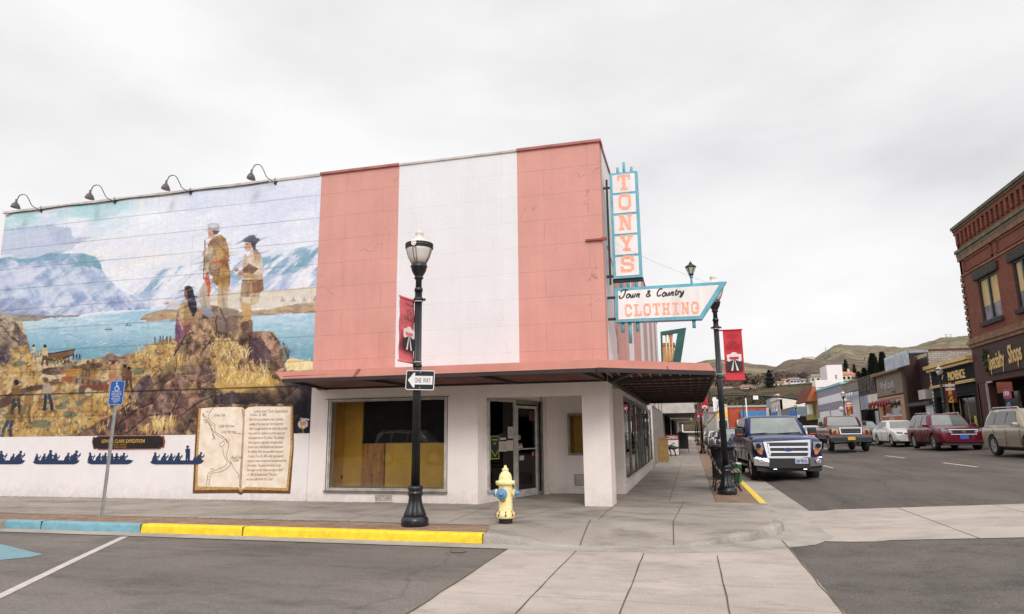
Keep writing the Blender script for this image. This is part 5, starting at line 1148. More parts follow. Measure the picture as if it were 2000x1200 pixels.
for (y, lab) in ((32.5,'small dark red banner on the third lamp beyond the canopy'),(60,'tiny red banner on the fourth lamp down the left pavement')):
    t = banner(.42, 1.16, M_red, 0, 'street_banner'); t.location = (1.95 if False else 2.2, y, 3.60); t['label'] = lab
M_ban_y = mat('banner_gold', rgb(226,176,52), .6, var=.2, scale=4); M_ban_m = mat('banner_maroon', rgb(120,34,48), .6, var=.15)
def banner_r(y, lab, sc_, m0):
    t = thing('street_banner', lab, 'banner', (16.62, y*1.015-.1, 4.2), 0, 'maroon and gold banners'); w, h = .62*sc_, 1.25*sc_
    b = MB(); b.box(0, w, 0, .01, -h, 0); c = b.build('cloth', m0, t)
    b = MB(); b.prism([(.22*w,-h),(.40*w,-.02),(.66*w,-.02),(.60*w,-.45*h),(.70*w,-h)], XZ(0.0), 0, .004); b.build('gold_stripe', M_ban_y, c)
    b = MB(); b.prism([(.05*w,-.22*h),(.05*w,-.10*h),(.95*w,-.08*h),(.95*w,-.20*h)], XZ(0.0), .004, .007); b.prism([(.1*w,-.40*h),(.1*w,-.30*h),(.9*w,-.28*h),(.9*w,-.38*h)], XZ(0.0), .004, .007); b.build('lettering', mat('banner_white', rgb(236,226,220), .6), c)
    b = MB()
    for q in ribbon(smooth_line([(.2*w,-.85*h),(.45*w,-.6*h),(.7*w,-.7*h),(.4*w,-.9*h),(.3*w,-.75*h),(.8*w,-.55*h)]), .06*w): b.prism([tuple(p) for p in q], XZ(0.0), .004, .008)
    b.build('emblem', mat('emblem_dark', rgb(60,24,30), .6), c)
    b = MB(); b.tube([(-.1,0,0),(w,0,0)], .012, 5); b.tube([(-.1,0,-h),(w,0,-h)], .012, 5); b.build('rod', M_blk2, t); return t
banner_r(32.84, 'maroon and gold banner on the lamp before the black and gold shop front', 1.0, M_ban_m)
banner_r(59.75, 'red and yellow banner on the lamp before the white zigzag awning shop', 1.0, mat('banner_red2', rgb(200,40,52), .6))

# ---------------------------------------------------------------- one way sign
t = thing('traffic_sign', 'black and white one way sign with left arrow strapped to the near street lamp', 'traffic sign', (-2.66, -3.30, 2.23), rad(0))
W2, H2 = .235, .155
def rr(w, h, r, n=5):
    out = []
    for cx_, cy_, a0 in ((w-r,h-r,0),(-w+r,h-r,90),(-w+r,-h+r,180),(w-r,-h+r,270)):
        for k in range(n+1): a = rad(a0+90*k/n); out.append((cx_+r*math.cos(a), cy_+r*math.sin(a)))
    return out
M_sgw = mat('sign_reflective_white', rgb(236,232,230), .4, var=.05, scale=3); M_sgb = mat('sign_matt_black', rgb(26,26,28), .45, var=.05)
b = MB(); b.prism(rr(W2,H2,.03), XZ(0.0), -.003, .0); pl_ = b.build('plate', M_sgw, t)
b = MB(); b.prism(rr(W2-.012,H2-.012,.022), XZ(0.0), 0, .001); b.build('border', M_sgb, pl_)
b = MB(); b.prism([(-.20,0),(-.11,.115),(-.085,.115),(-.085,.068),(.205,.068),(.205,-.068),(-.085,-.068),(-.085,-.115),(-.11,-.115)], XZ(0.0), 0, .002); b.build('arrow', M_sgw, pl_)
text_mesh('lettering', 'ONE WAY', .112, M_sgb, pl_, (-.088, -.0025, -.040), (1,0,0), (0,0,1), .001, 0, .0, 'LEFT', .45)
b = MB(); 
for z in (.118,-.118): b.lathe([(.009,-.004),(.006,-.007),(0,-.008)], (0,0,z), 8, 'y')
b.build('bolt', M_alu, pl_)
t.rotation_euler = (rad(-1), rad(2.2), rad(6))

# ---------------------------------------------------------------- accessible parking sign
t = thing('parking_sign', 'blue accessible parking sign on a leaning grey metal pole by the blue kerb', 'parking sign', (-8.85, -3.04, 0), 0)
t.rotation_euler = (0, rad(1.8), 0)
b = MB(); 
b.box(-.03,.03,-.004,.0,0,2.52); b.box(-.03,-.024,-.02,-.004,0,2.52); b.box(.024,.03,-.02,-.004,0,2.52); b.build('pole', mat('galvanised', rgb(176,174,172), .5, .15, var=.2, scale=10), t)
M_bl = mat('sign_blue', rgb(40, 92, 168), .4, var=.08, scale=3)
b = MB(); b.prism([(u, v+2.2) for u, v in rr(.165,.225,.02)], XZ(-.021), 0, .003); bp_ = b.build('plate', M_bl, t)
b = MB(); F_ = XZ(-.024)
for q in ribbon([(u, v+2.2) for u, v in rr(.157,.217,.018)], .005, True): b.prism([tuple(p) for p in q], F_, 0, .001)
b.build('border', M_sgw, bp_)
b = MB()
b.prism([(-.02+.015*math.cos(a*PI/5), 2.375+.015*math.sin(a*PI/5)) for a in range(10)], F_, 0, .002)
for l, w in (([(-.018,2.358),(-.012,2.31),(.028,2.31),(.045,2.265),(.06,2.268)], .012), ([(-.014,2.335),(.022,2.335)], .009)):
    for q in ribbon(l, w): b.prism([tuple(p) for p in q], F_, 0, .0015)
for q in ribbon([(-.004+.045*math.cos(rad(a)), 2.283+.045*math.sin(rad(a))) for a in range(120, 372, 18)], .009): b.prism([tuple(p) for p in q], F_, 0, .0018)
b.build('wheelchair_symbol', M_sgw, bp_)
for i, s in enumerate(('PARKING WITH D.M.V.', 'DISABLED PERMIT ONLY', 'VIOLATORS SUBJECT TO', 'TOWING UNDER', 'ORS 811.620 AND FINE', 'UP TO $450 UNDER', 'ORS 811.615')):
    text_mesh('lettering', s, .026, M_sgw, bp_, (0, -.0245, 2.215-.031*i), (1,0,0), (0,0,1), .001, 0, .0, 'CENTER', .80)
b = MB(); 
for z in (2.405, 2.0): b.lathe([(.008,-.026),(.005,-.029),(0,-.03)], (0,0,z), 8, 'y')
b.build('bolt', M_alu, bp_)

# ---------------------------------------------------------------- fire hydrant
M_hy = painted('hydrant_yellow', rgb(255, 231, 168), rgb(190,140,80), .61) if True else mat('hydrant_yellow', rgb(255, 238, 196), .6, var=.14, scale=7, col2=rgb(240,206,120), bump=.2, bscale=50); M_hb = mat('hydrant_blue', rgb(104,158,200), .55, var=.25, scale=14)
M_hg = mat('hydrant_rust', rgb(150,84,50), .8, var=.3, scale=20)
t = thing('fire_hydrant', 'pale yellow fire hydrant with blue caps at the end of the yellow kerb', 'fire hydrant', (-1.45, -2.64, 0), rad(4))
b = MB(); b.lathe([(.105,0),(.105,.09)], n=20); b.build('pipe', mat('hydrant_pipe', rgb(58,48,42), .8, var=.3, scale=14), t)
b = MB(); b.lathe([(.13,.075),(.148,.08),(.150,.12),(.146,.16),(.135,.178),(.112,.18),(.108,.20),(.108,.56),(.112,.59)], n=32); b.build('barrel', M_hy, t, fixn=False)
b = MB()
for k in range(8): a = 2*PI*k/8+.2; b.lathe([(.016,.115),(.016,.145)], (.149*math.cos(a)*.985,.149*math.sin(a)*.985,0), 6); b.tube([(.137*math.cos(a),.137*math.sin(a),.07),(.137*math.cos(a),.137*math.sin(a),.19)], .012, 6)
b.build('flange_bolt', M_hg, t)
b = MB(); b.lathe([(.108,.585),(.15,.595),(.155,.60),(.155,.635),(.15,.645),(.105,.65),(.104,.68),(.098,.72),(.080,.76),(.056,.785),(.05,.79),(.05,.81),(.055,.815),(.055,.828),(.045,.835)], n=32); bn_ = b.build('bonnet', M_hy, t, fixn=False)
b = MB(); b.lathe([(.045,.828),(.030,.850),(.022,.86),(.02,.885),(0,.888)], n=5, smooth=False); b.build('operating_nut', M_hy, bn_)
b = MB()
for k in range(8): a = 2*PI*k/8; b.lathe([(.011,.578),(.011,.596)], (.138*math.cos(a),.138*math.sin(a),0), 6)
b.build('bonnet_bolt', M_hy, bn_)
for s in (-1, 1):
    b = MB(); pr = [(.055,.09),(.052,.135),(.06,.14),(.06,.155)]; b.lathe([(r, z*s) for r, z in pr], (0,0,.46), 18, 'x'); oz = b.build('outlet', M_hy, t)
    b = MB(); pr = [(.058,.152),(.058,.178),(.045,.185),(.03,.19),(.026,.20),(.018,.225),(0,.226)]; b.lathe([(r, z*s) for r, z in pr], (0,0,.46), 16, 'x'); b.build('cap', M_hb, oz)
b = MB(); b.lathe([(.075,-.09),(.072,-.15),(.078,-.152)], (-.03,0,.455), 22, 'y'); oz = b.build('outlet', M_hy, t)
b = MB(); b.lathe([(.084,-.148),(.088,-.155),(.086,-.175),(.06,-.183),(.03,-.186),(.026,-.20),(.022,-.222),(0,-.224)], (-.03,0,.455), 22, 'y'); b.build('cap', M_hb, oz)
b = MB(); b.lathe([(.012,-.224),(.012,-.232),(0,-.233)], (-.03,0,.455), 6, 'y'); b.build('cap_nut', M_alu, oz)
b = MB(); b.tube(smooth_line3([(-.08,-.12,.43),(-.06,-.13,.36),(-.01,-.125,.335),(.02,-.115,.36)]), .006, 5); b.build('chain', M_hg, t)

# notices on the shop door and side light -------------------------------------
def notice(name, t0, t1, z0, z1, m, lab, cat, extra=None):
    a = AT((t0+t1)/2, .026); o = thing(name, lab, cat, (a[0], a[1], (z0+z1)/2)); v = Vector((a[0], a[1], (z0+z1)/2))
    b = MB(); afr(b, t0, t1, z0, z1, .0235, .0265); s = loc(b.build('sheet', m, o), v)
    if extra:
        for k, (u0, u1, w0, w1, mm) in enumerate(extra):
            b = MB(); afr(b, t0+(t1-t0)*u0, t0+(t1-t0)*u1, z0+(z1-z0)*w0, z0+(z1-z0)*w1, .027, .0285+.0003*k); loc(b.build('print', mm, s), v)
    return o
M_pap = mat('paper', rgb(216,204,196), .8, var=.08, scale=9); M_lime = mat('lime_print', rgb(170,200,84), .6); M_pkb = mat('poster_black', rgb(28,32,26), .5); M_gr = mat('print_grey', rgb(150,140,140), .8)
dl = [(.2,.8,.80,.86,M_lime),(.35,.65,.62,.72,M_gr)]+[(.44-.36*k/5,.50-.36*k/5,.12+.05*k,.17+.05*k,M_lime) for k in range(6)]+[(.50+.36*k/5,.56+.36*k/5,.12+.05*k,.17+.05*k,M_lime) for k in range(6)]
pz = notice('poster', .155, .285, .86, 1.34, M_lime, 'black poster with a lime green border taped inside the side light left of the door', 'poster', [(.06,.94,.03,.97,M_pkb)]+dl)
notice('paper_notice', .29, .41, 1.01, 1.22, M_pap, 'white paper notice beside the green bordered poster, lower left of the two', 'notice', [(.12,.85,.15+.1*k,.18+.1*k,M_gr) for k in range(7)])
notice('paper_notice', .405, .50, 1.02, 1.24, M_pap, 'crumpled plain sheet overlapping the lower notice next to the door frame', 'notice')
notice('paper_notice', .42, .50, 1.28, 1.53, M_pap, 'pale upright notice above the crumpled sheet in the side light', 'notice', [(.2,.8,.2+.12*k,.25+.12*k,M_gr) for k in range(5)])
notice('window_sticker', .30, .39, 1.255, 1.30, M_pap, 'small white strip sticker above the lower paper notice', 'sticker')
notice('window_sticker', .585, .62, 1.25, 1.34, mat('sticker_white', rgb(210,206,210), .6), 'round white sticker on the left of the door glass, topmost', 'sticker', [(.25,.75,.25,.75,M_pkb)])
notice('window_sticker', .585, .65, 1.12, 1.17, mat('sticker_red', rgb(150,60,60), .6), 'red and white sticker on the left of the door glass', 'sticker', [(.1,.9,.1,.4,M_pap)])
notice('window_sticker', .585, .655, 1.07, 1.11, M_pap, 'small white label just above the push bar of the door', 'sticker')
notice('window_sticker', .81, .85, .87, .97, mat('sticker_purple', rgb(170,60,110), .6), 'small purple sticker low on the right of the door glass', 'sticker', [(.2,.8,.4,.8,mat('sticker_orange', rgb(230,130,60), .6))])
notice('window_sticker', .77, .86, 1.66, 1.88, mat('sticker_maroon', rgb(80,28,28), .6), 'dark red notice at the top right of the door glass', 'notice')
# ---------------------------------------------------------------- vehicles (x forward, origin on the ground under the middle)
M_tyre = mat('tyre', (.018,.018,.018), .85, var=.2, scale=20); M_rim = mat('alloy', rgb(190,190,192), .25, .85, var=.1, scale=9); M_chr = mat('chrome', rgb(186,186,190), .16, 1.0, var=0)
M_cg = mat('car_glass', (.055,.062,.062), .04, 0, var=0, spec=1.0, coat=.6); M_cgd = mat('car_glass_dark', (.012,.013,.014), .05, 0, var=0, spec=.8)
M_wsh = mat('windscreen_glass', rgb(126,134,128), .06, 0, var=.22, scale=1.3, spec=1.0, coat=.8)
M_pl = mat('black_plastic', (.02,.02,.021), .55, var=0); M_lens = mat('headlamp_lens', rgb(222,222,224), .12, .5, var=.3, scale=26, coat=.8); M_amb = mat('amber_lens', rgb(226,120,40), .25, var=0, coat=.5); M_rl = mat('red_lens', rgb(180,26,26), .25, var=0, coat=.5)
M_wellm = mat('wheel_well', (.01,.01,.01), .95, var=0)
def paint(name, col, flake=.0): return mat(name, col, .30, flake, var=.05, scale=1.5, spec=.35, coat=.45)
def lerp_prof(pr, x):
    for (x0, y0), (x1, y1) in zip(pr[:-1], pr[1:]):
        if x0 <= x <= x1: t = (x-x0)/(x1-x0); return y0+(y1-y0)*t
    return pr[-1][1] if x > pr[-1][0] else pr[0][1]
def wheel(parent, x, y, r, w, rimm, spokes=5, hub=None):
    s = 1 if y > 0 else -1; e = bpy.data.objects.new('wheel', None); e.empty_display_size = .1; link(e, parent); e.location = (x, y, r)
    b = MB(); hw = w/2; b.lathe([(r*.66,-hw*.8),(r*.9,-hw),(r*.985,-hw*.7),(r,0),(r*.985,hw*.7),(r*.9,hw),(r*.66,hw*.8)], n=28, axis='y'); b.build('tyre', M_tyre, e, fixn=False)
    b = MB(); b.lathe([(r*.67,-hw*.7),(r*.67,s*hw*.82) if s>0 else (r*.67,hw*.7)], n=24, axis='y'); ro = hw*.86*s; ri = hw*.45*s
    b.use(rimm); b.lathe([(r*.67,ro),(r*.60,ro),(r*.58,ri)], n=24, axis='y')
    for k in range(spokes):
        a = 2*PI*k/spokes; c_, s_ = math.cos(a), math.sin(a)
        b.bar((c_*r*.10, ro*.85, s_*r*.10), (c_*r*.62, ro*.92, s_*r*.62), r*.17, .03, up=(0,1,0))
    b.lathe([(r*.17,ro*.98),(r*.15,ro*1.04),(0,ro*1.05)], n=12, axis='y')
    b.build('rim', rimm, e); b = MB(); b.lathe([(r*.66,ri*.8),(0,ri*.8)], n=20, axis='y'); b.build('brake_disc', M_pl, e, fixn=False)
def car(name, label, cat, body, L, W, top, belt, low, zb, cab, roofw=.78, wr=.33, wx=(1.35,-1.35), tyw=.22, hood_crown=.04, glassm=None, rimm=None, spokes=5, group=None, lower=None, spr=.0):
    """top: deck profile (x,z) bonnet/boot/bed rim; cab: dict of greenhouse; low: shoulder height"""
    t = thing(name, label, cat, group=group); hw = W/2; gm = glassm or M_cg
    xs = sorted(set([-L/2, -L/2+.03, -L/2+.10, -L/2+.25, L/2-.28, L/2-.12, L/2-.04, L/2]+[-L/2+.25+(L-.53)*i/26 for i in range(27)]))
    P = []
    for x in xs:
        e = min(1, max(0, (L/2-abs(x))/.30)); tap = .86+.14*math.sqrt(1-(1-e)**2); zt = lerp_prof(top, x); zz = zb+.06*(1-e)
        w = hw*tap; sh = min(zt-.03, low)
        col_ = [(x,0,zz),(x,w*.86,zz),(x,w*.97,zz+.06),(x,w,(zz+sh)/2-.02),(x,w*.995,sh-.10),(x,w*.972,sh),(x,w*.90,zt-.005),(x,w*.80,zt+hood_crown*.4),(x,w*.4,zt+hood_crown),(x,0,zt+hood_crown*1.1)]
        P.append(col_+[(q[0],-q[1],q[2]) for q in col_[-2:0:-1]])
    b = MB(); n = len(P[0]); vs = [q for r_ in P for q in r_]
    fs = [(i*n+j_, i*n+(j_+1)%n, (i+1)*n+(j_+1)%n, (i+1)*n+j_) for i in range(len(P)-1) for j_ in range(n)]+[tuple(range(n)), tuple((len(P)-1)*n+k for k in range(n))[::-1]]
    b.add(vs, fs, True); bo = b.build('body', body, t)
    # wheel arches cut out of the body
    cb = MB()
    for x in wx:
        for s in (1, -1): cb.lathe([(wr*1.16, s*(hw-.34)),(wr*1.16, s*(hw+.2))], (x,0,wr*1.0), 26, 'y', smooth=False)
    bm = bmesh.new(); 
    co = cb.build('cutter', M_wellm)
    md = bo.modifiers.new('arch', 'BOOLEAN'); md.object = co; md.operation = 'DIFFERENCE'; md.solver = 'EXACT'
    dg = bpy.context.evaluated_depsgraph_get(); me = bpy.data.meshes.new_from_object(bo.evaluated_get(dg)); bo.modifiers.clear(); bo.data = me; bpy.data.objects.remove(co); bm.free()
    me.name = 'body'; me.materials.clear(); me.materials.append(body)
    for p in me.polygons: p.use_smooth = True
    try: me.set_sharp_from_angle(angle=rad(32))
    except Exception: pass
    if lower:
        pass
    # greenhouse
    xf0, xf1, xr1, xr0 = cab['x']; zr_ = cab['z']; zbt = cab['belt']; wb = hw*cab.get('wb', .955); wt = hw*roofw
    def gh(k, xx0, xx1, zz, ww, cr_=0): return None
    b = MB(); rows_ = []
    for (z, fx, rx, w) in ((zbt-.06, xf0+.03, xr0-.03, wb+.005), (zbt, xf0, xr0, wb), (zbt+(zr_-zbt)*.5, (xf0+xf1)/2+.03, (xr0+xr1)/2-.02, (wb+wt)/2+.02), (zr_-.07, xf1+.05, xr1-.04, wt+.01), (zr_-.02, xf1-.04, xr1+.06, wt-.05), (zr_, xf1-.22, xr1+.22, wt-.20)):
        rows_.append([(fx,0,z),(fx-.02,w*.55,z),(fx-.10,w*.90,z),(fx-.22,w,z),((fx+rx)/2,w*1.0,z),(rx+.18,w,z),(rx+.06,w*.92,z),(rx,w*.6,z),(rx,0,z),(rx,-w*.6,z),(rx+.06,-w*.92,z),(rx+.18,-w,z),((fx+rx)/2,-w,z),(fx-.22,-w,z),(fx-.10,-w*.90,z),(fx-.02,-w*.55,z)])
    n = 16; vs = [q for r_ in rows_ for q in r_]; b.add(vs, [(i*n+j_, i*n+(j_+1)%n, (i+1)*n+(j_+1)%n, (i+1)*n+j_) for i in range(len(rows_)-1) for j_ in range(n)]+[tuple((len(rows_)-1)*n+k for k in range(n))], True)
    cbn = b.build('cabin', body, t)
    H = zr_-zbt
    def pt(f, u, v, off=.006):      # f: 'F','R' or side sign; u across/along 0..1, v height 0..1
        z = zbt+H*v
        if f in 'FR':
            x0, x1 = (xf0, xf1) if f == 'F' else (xr0, xr1); sx = 1 if f == 'F' else -1
            x = x0+(x1-x0)*v+sx*.03*math.sin(PI*v); w = (wb+(wt-wb)*v); y = (u*2-1)*w*.93
            x -= sx*(.10*(abs(u*2-1))**3)-sx*off*2.2; return (x, y, z)
        s = 1 if f == 'L' else -1
        w = wb+(wt-wb)*v+.022*math.sin(PI*v); return (u, s*(w+off), z)
    def patch(f, u0, u1, v0, v1, m, nm, nu=6, nv=4, par=None, uu=None):
        b = MB(); Pp = []
        for i in range(nv+1):
            v = v0+(v1-v0)*i/nv; a, c = (u0, u1) if uu is None else (uu(v))
            Pp.append([pt(f, a+(c-a)*k/nu, v) for k in range(nu+1)])
        b.grid(Pp, True); return b.build(nm, m, par or t, fixn=False)
    ws = patch('F', .045, .955, .06, .88, cab.get('ws', gm), 'windscreen'); patch('R', .07, .93, .10, .86, M_cgd, 'rear_window')
    for f in 'LR'[:1]+'S':
        ff = 'L' if f == 'L' else 'Z'
        for (a0, a1, c0, c1) in cab['side']:    # bottom x0,x1 and top x0,x1
            b = MB(); s = 1 if f == 'L' else -1; Pp = []
            for i in range(5):
                v = .08+.78*i/4; k0 = a0+(c0-a0)*i/4; k1 = a1+(c1-a1)*i/4; w = wb+(wt-wb)*v+.026*math.sin(PI*v); Pp.append([(k0+(k1-k0)*q/5, s*(w+.008), zbt+H*v) for q in range(6)])
            b.grid(Pp, True); b.build('side_window', cab.get('sg', M_cgd), t, fixn=False)
    for x in wx:
        for s in (1, -1): wheel(t, x, s*(hw-tyw/2-.015), wr, tyw, rimm or M_rim, spokes)
    # sill shadow, underbody
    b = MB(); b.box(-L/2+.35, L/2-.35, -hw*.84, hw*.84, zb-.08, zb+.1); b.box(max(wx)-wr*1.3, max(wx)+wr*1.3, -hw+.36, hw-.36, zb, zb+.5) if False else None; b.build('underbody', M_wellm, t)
    # door seams and handles
    b = MB()
    for x, z0, z1 in cab['seams']:
        for s in (1,-1): b.box(x-.006, x+.006, s*hw*.985-.004, s*hw*1.0035, zb+.10, low-.05)
    b.build('door_gap', M_pl, bo)
    for x in cab['handles']:
        for s in (1,-1): one(lambda b: b.box(x-.11, x+.09, s*hw*1.0-.01, s*hw*1.0+.028, low-.15, low-.115), 'door_handle', cab.get('hm', body), bo, bevel=.008)
    return t, bo
def box_part(nm, m, par, *boxes, bevel=0):
    b = MB(); [b.box(*q) for q in boxes]; return b.build(nm, m, par, bevel=bevel)
def front_quad(nm, m, par, pts, x, t_=.02, curve=.0, tilt=.0):
    """outline in (y,z) at the nose, thickness forward; curve bends it back at the sides"""
    b = MB(); b.prism(pts, lambda u, v, t: (x+t-curve*u*u-tilt*(v-.7), u, v), 0, t_); return b.build(nm, m, par)
def mirrors(par, x, y, z, m, w=.16, h=.14, d=.10):
    for s in (1,-1):
        b = MB(); b.box(x-d/2, x+d/2, s*y if s > 0 else s*y-w, s*y+w if s > 0 else s*y, z, z+h); b.build('mirror', m, par, bevel=.025)
def plate(par, x, y, z, m1, m2, txt=None, w=.31, h=.155, tm=None):
    b = MB(); b.box(x, x+.008, y-w/2, y+w/2, z, z+h); p = b.build('number_plate', m1, par)
    if txt: text_mesh('lettering', txt, h*.72, tm, p, (x+.010, y, z+.035), (0,1,0), (0,0,1), .001, 0, .002, 'CENTER', .62)
    return p

# --- blue pickup at the kerb
PB = paint('paint_blue', rgb(8, 38, 92), .3)
cabp = dict(x=(1.22,.62,-1.52,-1.66), z=2.04, belt=1.41, ws=M_wsh, side=[(.92,-.02,.48,-.06),(-.10,-.98,-.12,-.94),(-1.04,-1.45,-1.0,-1.40)], seams=[(1.0,0,0),(-.06,0,0),(-1.05,0,0)], handles=[.12,-.88], sg=M_cgd, hm=M_pl)
T, Bd = car('pickup_truck', 'bright blue pickup truck with a large chrome grille parked at the yellow kerb', 'pickup truck', PB, 5.86, 2.0, [(-2.93,1.38),(-1.66,1.41),(-1.55,1.41),(1.2,1.39),(2.3,1.35),(2.78,1.29),(2.93,1.18)], 1.3, 1.24, .52, cabp, .80, .40, (1.86,-1.82), .27, .035)
box_part('bed_opening', M_pl, T, (-2.86,-1.72,-.80,.80,1.415,1.452))
g_ = front_quad('grille', M_chr, T, [(-.60,.72),(.60,.72),(.69,1.20),(.65,1.26),(-.65,1.26),(-.69,1.20)], 2.97, .07, .10, .10)
front_quad('grille_mesh', M_pl, g_, [(-.52,.775),(.52,.775),(.585,1.18),(-.585,1.18)], 3.035, .012, .10, .10)
b = MB()
for z0, z1 in ((.875,.925),(1.02,1.07)): b.prism([(-.55,z0),(.55,z0),(.57,z1),(-.57,z1)], lambda u,v,t: (3.045+t-.10*u*u-.10*(v-.7),u,v), 0, .03)
for s in (1,-1): b.prism([(s*.50,.81),(s*.54,.81),(s*.575,1.15),(s*.53,1.15)], lambda u,v,t: (3.044+t-.10*u*u-.10*(v-.7),u,v), 0, .025)
b.build('grille_bar', M_chr, g_)
b = MB(); b.prism([(.14*math.cos(a*PI/10), .972+.055*math.sin(a*PI/10)) for a in range(20)], lambda u,v,t: (3.045+t,u,v), 0, .012); em = b.build('emblem', M_chr, g_)
b = MB(); b.prism([(.125*math.cos(a*PI/10), .972+.045*math.sin(a*PI/10)) for a in range(20)], lambda u,v,t: (3.057+t,u,v), 0, .003); b.build('emblem_field', mat('emblem_blue', rgb(30,52,110), .3, var=0), em)
b = MB(); 
for l in ([(-.085,.965),(-.06,1.0),(-.03,1.0)],[(-.075,.982),(-.04,.984)],[(-.02,.97),(0,.985),(-.01,.965),(.02,.97),(.03,.985)],[(.04,.968),(.06,.985),(.075,1.005),(.07,.965),(.09,.97)]):
    for q in ribbon(l, .010): b.prism([tuple(p) for p in q], lambda u,v,t: (3.060+t,u,v+.01), 0, .002)
b.build('emblem_script', M_chr, em)
for s in (1,-1):
    h = front_quad('headlight', M_lens, T, [(s*.70,.96),(s*.94,.97),(s*.975,1.19),(s*.72,1.20)][::s], 3.0, .05, .14)
    one(lambda b: b.lathe([(.075,0),(.06,-.02),(0,-.03)], (2.985+.05,s*.84,1.08), 14, 'x'), 'reflector', M_cgd, h)
    front_quad('turn_signal', M_amb, h, [(s*.74,.82),(s*.80,.82),(s*.91,.96),(s*.72,.955)][::s], 3.0, .045, .14)
    front_quad('lamp_bezel', M_pl, h, [(s*.73,.80),(s*.745,.80),(s*.745,1.22),(s*.73,1.22)][::s], 2.955, .035, .12)
    box_part('side_marker', M_rl, h, (2.66,2.80,s*.965-.01,s*.965+.012,1.0,1.18))
    fl = MB(); fl.lathe([(.075,0),(.075,.03),(.06,.035),(0,.03)], (3.02,s*.80,.62), 16, 'x'); fl.build('fog_lamp', M_lens, T)
bp2 = front_quad('bumper', M_chr, T, [(-.98,.50),(-.58,.47),(-.56,.60),(.56,.60),(.58,.47),(.98,.50),(.99,.73),(.55,.745),(-.55,.745),(-.99,.73)], 2.90, .13, .08)
front_quad('bumper_trim', M_chr, bp2, [(-.93,.705),(.93,.705),(.93,.745),(-.93,.745)], 2.975, .07, .12, .3)
front_quad('bumper_insert', M_pl, bp2, [(-.58,.42),(.58,.42),(.56,.70),(-.56,.70)], 2.925, .13, .08)
front_quad('air_dam', M_pl, T, [(-.90,.33),(.90,.33),(.93,.50),(-.93,.50)], 2.86, .10, .08)
front_quad('valance', PB, T, [(-.96,.70),(.96,.70),(.94,.78),(.72,.755),(-.72,.755),(-.94,.78)], 2.90, .06, .06)
for y in (-.42,.42): box_part('tow_hook', M_chr, T, (2.98,3.04,y-.06,y+.06,.37,.40), bevel=.01)
p_ = plate(T, 3.035, .34, .555, mat('plate_oregon', rgb(196,202,222), .5, var=.2, scale=18), None, '300 GUN', .36, .17, mat('plate_ink', rgb(52,60,110), .6))
b = MB(); b.prism([(.32,.60),(.36,.60),(.352,.64),(.368,.655),(.34,.70),(.312,.655),(.328,.64)], lambda u,v,t: (3.0435+t,u,v), 0, .001); b.build('tree_print', mat('plate_green', rgb(60,150,120), .6), p_)
mirrors(T, .98, 1.0, 1.38, M_pl, .26, .25, .14)
b = MB()
for s in (1,-1): b.box(1.045,1.058,s*1.04 if s > 0 else s*1.22,s*1.22 if s > 0 else s*1.04,1.41,1.435)
b.build('mirror_signal', mat('mirror_orange', rgb(232,70,30), .3, var=0), T)
for s in (1,-1): box_part('running_board', M_alud, T, (-1.1,1.2,s*.93-.09,s*.93+.09,.40,.45))
b = MB()
for y0, y1 in ((-.72,-.02),(.02,.75)): b.bar((1.24,y0,1.445),(1.13,y1,1.485),.022,.018)
b.build('wiper', M_pl, T)
T.location = (4.08, 11.55, -.125); T.rotation_euler = (0, 0, rad(-87.2)); T.scale = (1,1,.985)
tr_blue = T

# --- red pickup in the traffic lane
PR = paint('paint_red', rgb(104, 24, 24), .1)
cabr = dict(x=(1.05,.62,-1.30,-1.38), z=1.90, belt=1.32, ws=M_wsh, side=[(.80,.05,.48,.02),(-.08,-.62,-.08,-.60),(-.72,-1.2,-.72,-1.15)], seams=[(.9,0,0),(-.03,0,0),(-.7,0,0)], handles=[.15], sg=M_cgd)
T, Bd = car('pickup_truck', 'dark red pickup truck with a black bumper driving up the street', 'pickup truck', PR, 5.8, 2.02, [(-2.9,1.30),(1.0,1.32),(2.2,1.26),(2.75,1.22),(2.9,1.10)], 1.3, 1.18, .58, cabr, .82, .41, (1.80,-1.75), .27, .03)
g_ = front_quad('grille', M_chr, T, [(-.52,.90),(.52,.90),(.56,1.24),(-.56,1.24)], 2.93, .07, .05, .12); front_quad('grille_mesh', M_pl, g_, [(-.47,.94),(.47,.94),(.50,1.20),(-.50,1.20)], 2.99, .012, .05, .12)
b = MB(); [b.box(2.95,2.995,-.47,.47,z,z+.03) for z in (1.01,1.10)]; b.build('grille_bar', M_chr, g_)
for s in (1,-1):
    h = front_quad('headlight', mat('headlamp_warm', rgb(222,200,170), .2, .3, var=.2, scale=20, coat=.6), T, [(s*.60,1.0),(s*.92,1.0),(s*.92,1.20),(s*.60,1.20)][::s], 2.84, .07, .02); front_quad('turn_signal', M_amb, h, [(s*.60,.92),(s*.92,.92),(s*.92,.985),(s*.60,.985)][::s], 2.84, .07, .02)
front_quad('bumper', M_chr, T, [(-1.0,.72),(1.0,.72),(1.0,.88),(-1.0,.88)], 2.86, .14, .06); front_quad('bumper_lower', M_pl, T, [(-1.0,.50),(1.0,.50),(1.0,.72),(-1.0,.72)], 2.85, .14, .06)
plate(T, 2.99, 0, .60, mat('plate_yellow', rgb(232,176,66), .5), None, '', .36, .17)
mirrors(T, .85, 1.02, 1.34, M_pl, .20, .24, .12)
T.location = (9.75, 29.3, .25); T.rotation_euler = (0, 0, rad(-91)); T.scale = (1.0,1.0,1.02)

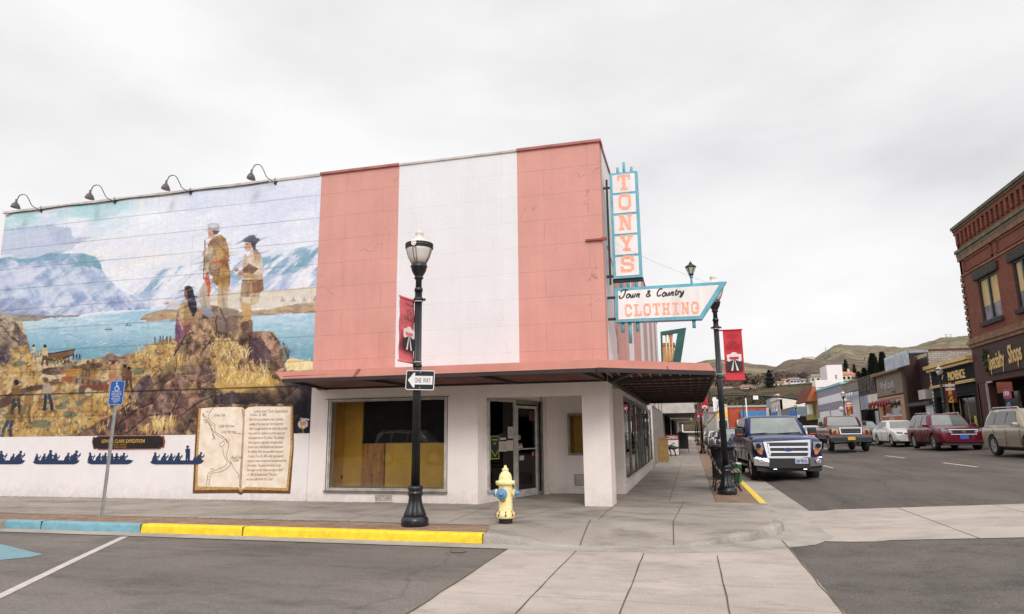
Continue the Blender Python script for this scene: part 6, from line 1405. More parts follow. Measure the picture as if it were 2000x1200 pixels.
# --- saloon / small car builder used for the rest
def saloon(name, label, cat, m, L=4.75, W=1.84, H=1.47, kind='saloon', group=None, detail=True, glassm=None, rimm=None):
    if kind == 'saloon':
        cb_ = dict(x=(1.02,.28,-1.15,-1.80), z=H, belt=.96, side=[(.62,-.28,.10,-.30),(-.36,-1.30,-.36,-1.10)], seams=[(.85,0,0),(-.32,0,0),(-1.25,0,0)], handles=[-.15,-1.1])
        top = [(-L/2,.90),(-1.8,1.03),(-1.0,.98),(1.0,.98),(1.7,.88),(2.1,.78),(L/2,.62)]; low = .88; zb = .24; wr = .33; rw = .70
    elif kind == 'suv':
        cb_ = dict(x=(1.05,.45,-1.95,-2.12), z=H, belt=1.08, side=[(.72,-.12,.30,-.15),(-.22,-1.05,-.22,-1.02),(-1.15,-1.85,-1.12,-1.62)], seams=[(.9,0,0),(-.18,0,0),(-1.12,0,0)], handles=[-.05,-.95])
        top = [(-L/2,1.0),(-2.1,1.1),(1.0,1.10),(1.8,1.02),(2.15,.93),(L/2,.75)]; low = 1.0; zb = .30; wr = .37; rw = .72
    else:
        cb_ = dict(x=(1.15,.50,-1.75,-2.0), z=H, belt=1.0, side=[(.80,-.1,.32,-.12),(-.2,-1.0,-.2,-.95),(-1.1,-1.7,-1.05,-1.5)], seams=[(.9,0,0),(-.15,0,0),(-1.0,0,0)], handles=[-.05,-.9])
        top = [(-L/2,.95),(-1.9,1.0),(1.1,1.0),(1.7,.92),(2.0,.82),(L/2,.65)]; low = .92; zb = .24; wr = .32; rw = .72
    cb_['ws'] = glassm or M_wsh
    T, Bd = car(name, label, cat, m, L, W, top, 0, low, zb, cb_, rw, wr, (L*.29,-L*.285), .22, .045, group=group, rimm=rimm)
    nx = L/2; zl = low-.22
    for s in (1,-1):
        front_quad('headlight', M_lens, T, [(s*W*.29,zl),(s*W*.41,zl+.02),(s*W*.435,zl+.15),(s*W*.27,zl+.11)][::s], nx-.20, .15, .10)
        b = MB(); b.box(-nx-.01,-nx+.25,s*W*.42-.08,s*W*.42+.03,zl+.05,zl+.24); b.build('tail_light', M_rl, T, bevel=.01)
    g_ = front_quad('grille', M_pl, T, [(-W*.20,zl-.06),(W*.20,zl-.06),(W*.24,zl+.09),(-W*.24,zl+.09)], nx-.06, .07, .08)
    front_quad('bumper_intake', M_pl, T, [(-W*.34,zb+.06),(W*.34,zb+.06),(W*.30,zb+.20),(-W*.30,zb+.20)], nx-.07, .07, .08)
    if kind == 'suv': front_quad('skid_trim', M_pl, T, [(-W*.42,zb-.06),(W*.42,zb-.06),(W*.44,zb+.04),(-W*.44,zb+.04)], nx-.14, .12, .10)
    mirrors(T, .78, W/2-.02, cb_['belt']-.02, m, .18, .13, .12)
    return T, g_
PW = paint('paint_white', rgb(230,226,220)); PM = paint('paint_maroon', rgb(98,8,34), .15); PG = paint('paint_champagne', rgb(158,148,130), .35); PD = paint('paint_dark_blue', rgb(26,36,58), .3); PS = paint('paint_silver', rgb(160,164,170), .6); PK = paint('paint_black', (.012,.012,.014)); PB2 = paint('paint_mid_blue', rgb(36,66,128), .3)
# beige SUV nearest on the right
T, g_ = saloon('parked_car', 'champagne coloured sport utility vehicle with silver roof rails, cut by the right edge', 'car', PG, 4.6, 1.86, 1.70, 'suv')
for s in (1,-1):
    b = MB(); b.tube([(.35,s*.60,1.64),(.25,s*.61,1.74),(-1.7,s*.61,1.76),(-1.85,s*.60,1.66)], .022, 6); b.build('roof_rail', M_alu, T)
put(T, (-12.6, -20.2, -.13), 0, 'pale sport utility vehicle across the side street, faintly mirrored in the shop window')
T.location = (13.5, 15.2, .37); T.rotation_euler = (0,0,rad(-89)); T.scale = (1.0,1.02,1.02)
# red crossover
T, g_ = saloon('parked_car', 'dark cherry red crossover with a wide chrome grille and blue number plate', 'car', PM, 4.83, 1.91, 1.67, 'suv')
b = MB(); b.prism([(-.50,.70),(.50,.70),(.58,.93),(-.58,.93)], lambda u,v,t: (2.41+t-.08*u*u-.12*(v-.7),u,v), 0, .03)
gg = b.build('grille_frame', M_chr, T); b = MB()
for k in range(4): b.box(2.425,2.435,-.48-.02*k,.48+.02*k,.725+.05*k,.75+.05*k)
b.build('grille_slot', M_pl, gg)
b = MB(); b.prism([(.09*math.cos(a*PI/6), .83+.07*math.sin(a*PI/6)) for a in range(12)], lambda u,v,t: (2.43+t,u,v), 0, .02); b.build('emblem', mat('emblem_gold', rgb(150,130,90), .3, .6, var=.3, scale=40), gg)
for s in (1,-1): front_quad('tall_headlight', M_lens, T, [(s*.64,.70),(s*.80,.72),(s*.88,1.0),(s*.70,.95)][::s], 2.17, .16, .06)
plate(T, 2.43, 0, .50, mat('plate_blue', rgb(40,98,190), .5, var=.1), None, '', .33, .17)
for s in (1,-1): b = MB(); b.tube([(.3,s*.62,1.62),(.2,s*.63,1.71),(-1.7,s*.63,1.72),(-1.9,s*.61,1.63)], .02, 6); b.build('roof_rail', M_alu, T)
T.location = (13.62, 24.9, .40); T.rotation_euler = (0,0,rad(-89)); T.scale = (1.0,1.05,1.04)
T, g_ = saloon('parked_car', 'pearl white saloon car between the cherry red crossover and the dark blue car', 'car', PW, 4.75, 1.84, 1.48, 'saloon'); T.location = (13.75, 32.9, .42); T.rotation_euler = (0,0,rad(-88)); T.scale = (1,1,1.03); white0 = T
T, g_ = saloon('parked_car', 'very dark blue compact car just right of the red pickup truck', 'car', PD, 4.3, 1.78, 1.55, 'mpv'); T.location = (13.0, 38.6, .44); T.rotation_euler = (0,0,rad(-86)); dark0 = T
# cars behind the blue pickup along the left kerb
T, g_ = saloon('parked_car', 'mid blue saloon car parked right behind the bright blue pickup', 'car', PB2, 4.6, 1.8, 1.45, 'saloon', 'cars parked down the left kerb'); T.location = (3.95, 18.9, -.12); T.rotation_euler = (0,0,rad(-90)); blue0 = T
T, g_ = saloon('parked_car', 'silver saloon car parked second behind the bright blue pickup', 'car', PS, 4.6, 1.8, 1.46, 'saloon', 'cars parked down the left kerb'); T.location = (3.9, 25.2, -.12); T.rotation_euler = (0,0,rad(-90)); silver0 = T
T, g_ = saloon('parked_car', 'black sport utility vehicle parked third behind the bright blue pickup', 'car', PK, 4.7, 1.85, 1.72, 'suv', 'cars parked down the left kerb'); T.location = (3.9, 31.3, -.12); T.rotation_euler = (0,0,rad(-90)); black0 = T
for src, x, y, lab in ((white0, 3.9, 37.8, 'white saloon car parked fourth behind the bright blue pickup'), (dark0, 3.9, 44, 'dark blue small car fifth in the row behind the blue pickup'), (silver0, 3.9, 50.3, 'silver car sixth in the row behind the blue pickup'), (white0, 3.9, 57, 'white car seventh in the row behind the blue pickup'), (black0, 3.9, 64, 'black car eighth in the row behind the blue pickup'), (silver0, 3.9, 72, 'silver car ninth in the row behind the blue pickup'), (white0, 3.9, 81, 'white car farthest down the left kerb row')):
    put(src, (x, y, -.12), rad(-90), lab, 'cars parked down the left kerb')
for src, x, y, lab in ((white0, 7.4, 88, 'far white car in the lane left of the blue pickup roof'), (silver0, 7.3, 104, 'far silver car in the lane seen over the parked row'), (black0, 10.4, 62, 'dark car farther back in the lane, left of the red pickup'), (white0, 11.8, 52, 'white car behind the red pickup, only its roof showing'), (silver0, 13.0, 46.5, 'silver car behind the dark blue compact'), (white0, 12.8, 60, 'pale car farther up the right side row'), (silver0, 9.8, 78, 'silver car far up the middle of the street'), (white0, 12.6, 70, 'white car far up the right side row')):
    put(src, (x, y, zr(x)), rad(-90), lab, 'distant cars on the street')
# maroon car at the left picture edge
put(silver0, (-12.78, -4.95, -.13), rad(0), 'dark car at the blue kerb, only its nose entering at the left edge', 'car at the left edge') if False else None
T, g_ = saloon('parked_car', 'dark maroon car at the blue kerb, only a sliver of it at the left edge', 'car', paint('paint_wine', rgb(70,16,30), .2), 4.6, 1.8, 1.5, 'mpv'); T.location = (-12.77, -4.85, -.13)
# ---------------------------------------------------------------- bench, litter bin and pavement clutter
M_iron = mat('bench_iron', (.016,.016,.018), .5, var=.2); M_slat = mat('bench_slat', rgb(150,132,116), .6, var=.25, scale=6)
t = thing('park_bench', 'black iron bench with curled arms and pale slats beside the right street lamp', 'bench', (2.25, 4.35, 0), 0)
# faces the street (+x), long side along y
for y in (-.62, .62):
    b = MB()
    b.tube(smooth_line3([(-.34,y,.0),(-.30,y,.22),(-.22,y,.40),(-.28,y,.62),(-.40,y,.86),(-.44,y,.90)]), .020, 6)
    b.tube(smooth_line3([(.26,y,0),(.20,y,.20),(.24,y,.42)]), .020, 6)
    b.tube(smooth_line3([(-.22,y,.40),(.0,y,.38),(.26,y,.43)]), .018, 6)
    b.tube(smooth_line3([(-.29,y,.62),(-.12,y,.68),(.10,y,.66),(.24,y,.58),(.27,y,.46),(.17,y,.42),(.10,y,.49),(.15,y,.55)]), .016, 6)
    b.tube([(.0+.13*math.cos(a*PI/8), y, .20+.13*math.sin(a*PI/8)) for a in range(17)], .012, 5)
    b.tube(smooth_line3([(-.30,y,.02),(-.15,y,.12),(0,y,.07),(.15,y,.12),(.25,y,.02)]), .012, 5)
    b.tube([(-.02+.10*math.cos(a*PI/8), y, .53+.10*math.sin(a*PI/8)) for a in range(17)], .011, 5)
    b.build('side_frame', M_iron, t)
b = MB()
for i in range(6): x = -.20+.085*i; b.box(x, x+.06, -.72, .72, .405+.006*i, .43+.006*i)
b.build('seat', M_slat, t)
b = MB()
for i in range(4): z = .50+.10*i; x = -.25-.045*i; b.box(x-.02, x, -.72, .72, z, z+.07)
b.build('backrest', M_slat, t)
t = thing('litter_bin', 'black slatted metal litter bin standing behind the bench', 'litter bin', (2.3, 7.9, 0))
b = MB()
for k in range(26):
    a = 2*PI*k/26; c, s = math.cos(a), math.sin(a); b.bar((.30*c,.30*s,.06),(.30*c,.30*s,.80),.05,.012,up=(c,s,0)); b.bar((.30*c,.30*s,.80),(.37*c,.37*s,.93),.05,.012,up=(c,s,0))
b.build('slats', M_iron, t)
b = MB(); b.lathe([(.28,.04),(.28,.86)], n=24); b.build('liner', M_pl, t, fixn=False)
b = MB()
for z, r in ((.08,.31),(.78,.315),(.93,.38)): b.lathe([(r,z-.02),(r+.02,z-.015),(r+.02,z+.015),(r,z+.02)], n=26)
b.lathe([(.37,.93),(.24,.99),(.16,1.0),(.15,.95)], n=26); b.build('ring', M_iron, t)
t = thing('recycling_tub', 'green plastic tub half hidden behind the bench', 'tub', (2.62, 6.6, 0)); t.scale = (.62,.62,.75)
b = MB(); b.lathe([(.15,0),(.19,.62),(.205,.63),(.205,.66),(.18,.66)], n=20); b.build('tub', mat('tub_green', rgb(50,130,84), .5, var=.15), t); b = MB(); b.lathe([(.21,.66),(.16,.70),(0,.72)], n=20); b.build('lid', mat('tub_lid', rgb(200,206,200), .5), t)
# wicker planters
M_wick = mat('wicker', rgb(176,140,84), .8, var=.35, scale=26, bump=.8, bscale=60)
wk = thing('wicker_planter', 'tall square wicker basket nearest on the left pavement by the corrugated wall', 'planter', (.12, 19.6, 0), 0, 'wicker baskets by the corrugated wall')
b = MB()
for i in range(14): z = i*.075; d = .0 if i % 2 else .012; b.box(-.2-d,.2+d,-.2-d,.2+d,z,z+.074)
b.build('woven_side', M_wick, wk); box_part('rim', M_wick, wk, (-.225,.225,-.225,.225,1.05,1.09))
for x, y, s, lab in ((.10,21.6,1.05,'second tall wicker basket by the corrugated wall'), (.05,23.2,.75,'smallest wicker basket, farthest by the corrugated wall')): put(wk, (x,y,0), 0, lab, None, (1,1,s))
# sandwich boards
M_wb = mat('board_white', rgb(222,216,210), .6); M_chk = mat('chalkboard', (.02,.02,.022), .7, var=.3, scale=12); M_rd = mat('board_red', rgb(120,30,36), .5)
t = thing('sandwich_board', 'white sandwich board with a dark red OPEN header on the left pavement', 'sandwich board', (.35, 28.5, 0))
b = MB(); b.box(-.36,.36,-.02,.02,.06,.92); b.build('panel', M_wb, t); hd = box_part('header', M_rd, t, (-.38,.38,-.03,.03,.92,1.22)); text_mesh('lettering', 'OPEN', .24, M_wb, hd, (0,-.032,.98), (1,0,0), (0,0,1), .001, 0, .006, 'CENTER', .95)
box_part('legs', M_rd, t, (-.38,-.34,.02,.5,.0,.05), (.34,.38,-.03,.03,0,.92), (-.38,-.34,-.03,.03,0,.92), (.34,.38,.44,.48,0,.9), (-.38,-.34,.44,.48,0,.9))
t = thing('chalkboard', 'black chalkboard sign in a brown wooden frame beyond the OPEN board', 'chalkboard', (.86, 35.5, 0))
fr = MB(); window_frame(fr,-.38,.38,.22,1.32,-.02,.02,.04); fr.build('frame', mat('frame_brown', rgb(96,56,36), .6), t); box_part('board', M_chk, t, (-.34,.34,-.01,.01,.26,1.28)); box_part('leg', mat('frame_brown', None), t, (-.38,-.34,.0,.02,0,.22)); box_part('leg', mat('frame_brown', None), t, (.34,.38,.0,.02,0,.22))
t = thing('pavement_sculpture', 'low black metal animal figure in front of the OPEN sandwich board', 'sculpture', (.30, 27.2, 0))
b = MB(); b.tube(smooth_line3([(-.45,0,.42),(-.30,0,.50),(.0,0,.52),(.22,0,.44)]), [.05]*5+[.12]*5+[.13]*5+[.08], 10); b.tube([(.2,0,.46),(.42,0,.50)], [.07,.05], 8); b.build('body', M_iron, t)
for x0, x1 in ((-.32,-.42),(-.1,-.05),(.12,.22)): b = MB(); b.tube([(x0,0,.42),((x0+x1)/2+.03,0,.2),(x1,0,0)], [.05,.035,.03], 7); b.build('leg', M_iron, t)
b = MB(); b.tube(smooth_line3([(-.1,0,.55),(.1,0,.72),(.2,0,.74)]), .03, 6); b.build('tail', M_iron, t)
# thin posts and a bare street tree by the kerb
M_gp = mat('post_galv', rgb(140,140,140), .5, .4, var=.2)
for x, y, h, lab in ((2.45,31.5,2.6,'thin grey sign post by the kerb beyond the litter bin'), (2.6,41,2.4,'thin grey post by the kerb, farther of the two')):
    t = thing('sign_post', lab, 'post', (x,y,0)); b = MB(); b.tube([(0,0,0),(0,0,h)], .03, 7); b.build('pole', M_gp, t); box_part('sign_plate', M_gp, t, (-.15,.15,.031,.036,h-.4,h-.02))
def bare_tree(name, lab, loc_, h, seed, m, spread=.5, depth=5, group=None):
    r = random.Random(seed); t = thing(name, lab, 'tree', loc_, 0, group); tr = MB(); tw = MB()
    def grow(p, d, l, rad_, k):
        mid = p+d*l*.5+Vector((r.gauss(0,.04),r.gauss(0,.04),0))*l; e = p+d*l; (tr if k < 1 else tw).tube([p, mid, e], [rad_, rad_*.85, rad_*.68], 6 if k < 2 else 4, False)
        if k >= depth: return
        for i in range(r.choice((2,3,3)) if k else 4):
            nd = (d+Vector((r.gauss(0,spread),r.gauss(0,spread),r.uniform(0,.35)))).normalized(); grow(e, nd, l*r.uniform(.62,.82), rad_*.6, k+1)
    grow(Vector((0,0,0)), Vector((r.gauss(0,.03),r.gauss(0,.03),1)).normalized(), h*.30, h*.018, 0)
    tr.build('trunk', m, t, fixn=False); tw.build('crown', m, t, fixn=False); return t
M_bark = mat('bare_bark', rgb(120,96,76), .9, var=.3, scale=10)
bare_tree('bare_tree', 'bare winter street tree by the left kerb under the canopy edge', (2.45, 46, 0), 5.2, 3, M_bark, .42, 5)
bare_tree('bare_tree', 'second bare street tree farther down the left kerb', (2.4, 68, 0), 5.4, 8, M_bark, .42, 4)
# clipped green shrub far along the pavement
def leaf_blob(b, c, rx, ry, rz, n, s, r):
    for i in range(n):
        v = Vector((r.gauss(0,1),r.gauss(0,1),r.gauss(0,1))).normalized()*(r.uniform(.5,1.0)**.5); p = Vector((c[0]+v.x*rx, c[1]+v.y*ry, c[2]+v.z*rz)); a = Vector((r.gauss(0,1),r.gauss(0,1),r.gauss(0,1))).normalized()*s; q = a.cross(Vector((r.gauss(0,1),r.gauss(0,1),r.gauss(0,1)))).normalized()*s*.8
        b.add([p-a, p+q, p+a, p-q*.6], [(0,1,2,3)], False)
M_leafb = mat('box_leaf', rgb(76,128,52), .8, var=.45, scale=3)
t = thing('clipped_shrub', 'round bright green shrub against the far left shop wall', 'shrub', (.3, 62, 0)); b = MB(); leaf_blob(b, (0,0,.7), .8, .8, .75, 2400, .06, random.Random(4)); b.build('foliage', M_leafb, t, fixn=False); b = MB(); b.tube([(0,0,0),(0,0,.6)], .05, 6); b.build('stem', M_bark, t)
# ---------------------------------------------------------------- shops along the right side (fronts at X = 18.5)
XF = 18.5; ZB = .5
def fb(b, y0, y1, z0, z1, p1=0.0, p0=-.3): b.box(XF-p1, XF-p0, y0, y1, z0, z1)
def brickm(name, c1, c2, mo, bw=.22, rh=.075, axis='yz', ms=.01, var=.25):
    m = bpy.data.materials.new(name); m.use_nodes = True; nt = m.node_tree; MATS[name] = m; L = nt.links.new; b = nt.nodes['Principled BSDF']; b.inputs['Roughness'].default_value = .85
    t = nt.nodes.new('ShaderNodeTexCoord'); sp_ = nt.nodes.new('ShaderNodeSeparateXYZ'); L(t.outputs['Object'], sp_.inputs[0]); cb_ = nt.nodes.new('ShaderNodeCombineXYZ'); L(sp_.outputs['Y' if axis == 'yz' else 'X'], cb_.inputs[0]); L(sp_.outputs['Z'], cb_.inputs[1])
    k = nt.nodes.new('ShaderNodeTexBrick'); L(cb_.outputs[0], k.inputs['Vector']); k.inputs['Scale'].default_value = 1; k.inputs['Brick Width'].default_value = bw; k.inputs['Row Height'].default_value = rh; k.inputs['Mortar Size'].default_value = ms
    k.inputs['Color1'].default_value = (*c1,1); k.inputs['Color2'].default_value = (*c2,1); k.inputs['Mortar'].default_value = (*mo,1)
    n = nt.nodes.new('ShaderNodeTexNoise'); n.inputs['Scale'].default_value = .9; n.inputs['Detail'].default_value = 9; n.inputs['Roughness'].default_value = .7; L(t.outputs['Object'], n.inputs['Vector'])
    r = nt.nodes.new('ShaderNodeMapRange'); r.inputs[1].default_value = .3; r.inputs[2].default_value = .7; r.inputs[3].default_value = 1-var; r.inputs[4].default_value = 1+var*.6; L(n.outputs['Fac'], r.inputs[0])
    s = nt.nodes.new('ShaderNodeVectorMath'); s.operation = 'SCALE'; L(k.outputs['Color'], s.inputs[0]); L(r.outputs[0], s.inputs['Scale']); L(s.outputs[0], b.inputs['Base Color']); return m
M_bk = brickm('red_brick', rgb(136,70,48), rgb(114,58,42), rgb(104,68,50)); M_ston = mat('sandstone', rgb(138,104,78), .8, var=.25, scale=2); M_oliv = mat('cornice_olive', rgb(110,100,78), .7, var=.3, scale=2); M_lint = mat('lintel_grey', rgb(70,64,60), .85, var=.4, scale=5, bump=.5)
M_mar = mat('maroon_siding', rgb(72,28,26), .7, var=.2, scale=2, streak=True); M_blind = mat('straw_blind', rgb(214,186,134), .9, var=.15, scale=5, streak=True); M_grs = mat('grey_sheet', rgb(150,142,146), .8, var=.3, scale=2); M_teald = mat('frame_dark_teal', rgb(26,50,54), .5, var=.1)
M_gdp = mat('gold_paint', rgb(222,186,116), .5, var=.15, scale=4); M_dkb = mat('shopfront_black', (.012,.012,.013), .8, var=.1, spec=.15); M_dgl = mat('shop_glass', (.010,.011,.012), .08, 0, var=0, spec=.35)
def bld(name, lab, y0, y1): 
    t = thing(name, lab, 'building', (XF, (y0+y1)/2, 0)); t['_y'] = (y0+y1)/2; return t
def fin(t):     # children were modelled in world coordinates
    v = Vector(t.location)
    def rec(o):
        for c in o.children:
            if c.type == 'MESH': c.data.transform(Matrix.Translation(-v))
            rec(c)
    rec(t); del t['_y']
def part(t, nm, m, *q, bevel=0):
    if nm in ('shop_pane','shop_pier','pier','blank_window','blind','curtain','flank_pier','recess','panel') and len(q) > 1:
        for x in q: o = part(t, nm, m, x, bevel=bevel)
        return o
    b = MB(); [fb(b, *x) for x in q]; return b.build(nm, m, t, bevel=bevel)
# 1 brick corner block
t = bld('brick_building', 'tall dark red brick block with stone cornice at the right edge', 14, 33.6)
part(t, 'wall', M_bk, (14,25.0,6.8,13.9), (26.9,28.8,6.8,13.9), (31.4,33.6,6.8,13.9), (25.0,26.9,6.8,7.5), (28.8,31.4,6.8,7.5), (25,26.9,10.1,13.9), (28.8,31.4,10.1,13.9), (21.5,25,6.8,7.5), (33.3,33.6,.4,6.8,0,-9), (14,33.6,6.8,13.8,-9,-9.3))
one(lambda b: b.box(XF, XF+9, 33.3, 33.6, 6.8, 13.8), 'side_wall', brickm('red_brick_side', rgb(134,64,44), rgb(112,50,38), rgb(104,66,52), axis='xz'), t)
part(t, 'cornice', M_oliv, (14,33.62,13.80,13.98,.26), (14,33.6,13.68,13.80,.18), (14,33.66,12.25,12.45,.20), (14,33.64,12.05,12.25,.12))
b = MB()
for i in range(30):
    y = 33.1-.62*i; fb(b, y, y+.28, 12.75, 13.7, .12, 0)
fb(b, 14, 33.6, 13.45, 13.7, .125, 0); b.build('corbel', M_bk, t)
part(t, 'frieze', M_ston, (14,33.62,11.75,12.05,.10,0), (14,33.60,10.75,10.85,.06,0), (14,33.66,6.45,6.62,.20,0), (14,33.64,6.25,6.45,.12,0), (14,33.62,6.62,6.85,.08,0))
b = MB(); [fb(b, y0, y1, z0, z1, .05, 0) for y0, y1, z0, z1 in ((28.9,32.9,11.6,11.7),(28.9,32.9,10.95,11.05),(32.8,32.9,10.95,11.7),(28.9,29.0,10.95,11.7),(24,28.3,11.6,11.7),(24,28.3,10.95,11.05),(28.2,28.3,10.95,11.7))]; b.build('brick_panel', M_bk, t)
b = MB()
for i in range(11): z = 6.95+.35*i; fb(b, 33.6-(.42 if i % 2 else .28), 33.66, z, z+.24, .06, 0)
b.build('quoin', M_ston, t)
for y0, y1, zl in ((28.8,31.4,10.1),(25.0,26.9,10.1),(21.3,23.2,10.1)):
    w = part(t, 'window', M_teald, (y0,y0+.12,7.5,zl,-.05,-.18), (y1-.12,y1,7.5,zl,-.05,-.18), ((y0+y1)/2-.08,(y0+y1)/2+.08,7.5,zl,-.04,-.18), (y0,y1,zl-.12,zl,-.045,-.18), (y0,y1,7.5,7.62,-.045,-.18))
    part(w, 'blind', M_blind, (y0+.12,(y0+y1)/2-.08,8.45,zl-.12,-.14,-.2), ((y0+y1)/2+.08,y1-.12,8.45,zl-.12,-.14,-.2))
    part(w, 'curtain', M_grs, (y0+.12,(y0+y1)/2-.08,7.62,8.45,-.14,-.2), ((y0+y1)/2+.08,y1-.12,7.62,8.45,-.14,-.2))
    part(t, 'lintel', M_lint, (y0-.35,y1+.35,zl-.02,zl+.52,.14,0), bevel=.06); part(t, 'sill', M_lint, (y0-.15,y1+.15,7.28,7.5,.16,0))
part(t, 'shop_fascia', M_mar, (14,33.55,4.1,6.25,.02,-.2)); part(t, 'shop_pier', M_mar, (31.9,33.5,.4,4.1,.0,-.4), (24.6,25.2,.4,4.1,0,-.4))
part(t, 'shop_recess', M_dkb, (14,31.9,.4,4.1,-1.2,-1.4), (14,31.9,4.05,4.12,-.1,-1.3)); part(t, 'shop_pane', M_dgl, (29.0,31.9,.9,3.4,-.35,-.40), (25.2,27.5,.9,3.4,-.35,-.40))
part(t, 'downpipe', mat('pipe_grey', rgb(170,160,156), .5, var=.1), (32.0,32.12,.4,4.1,.08,0), (31.3,32.12,4.0,4.1,.08,0))
fin(t)
# its hanging sign board, OPEN board and neon
t = thing('sign_board', 'dark carved sign board with gold Specialty Shops lettering on the brick block', 'sign', (XF-.1, 28, 5.2))
one(lambda b: b.box(-.02,.08,-4.2,3.6,-.75,.72), 'board', mat('board_dark', rgb(54,28,26), .7, var=.3, scale=3), t)
for s_, y, z, sz in (('Specialty', 3.15, -.50, 1.25), ('Shops', .55, -.36, 1.38)):
    text_mesh('lettering', s_, sz, M_gdp, t, (-.05, y, z), (0,-1,.05), (0,0,1), .012, .10, .02, 'LEFT', .47)
b = MB(); leaf_blob(b, (-.08, 3.35, .1), .06, .35, .75, 90, .10, random.Random(2)); b.build('carved_leaves', mat('sign_leaf', rgb(70,84,50), .7, var=.3), t)
t = thing('window_sign', 'small pink and white OPEN sign inside the maroon shopfront', 'sign', (XF+.3, 30.4, 3.3)); one(lambda b: b.box(-.02,0,-.5,.5,-.28,.28), 'board', mat('pink_board', rgb(170,60,100), .6), t); text_mesh('lettering', 'OPEN', .34, M_sgw, t, (-.03,.42,-.1), (0,-1,0), (0,0,1), .004, 0, .01, 'LEFT', .8)
t = thing('ornament', 'small red round ornament with a blue top in the maroon shopfront window', 'ornament', (XF-.25, 29.0, 2.3)); b = MB(); b.lathe([(0,-.22),(.2,-.12),(.24,0),(.2,.12),(0,.22)], n=14); b.build('ball', mat('ball_red', rgb(200,50,50), .5, var=0), t); b = MB(); b.lathe([(.10,.2),(.16,.3),(.03,.5)], n=8); b.build('top', mat('ball_blue', rgb(90,120,170), .5, var=0), t)
# 2 black and gold shop
t = bld('shop_building', 'low black shopfront with gold cornices beside the brick block', 33.6, 41.3)
part(t, 'wall', M_dkb, (33.65,41.3,4.40,5.45,0,-.4), (33.65,41.3,3.6,4.25,-.05,-.4), (33.65,34.1,.4,3.6,0,-.4), (40.8,41.3,.4,3.6,0,-.4), (33.65,41.3,.4,3.6,-.9,-1.0), (33.65,41.25,5.4,5.5,-.2,-9))
part(t, 'cornice', M_gdp, (33.65,41.6,5.62,5.86,.38,-.2), (33.65,41.5,5.42,5.62,.22,-.1), (33.65,41.45,4.25,4.42,.14,0)); part(t, 'cornice_shadow_line', mat('gold_dark', rgb(150,104,48), .6), (33.65,41.52,5.58,5.63,.30,0), (33.65,41.46,4.31,4.345,.15,0))
b = MB()
for y in (34.6,36.2,37.6,39.0,40.3): fb(b, y, y+.05, .9, 3.4, -.82, -.9)
b.build('door_frame', M_gdp, t); part(t, 'shop_pane', M_dgl, (34.7,40.2,.9,3.4,-.84,-.88)); b = MB(); fb(b,36.5,36.8,1.6,2.2,-.78,-.83); b.build('door_notice', mat('notice_yellow', rgb(200,200,80), .6), t)
for y in (35.2, 37.6, 40.0): one(lambda b: b.tube([(XF,y,5.1),(XF-.35,y,5.35),(XF-.6,y,5.25)], .03, 5), 'sign_lamp', M_blk2, t)
text_mesh('lettering', 'PROVENCE', .78, mat('gold_bright', rgb(246,206,120), .5), t, (XF-.012, 38.0, 4.60), (0,-1,0), (0,0,1), .015, 0, .022, 'LEFT', .74)
b = MB(); b.prism([(39.1,4.7),(38.95,4.95),(38.7,5.0),(38.93,5.02),(39.1,5.35),(39.27,5.02),(39.5,5.0),(39.25,4.95)], lambda u,v,tt: (XF-tt,u,v), 0, .02); b.build('emblem', M_gdp, t)
fin(t)
# 3 metal awning building with white painted brick flank
t = bld('shop_building', 'dark shop with a ribbed silver metal canopy and a peeling white brick flank', 41.3, 47.3)
one(lambda b: b.box(XF+.0, XF+11, 41.3, 41.55, .4, 7.0), 'flank_wall', brickm('white_brick', rgb(224,216,208), rgb(204,192,182), rgb(150,134,122), .4, .14, 'xz', .014, .3), t)
one(lambda b: b.box(XF-.05, XF+11, 41.24, 41.6, 7.0, 7.12), 'coping', mat('rust_coping', rgb(150,92,60), .8, var=.3), t)
b = MB(); b.box(XF-1.33, XF-1.30, 41.2, 47.2, 6.05, 7.1)
for k in range(19): b.box(XF-1.42, XF-1.325, 41.22+.318*k, 41.40+.318*k, 6.04, 7.11)
b.build('ribbed_canopy', mat('ribbed_metal', rgb(196,202,212), .5, .1, var=.15, scale=2), t)
one(lambda b: b.box(XF-1.34, XF, 41.2, 47.2, 6.9, 7.08), 'canopy_top', mat('ribbed_metal', None), t)
part(t, 'wall', mat('dark_red_wall', rgb(66,40,36), .8, var=.3, scale=2), (41.56,47.3,.4,6.9,-.9,-1.1), (47.0,47.4,.4,7.15,.05,-1.0)); part(t, 'downpipe', M_alud, (42.3,42.5,2.8,6.0,-.5,-.7))
part(t, 'air_conditioner', mat('ac_white', rgb(188,182,176), .5), (42.6,44.2,3.6,4.3,.1,-.4)); part(t, 'low_canopy', mat('low_canopy', rgb(64,60,56), .7), (41.4,46.6,3.15,3.4,.3,-.9)); part(t, 'shop_pane', M_dgl, (42.6,46.4,.8,3.0,-.7,-.75))
b = MB(); b.grid([[(XF-.05-(.04 if k % 4 < 2 else 0), 41.35+1.6*k/20, z) for z in (1.2, 3.3)] for k in range(21)], False); b.build('ribbed_panel', mat('ribbed_metal', None), t, fixn=False); fin(t)
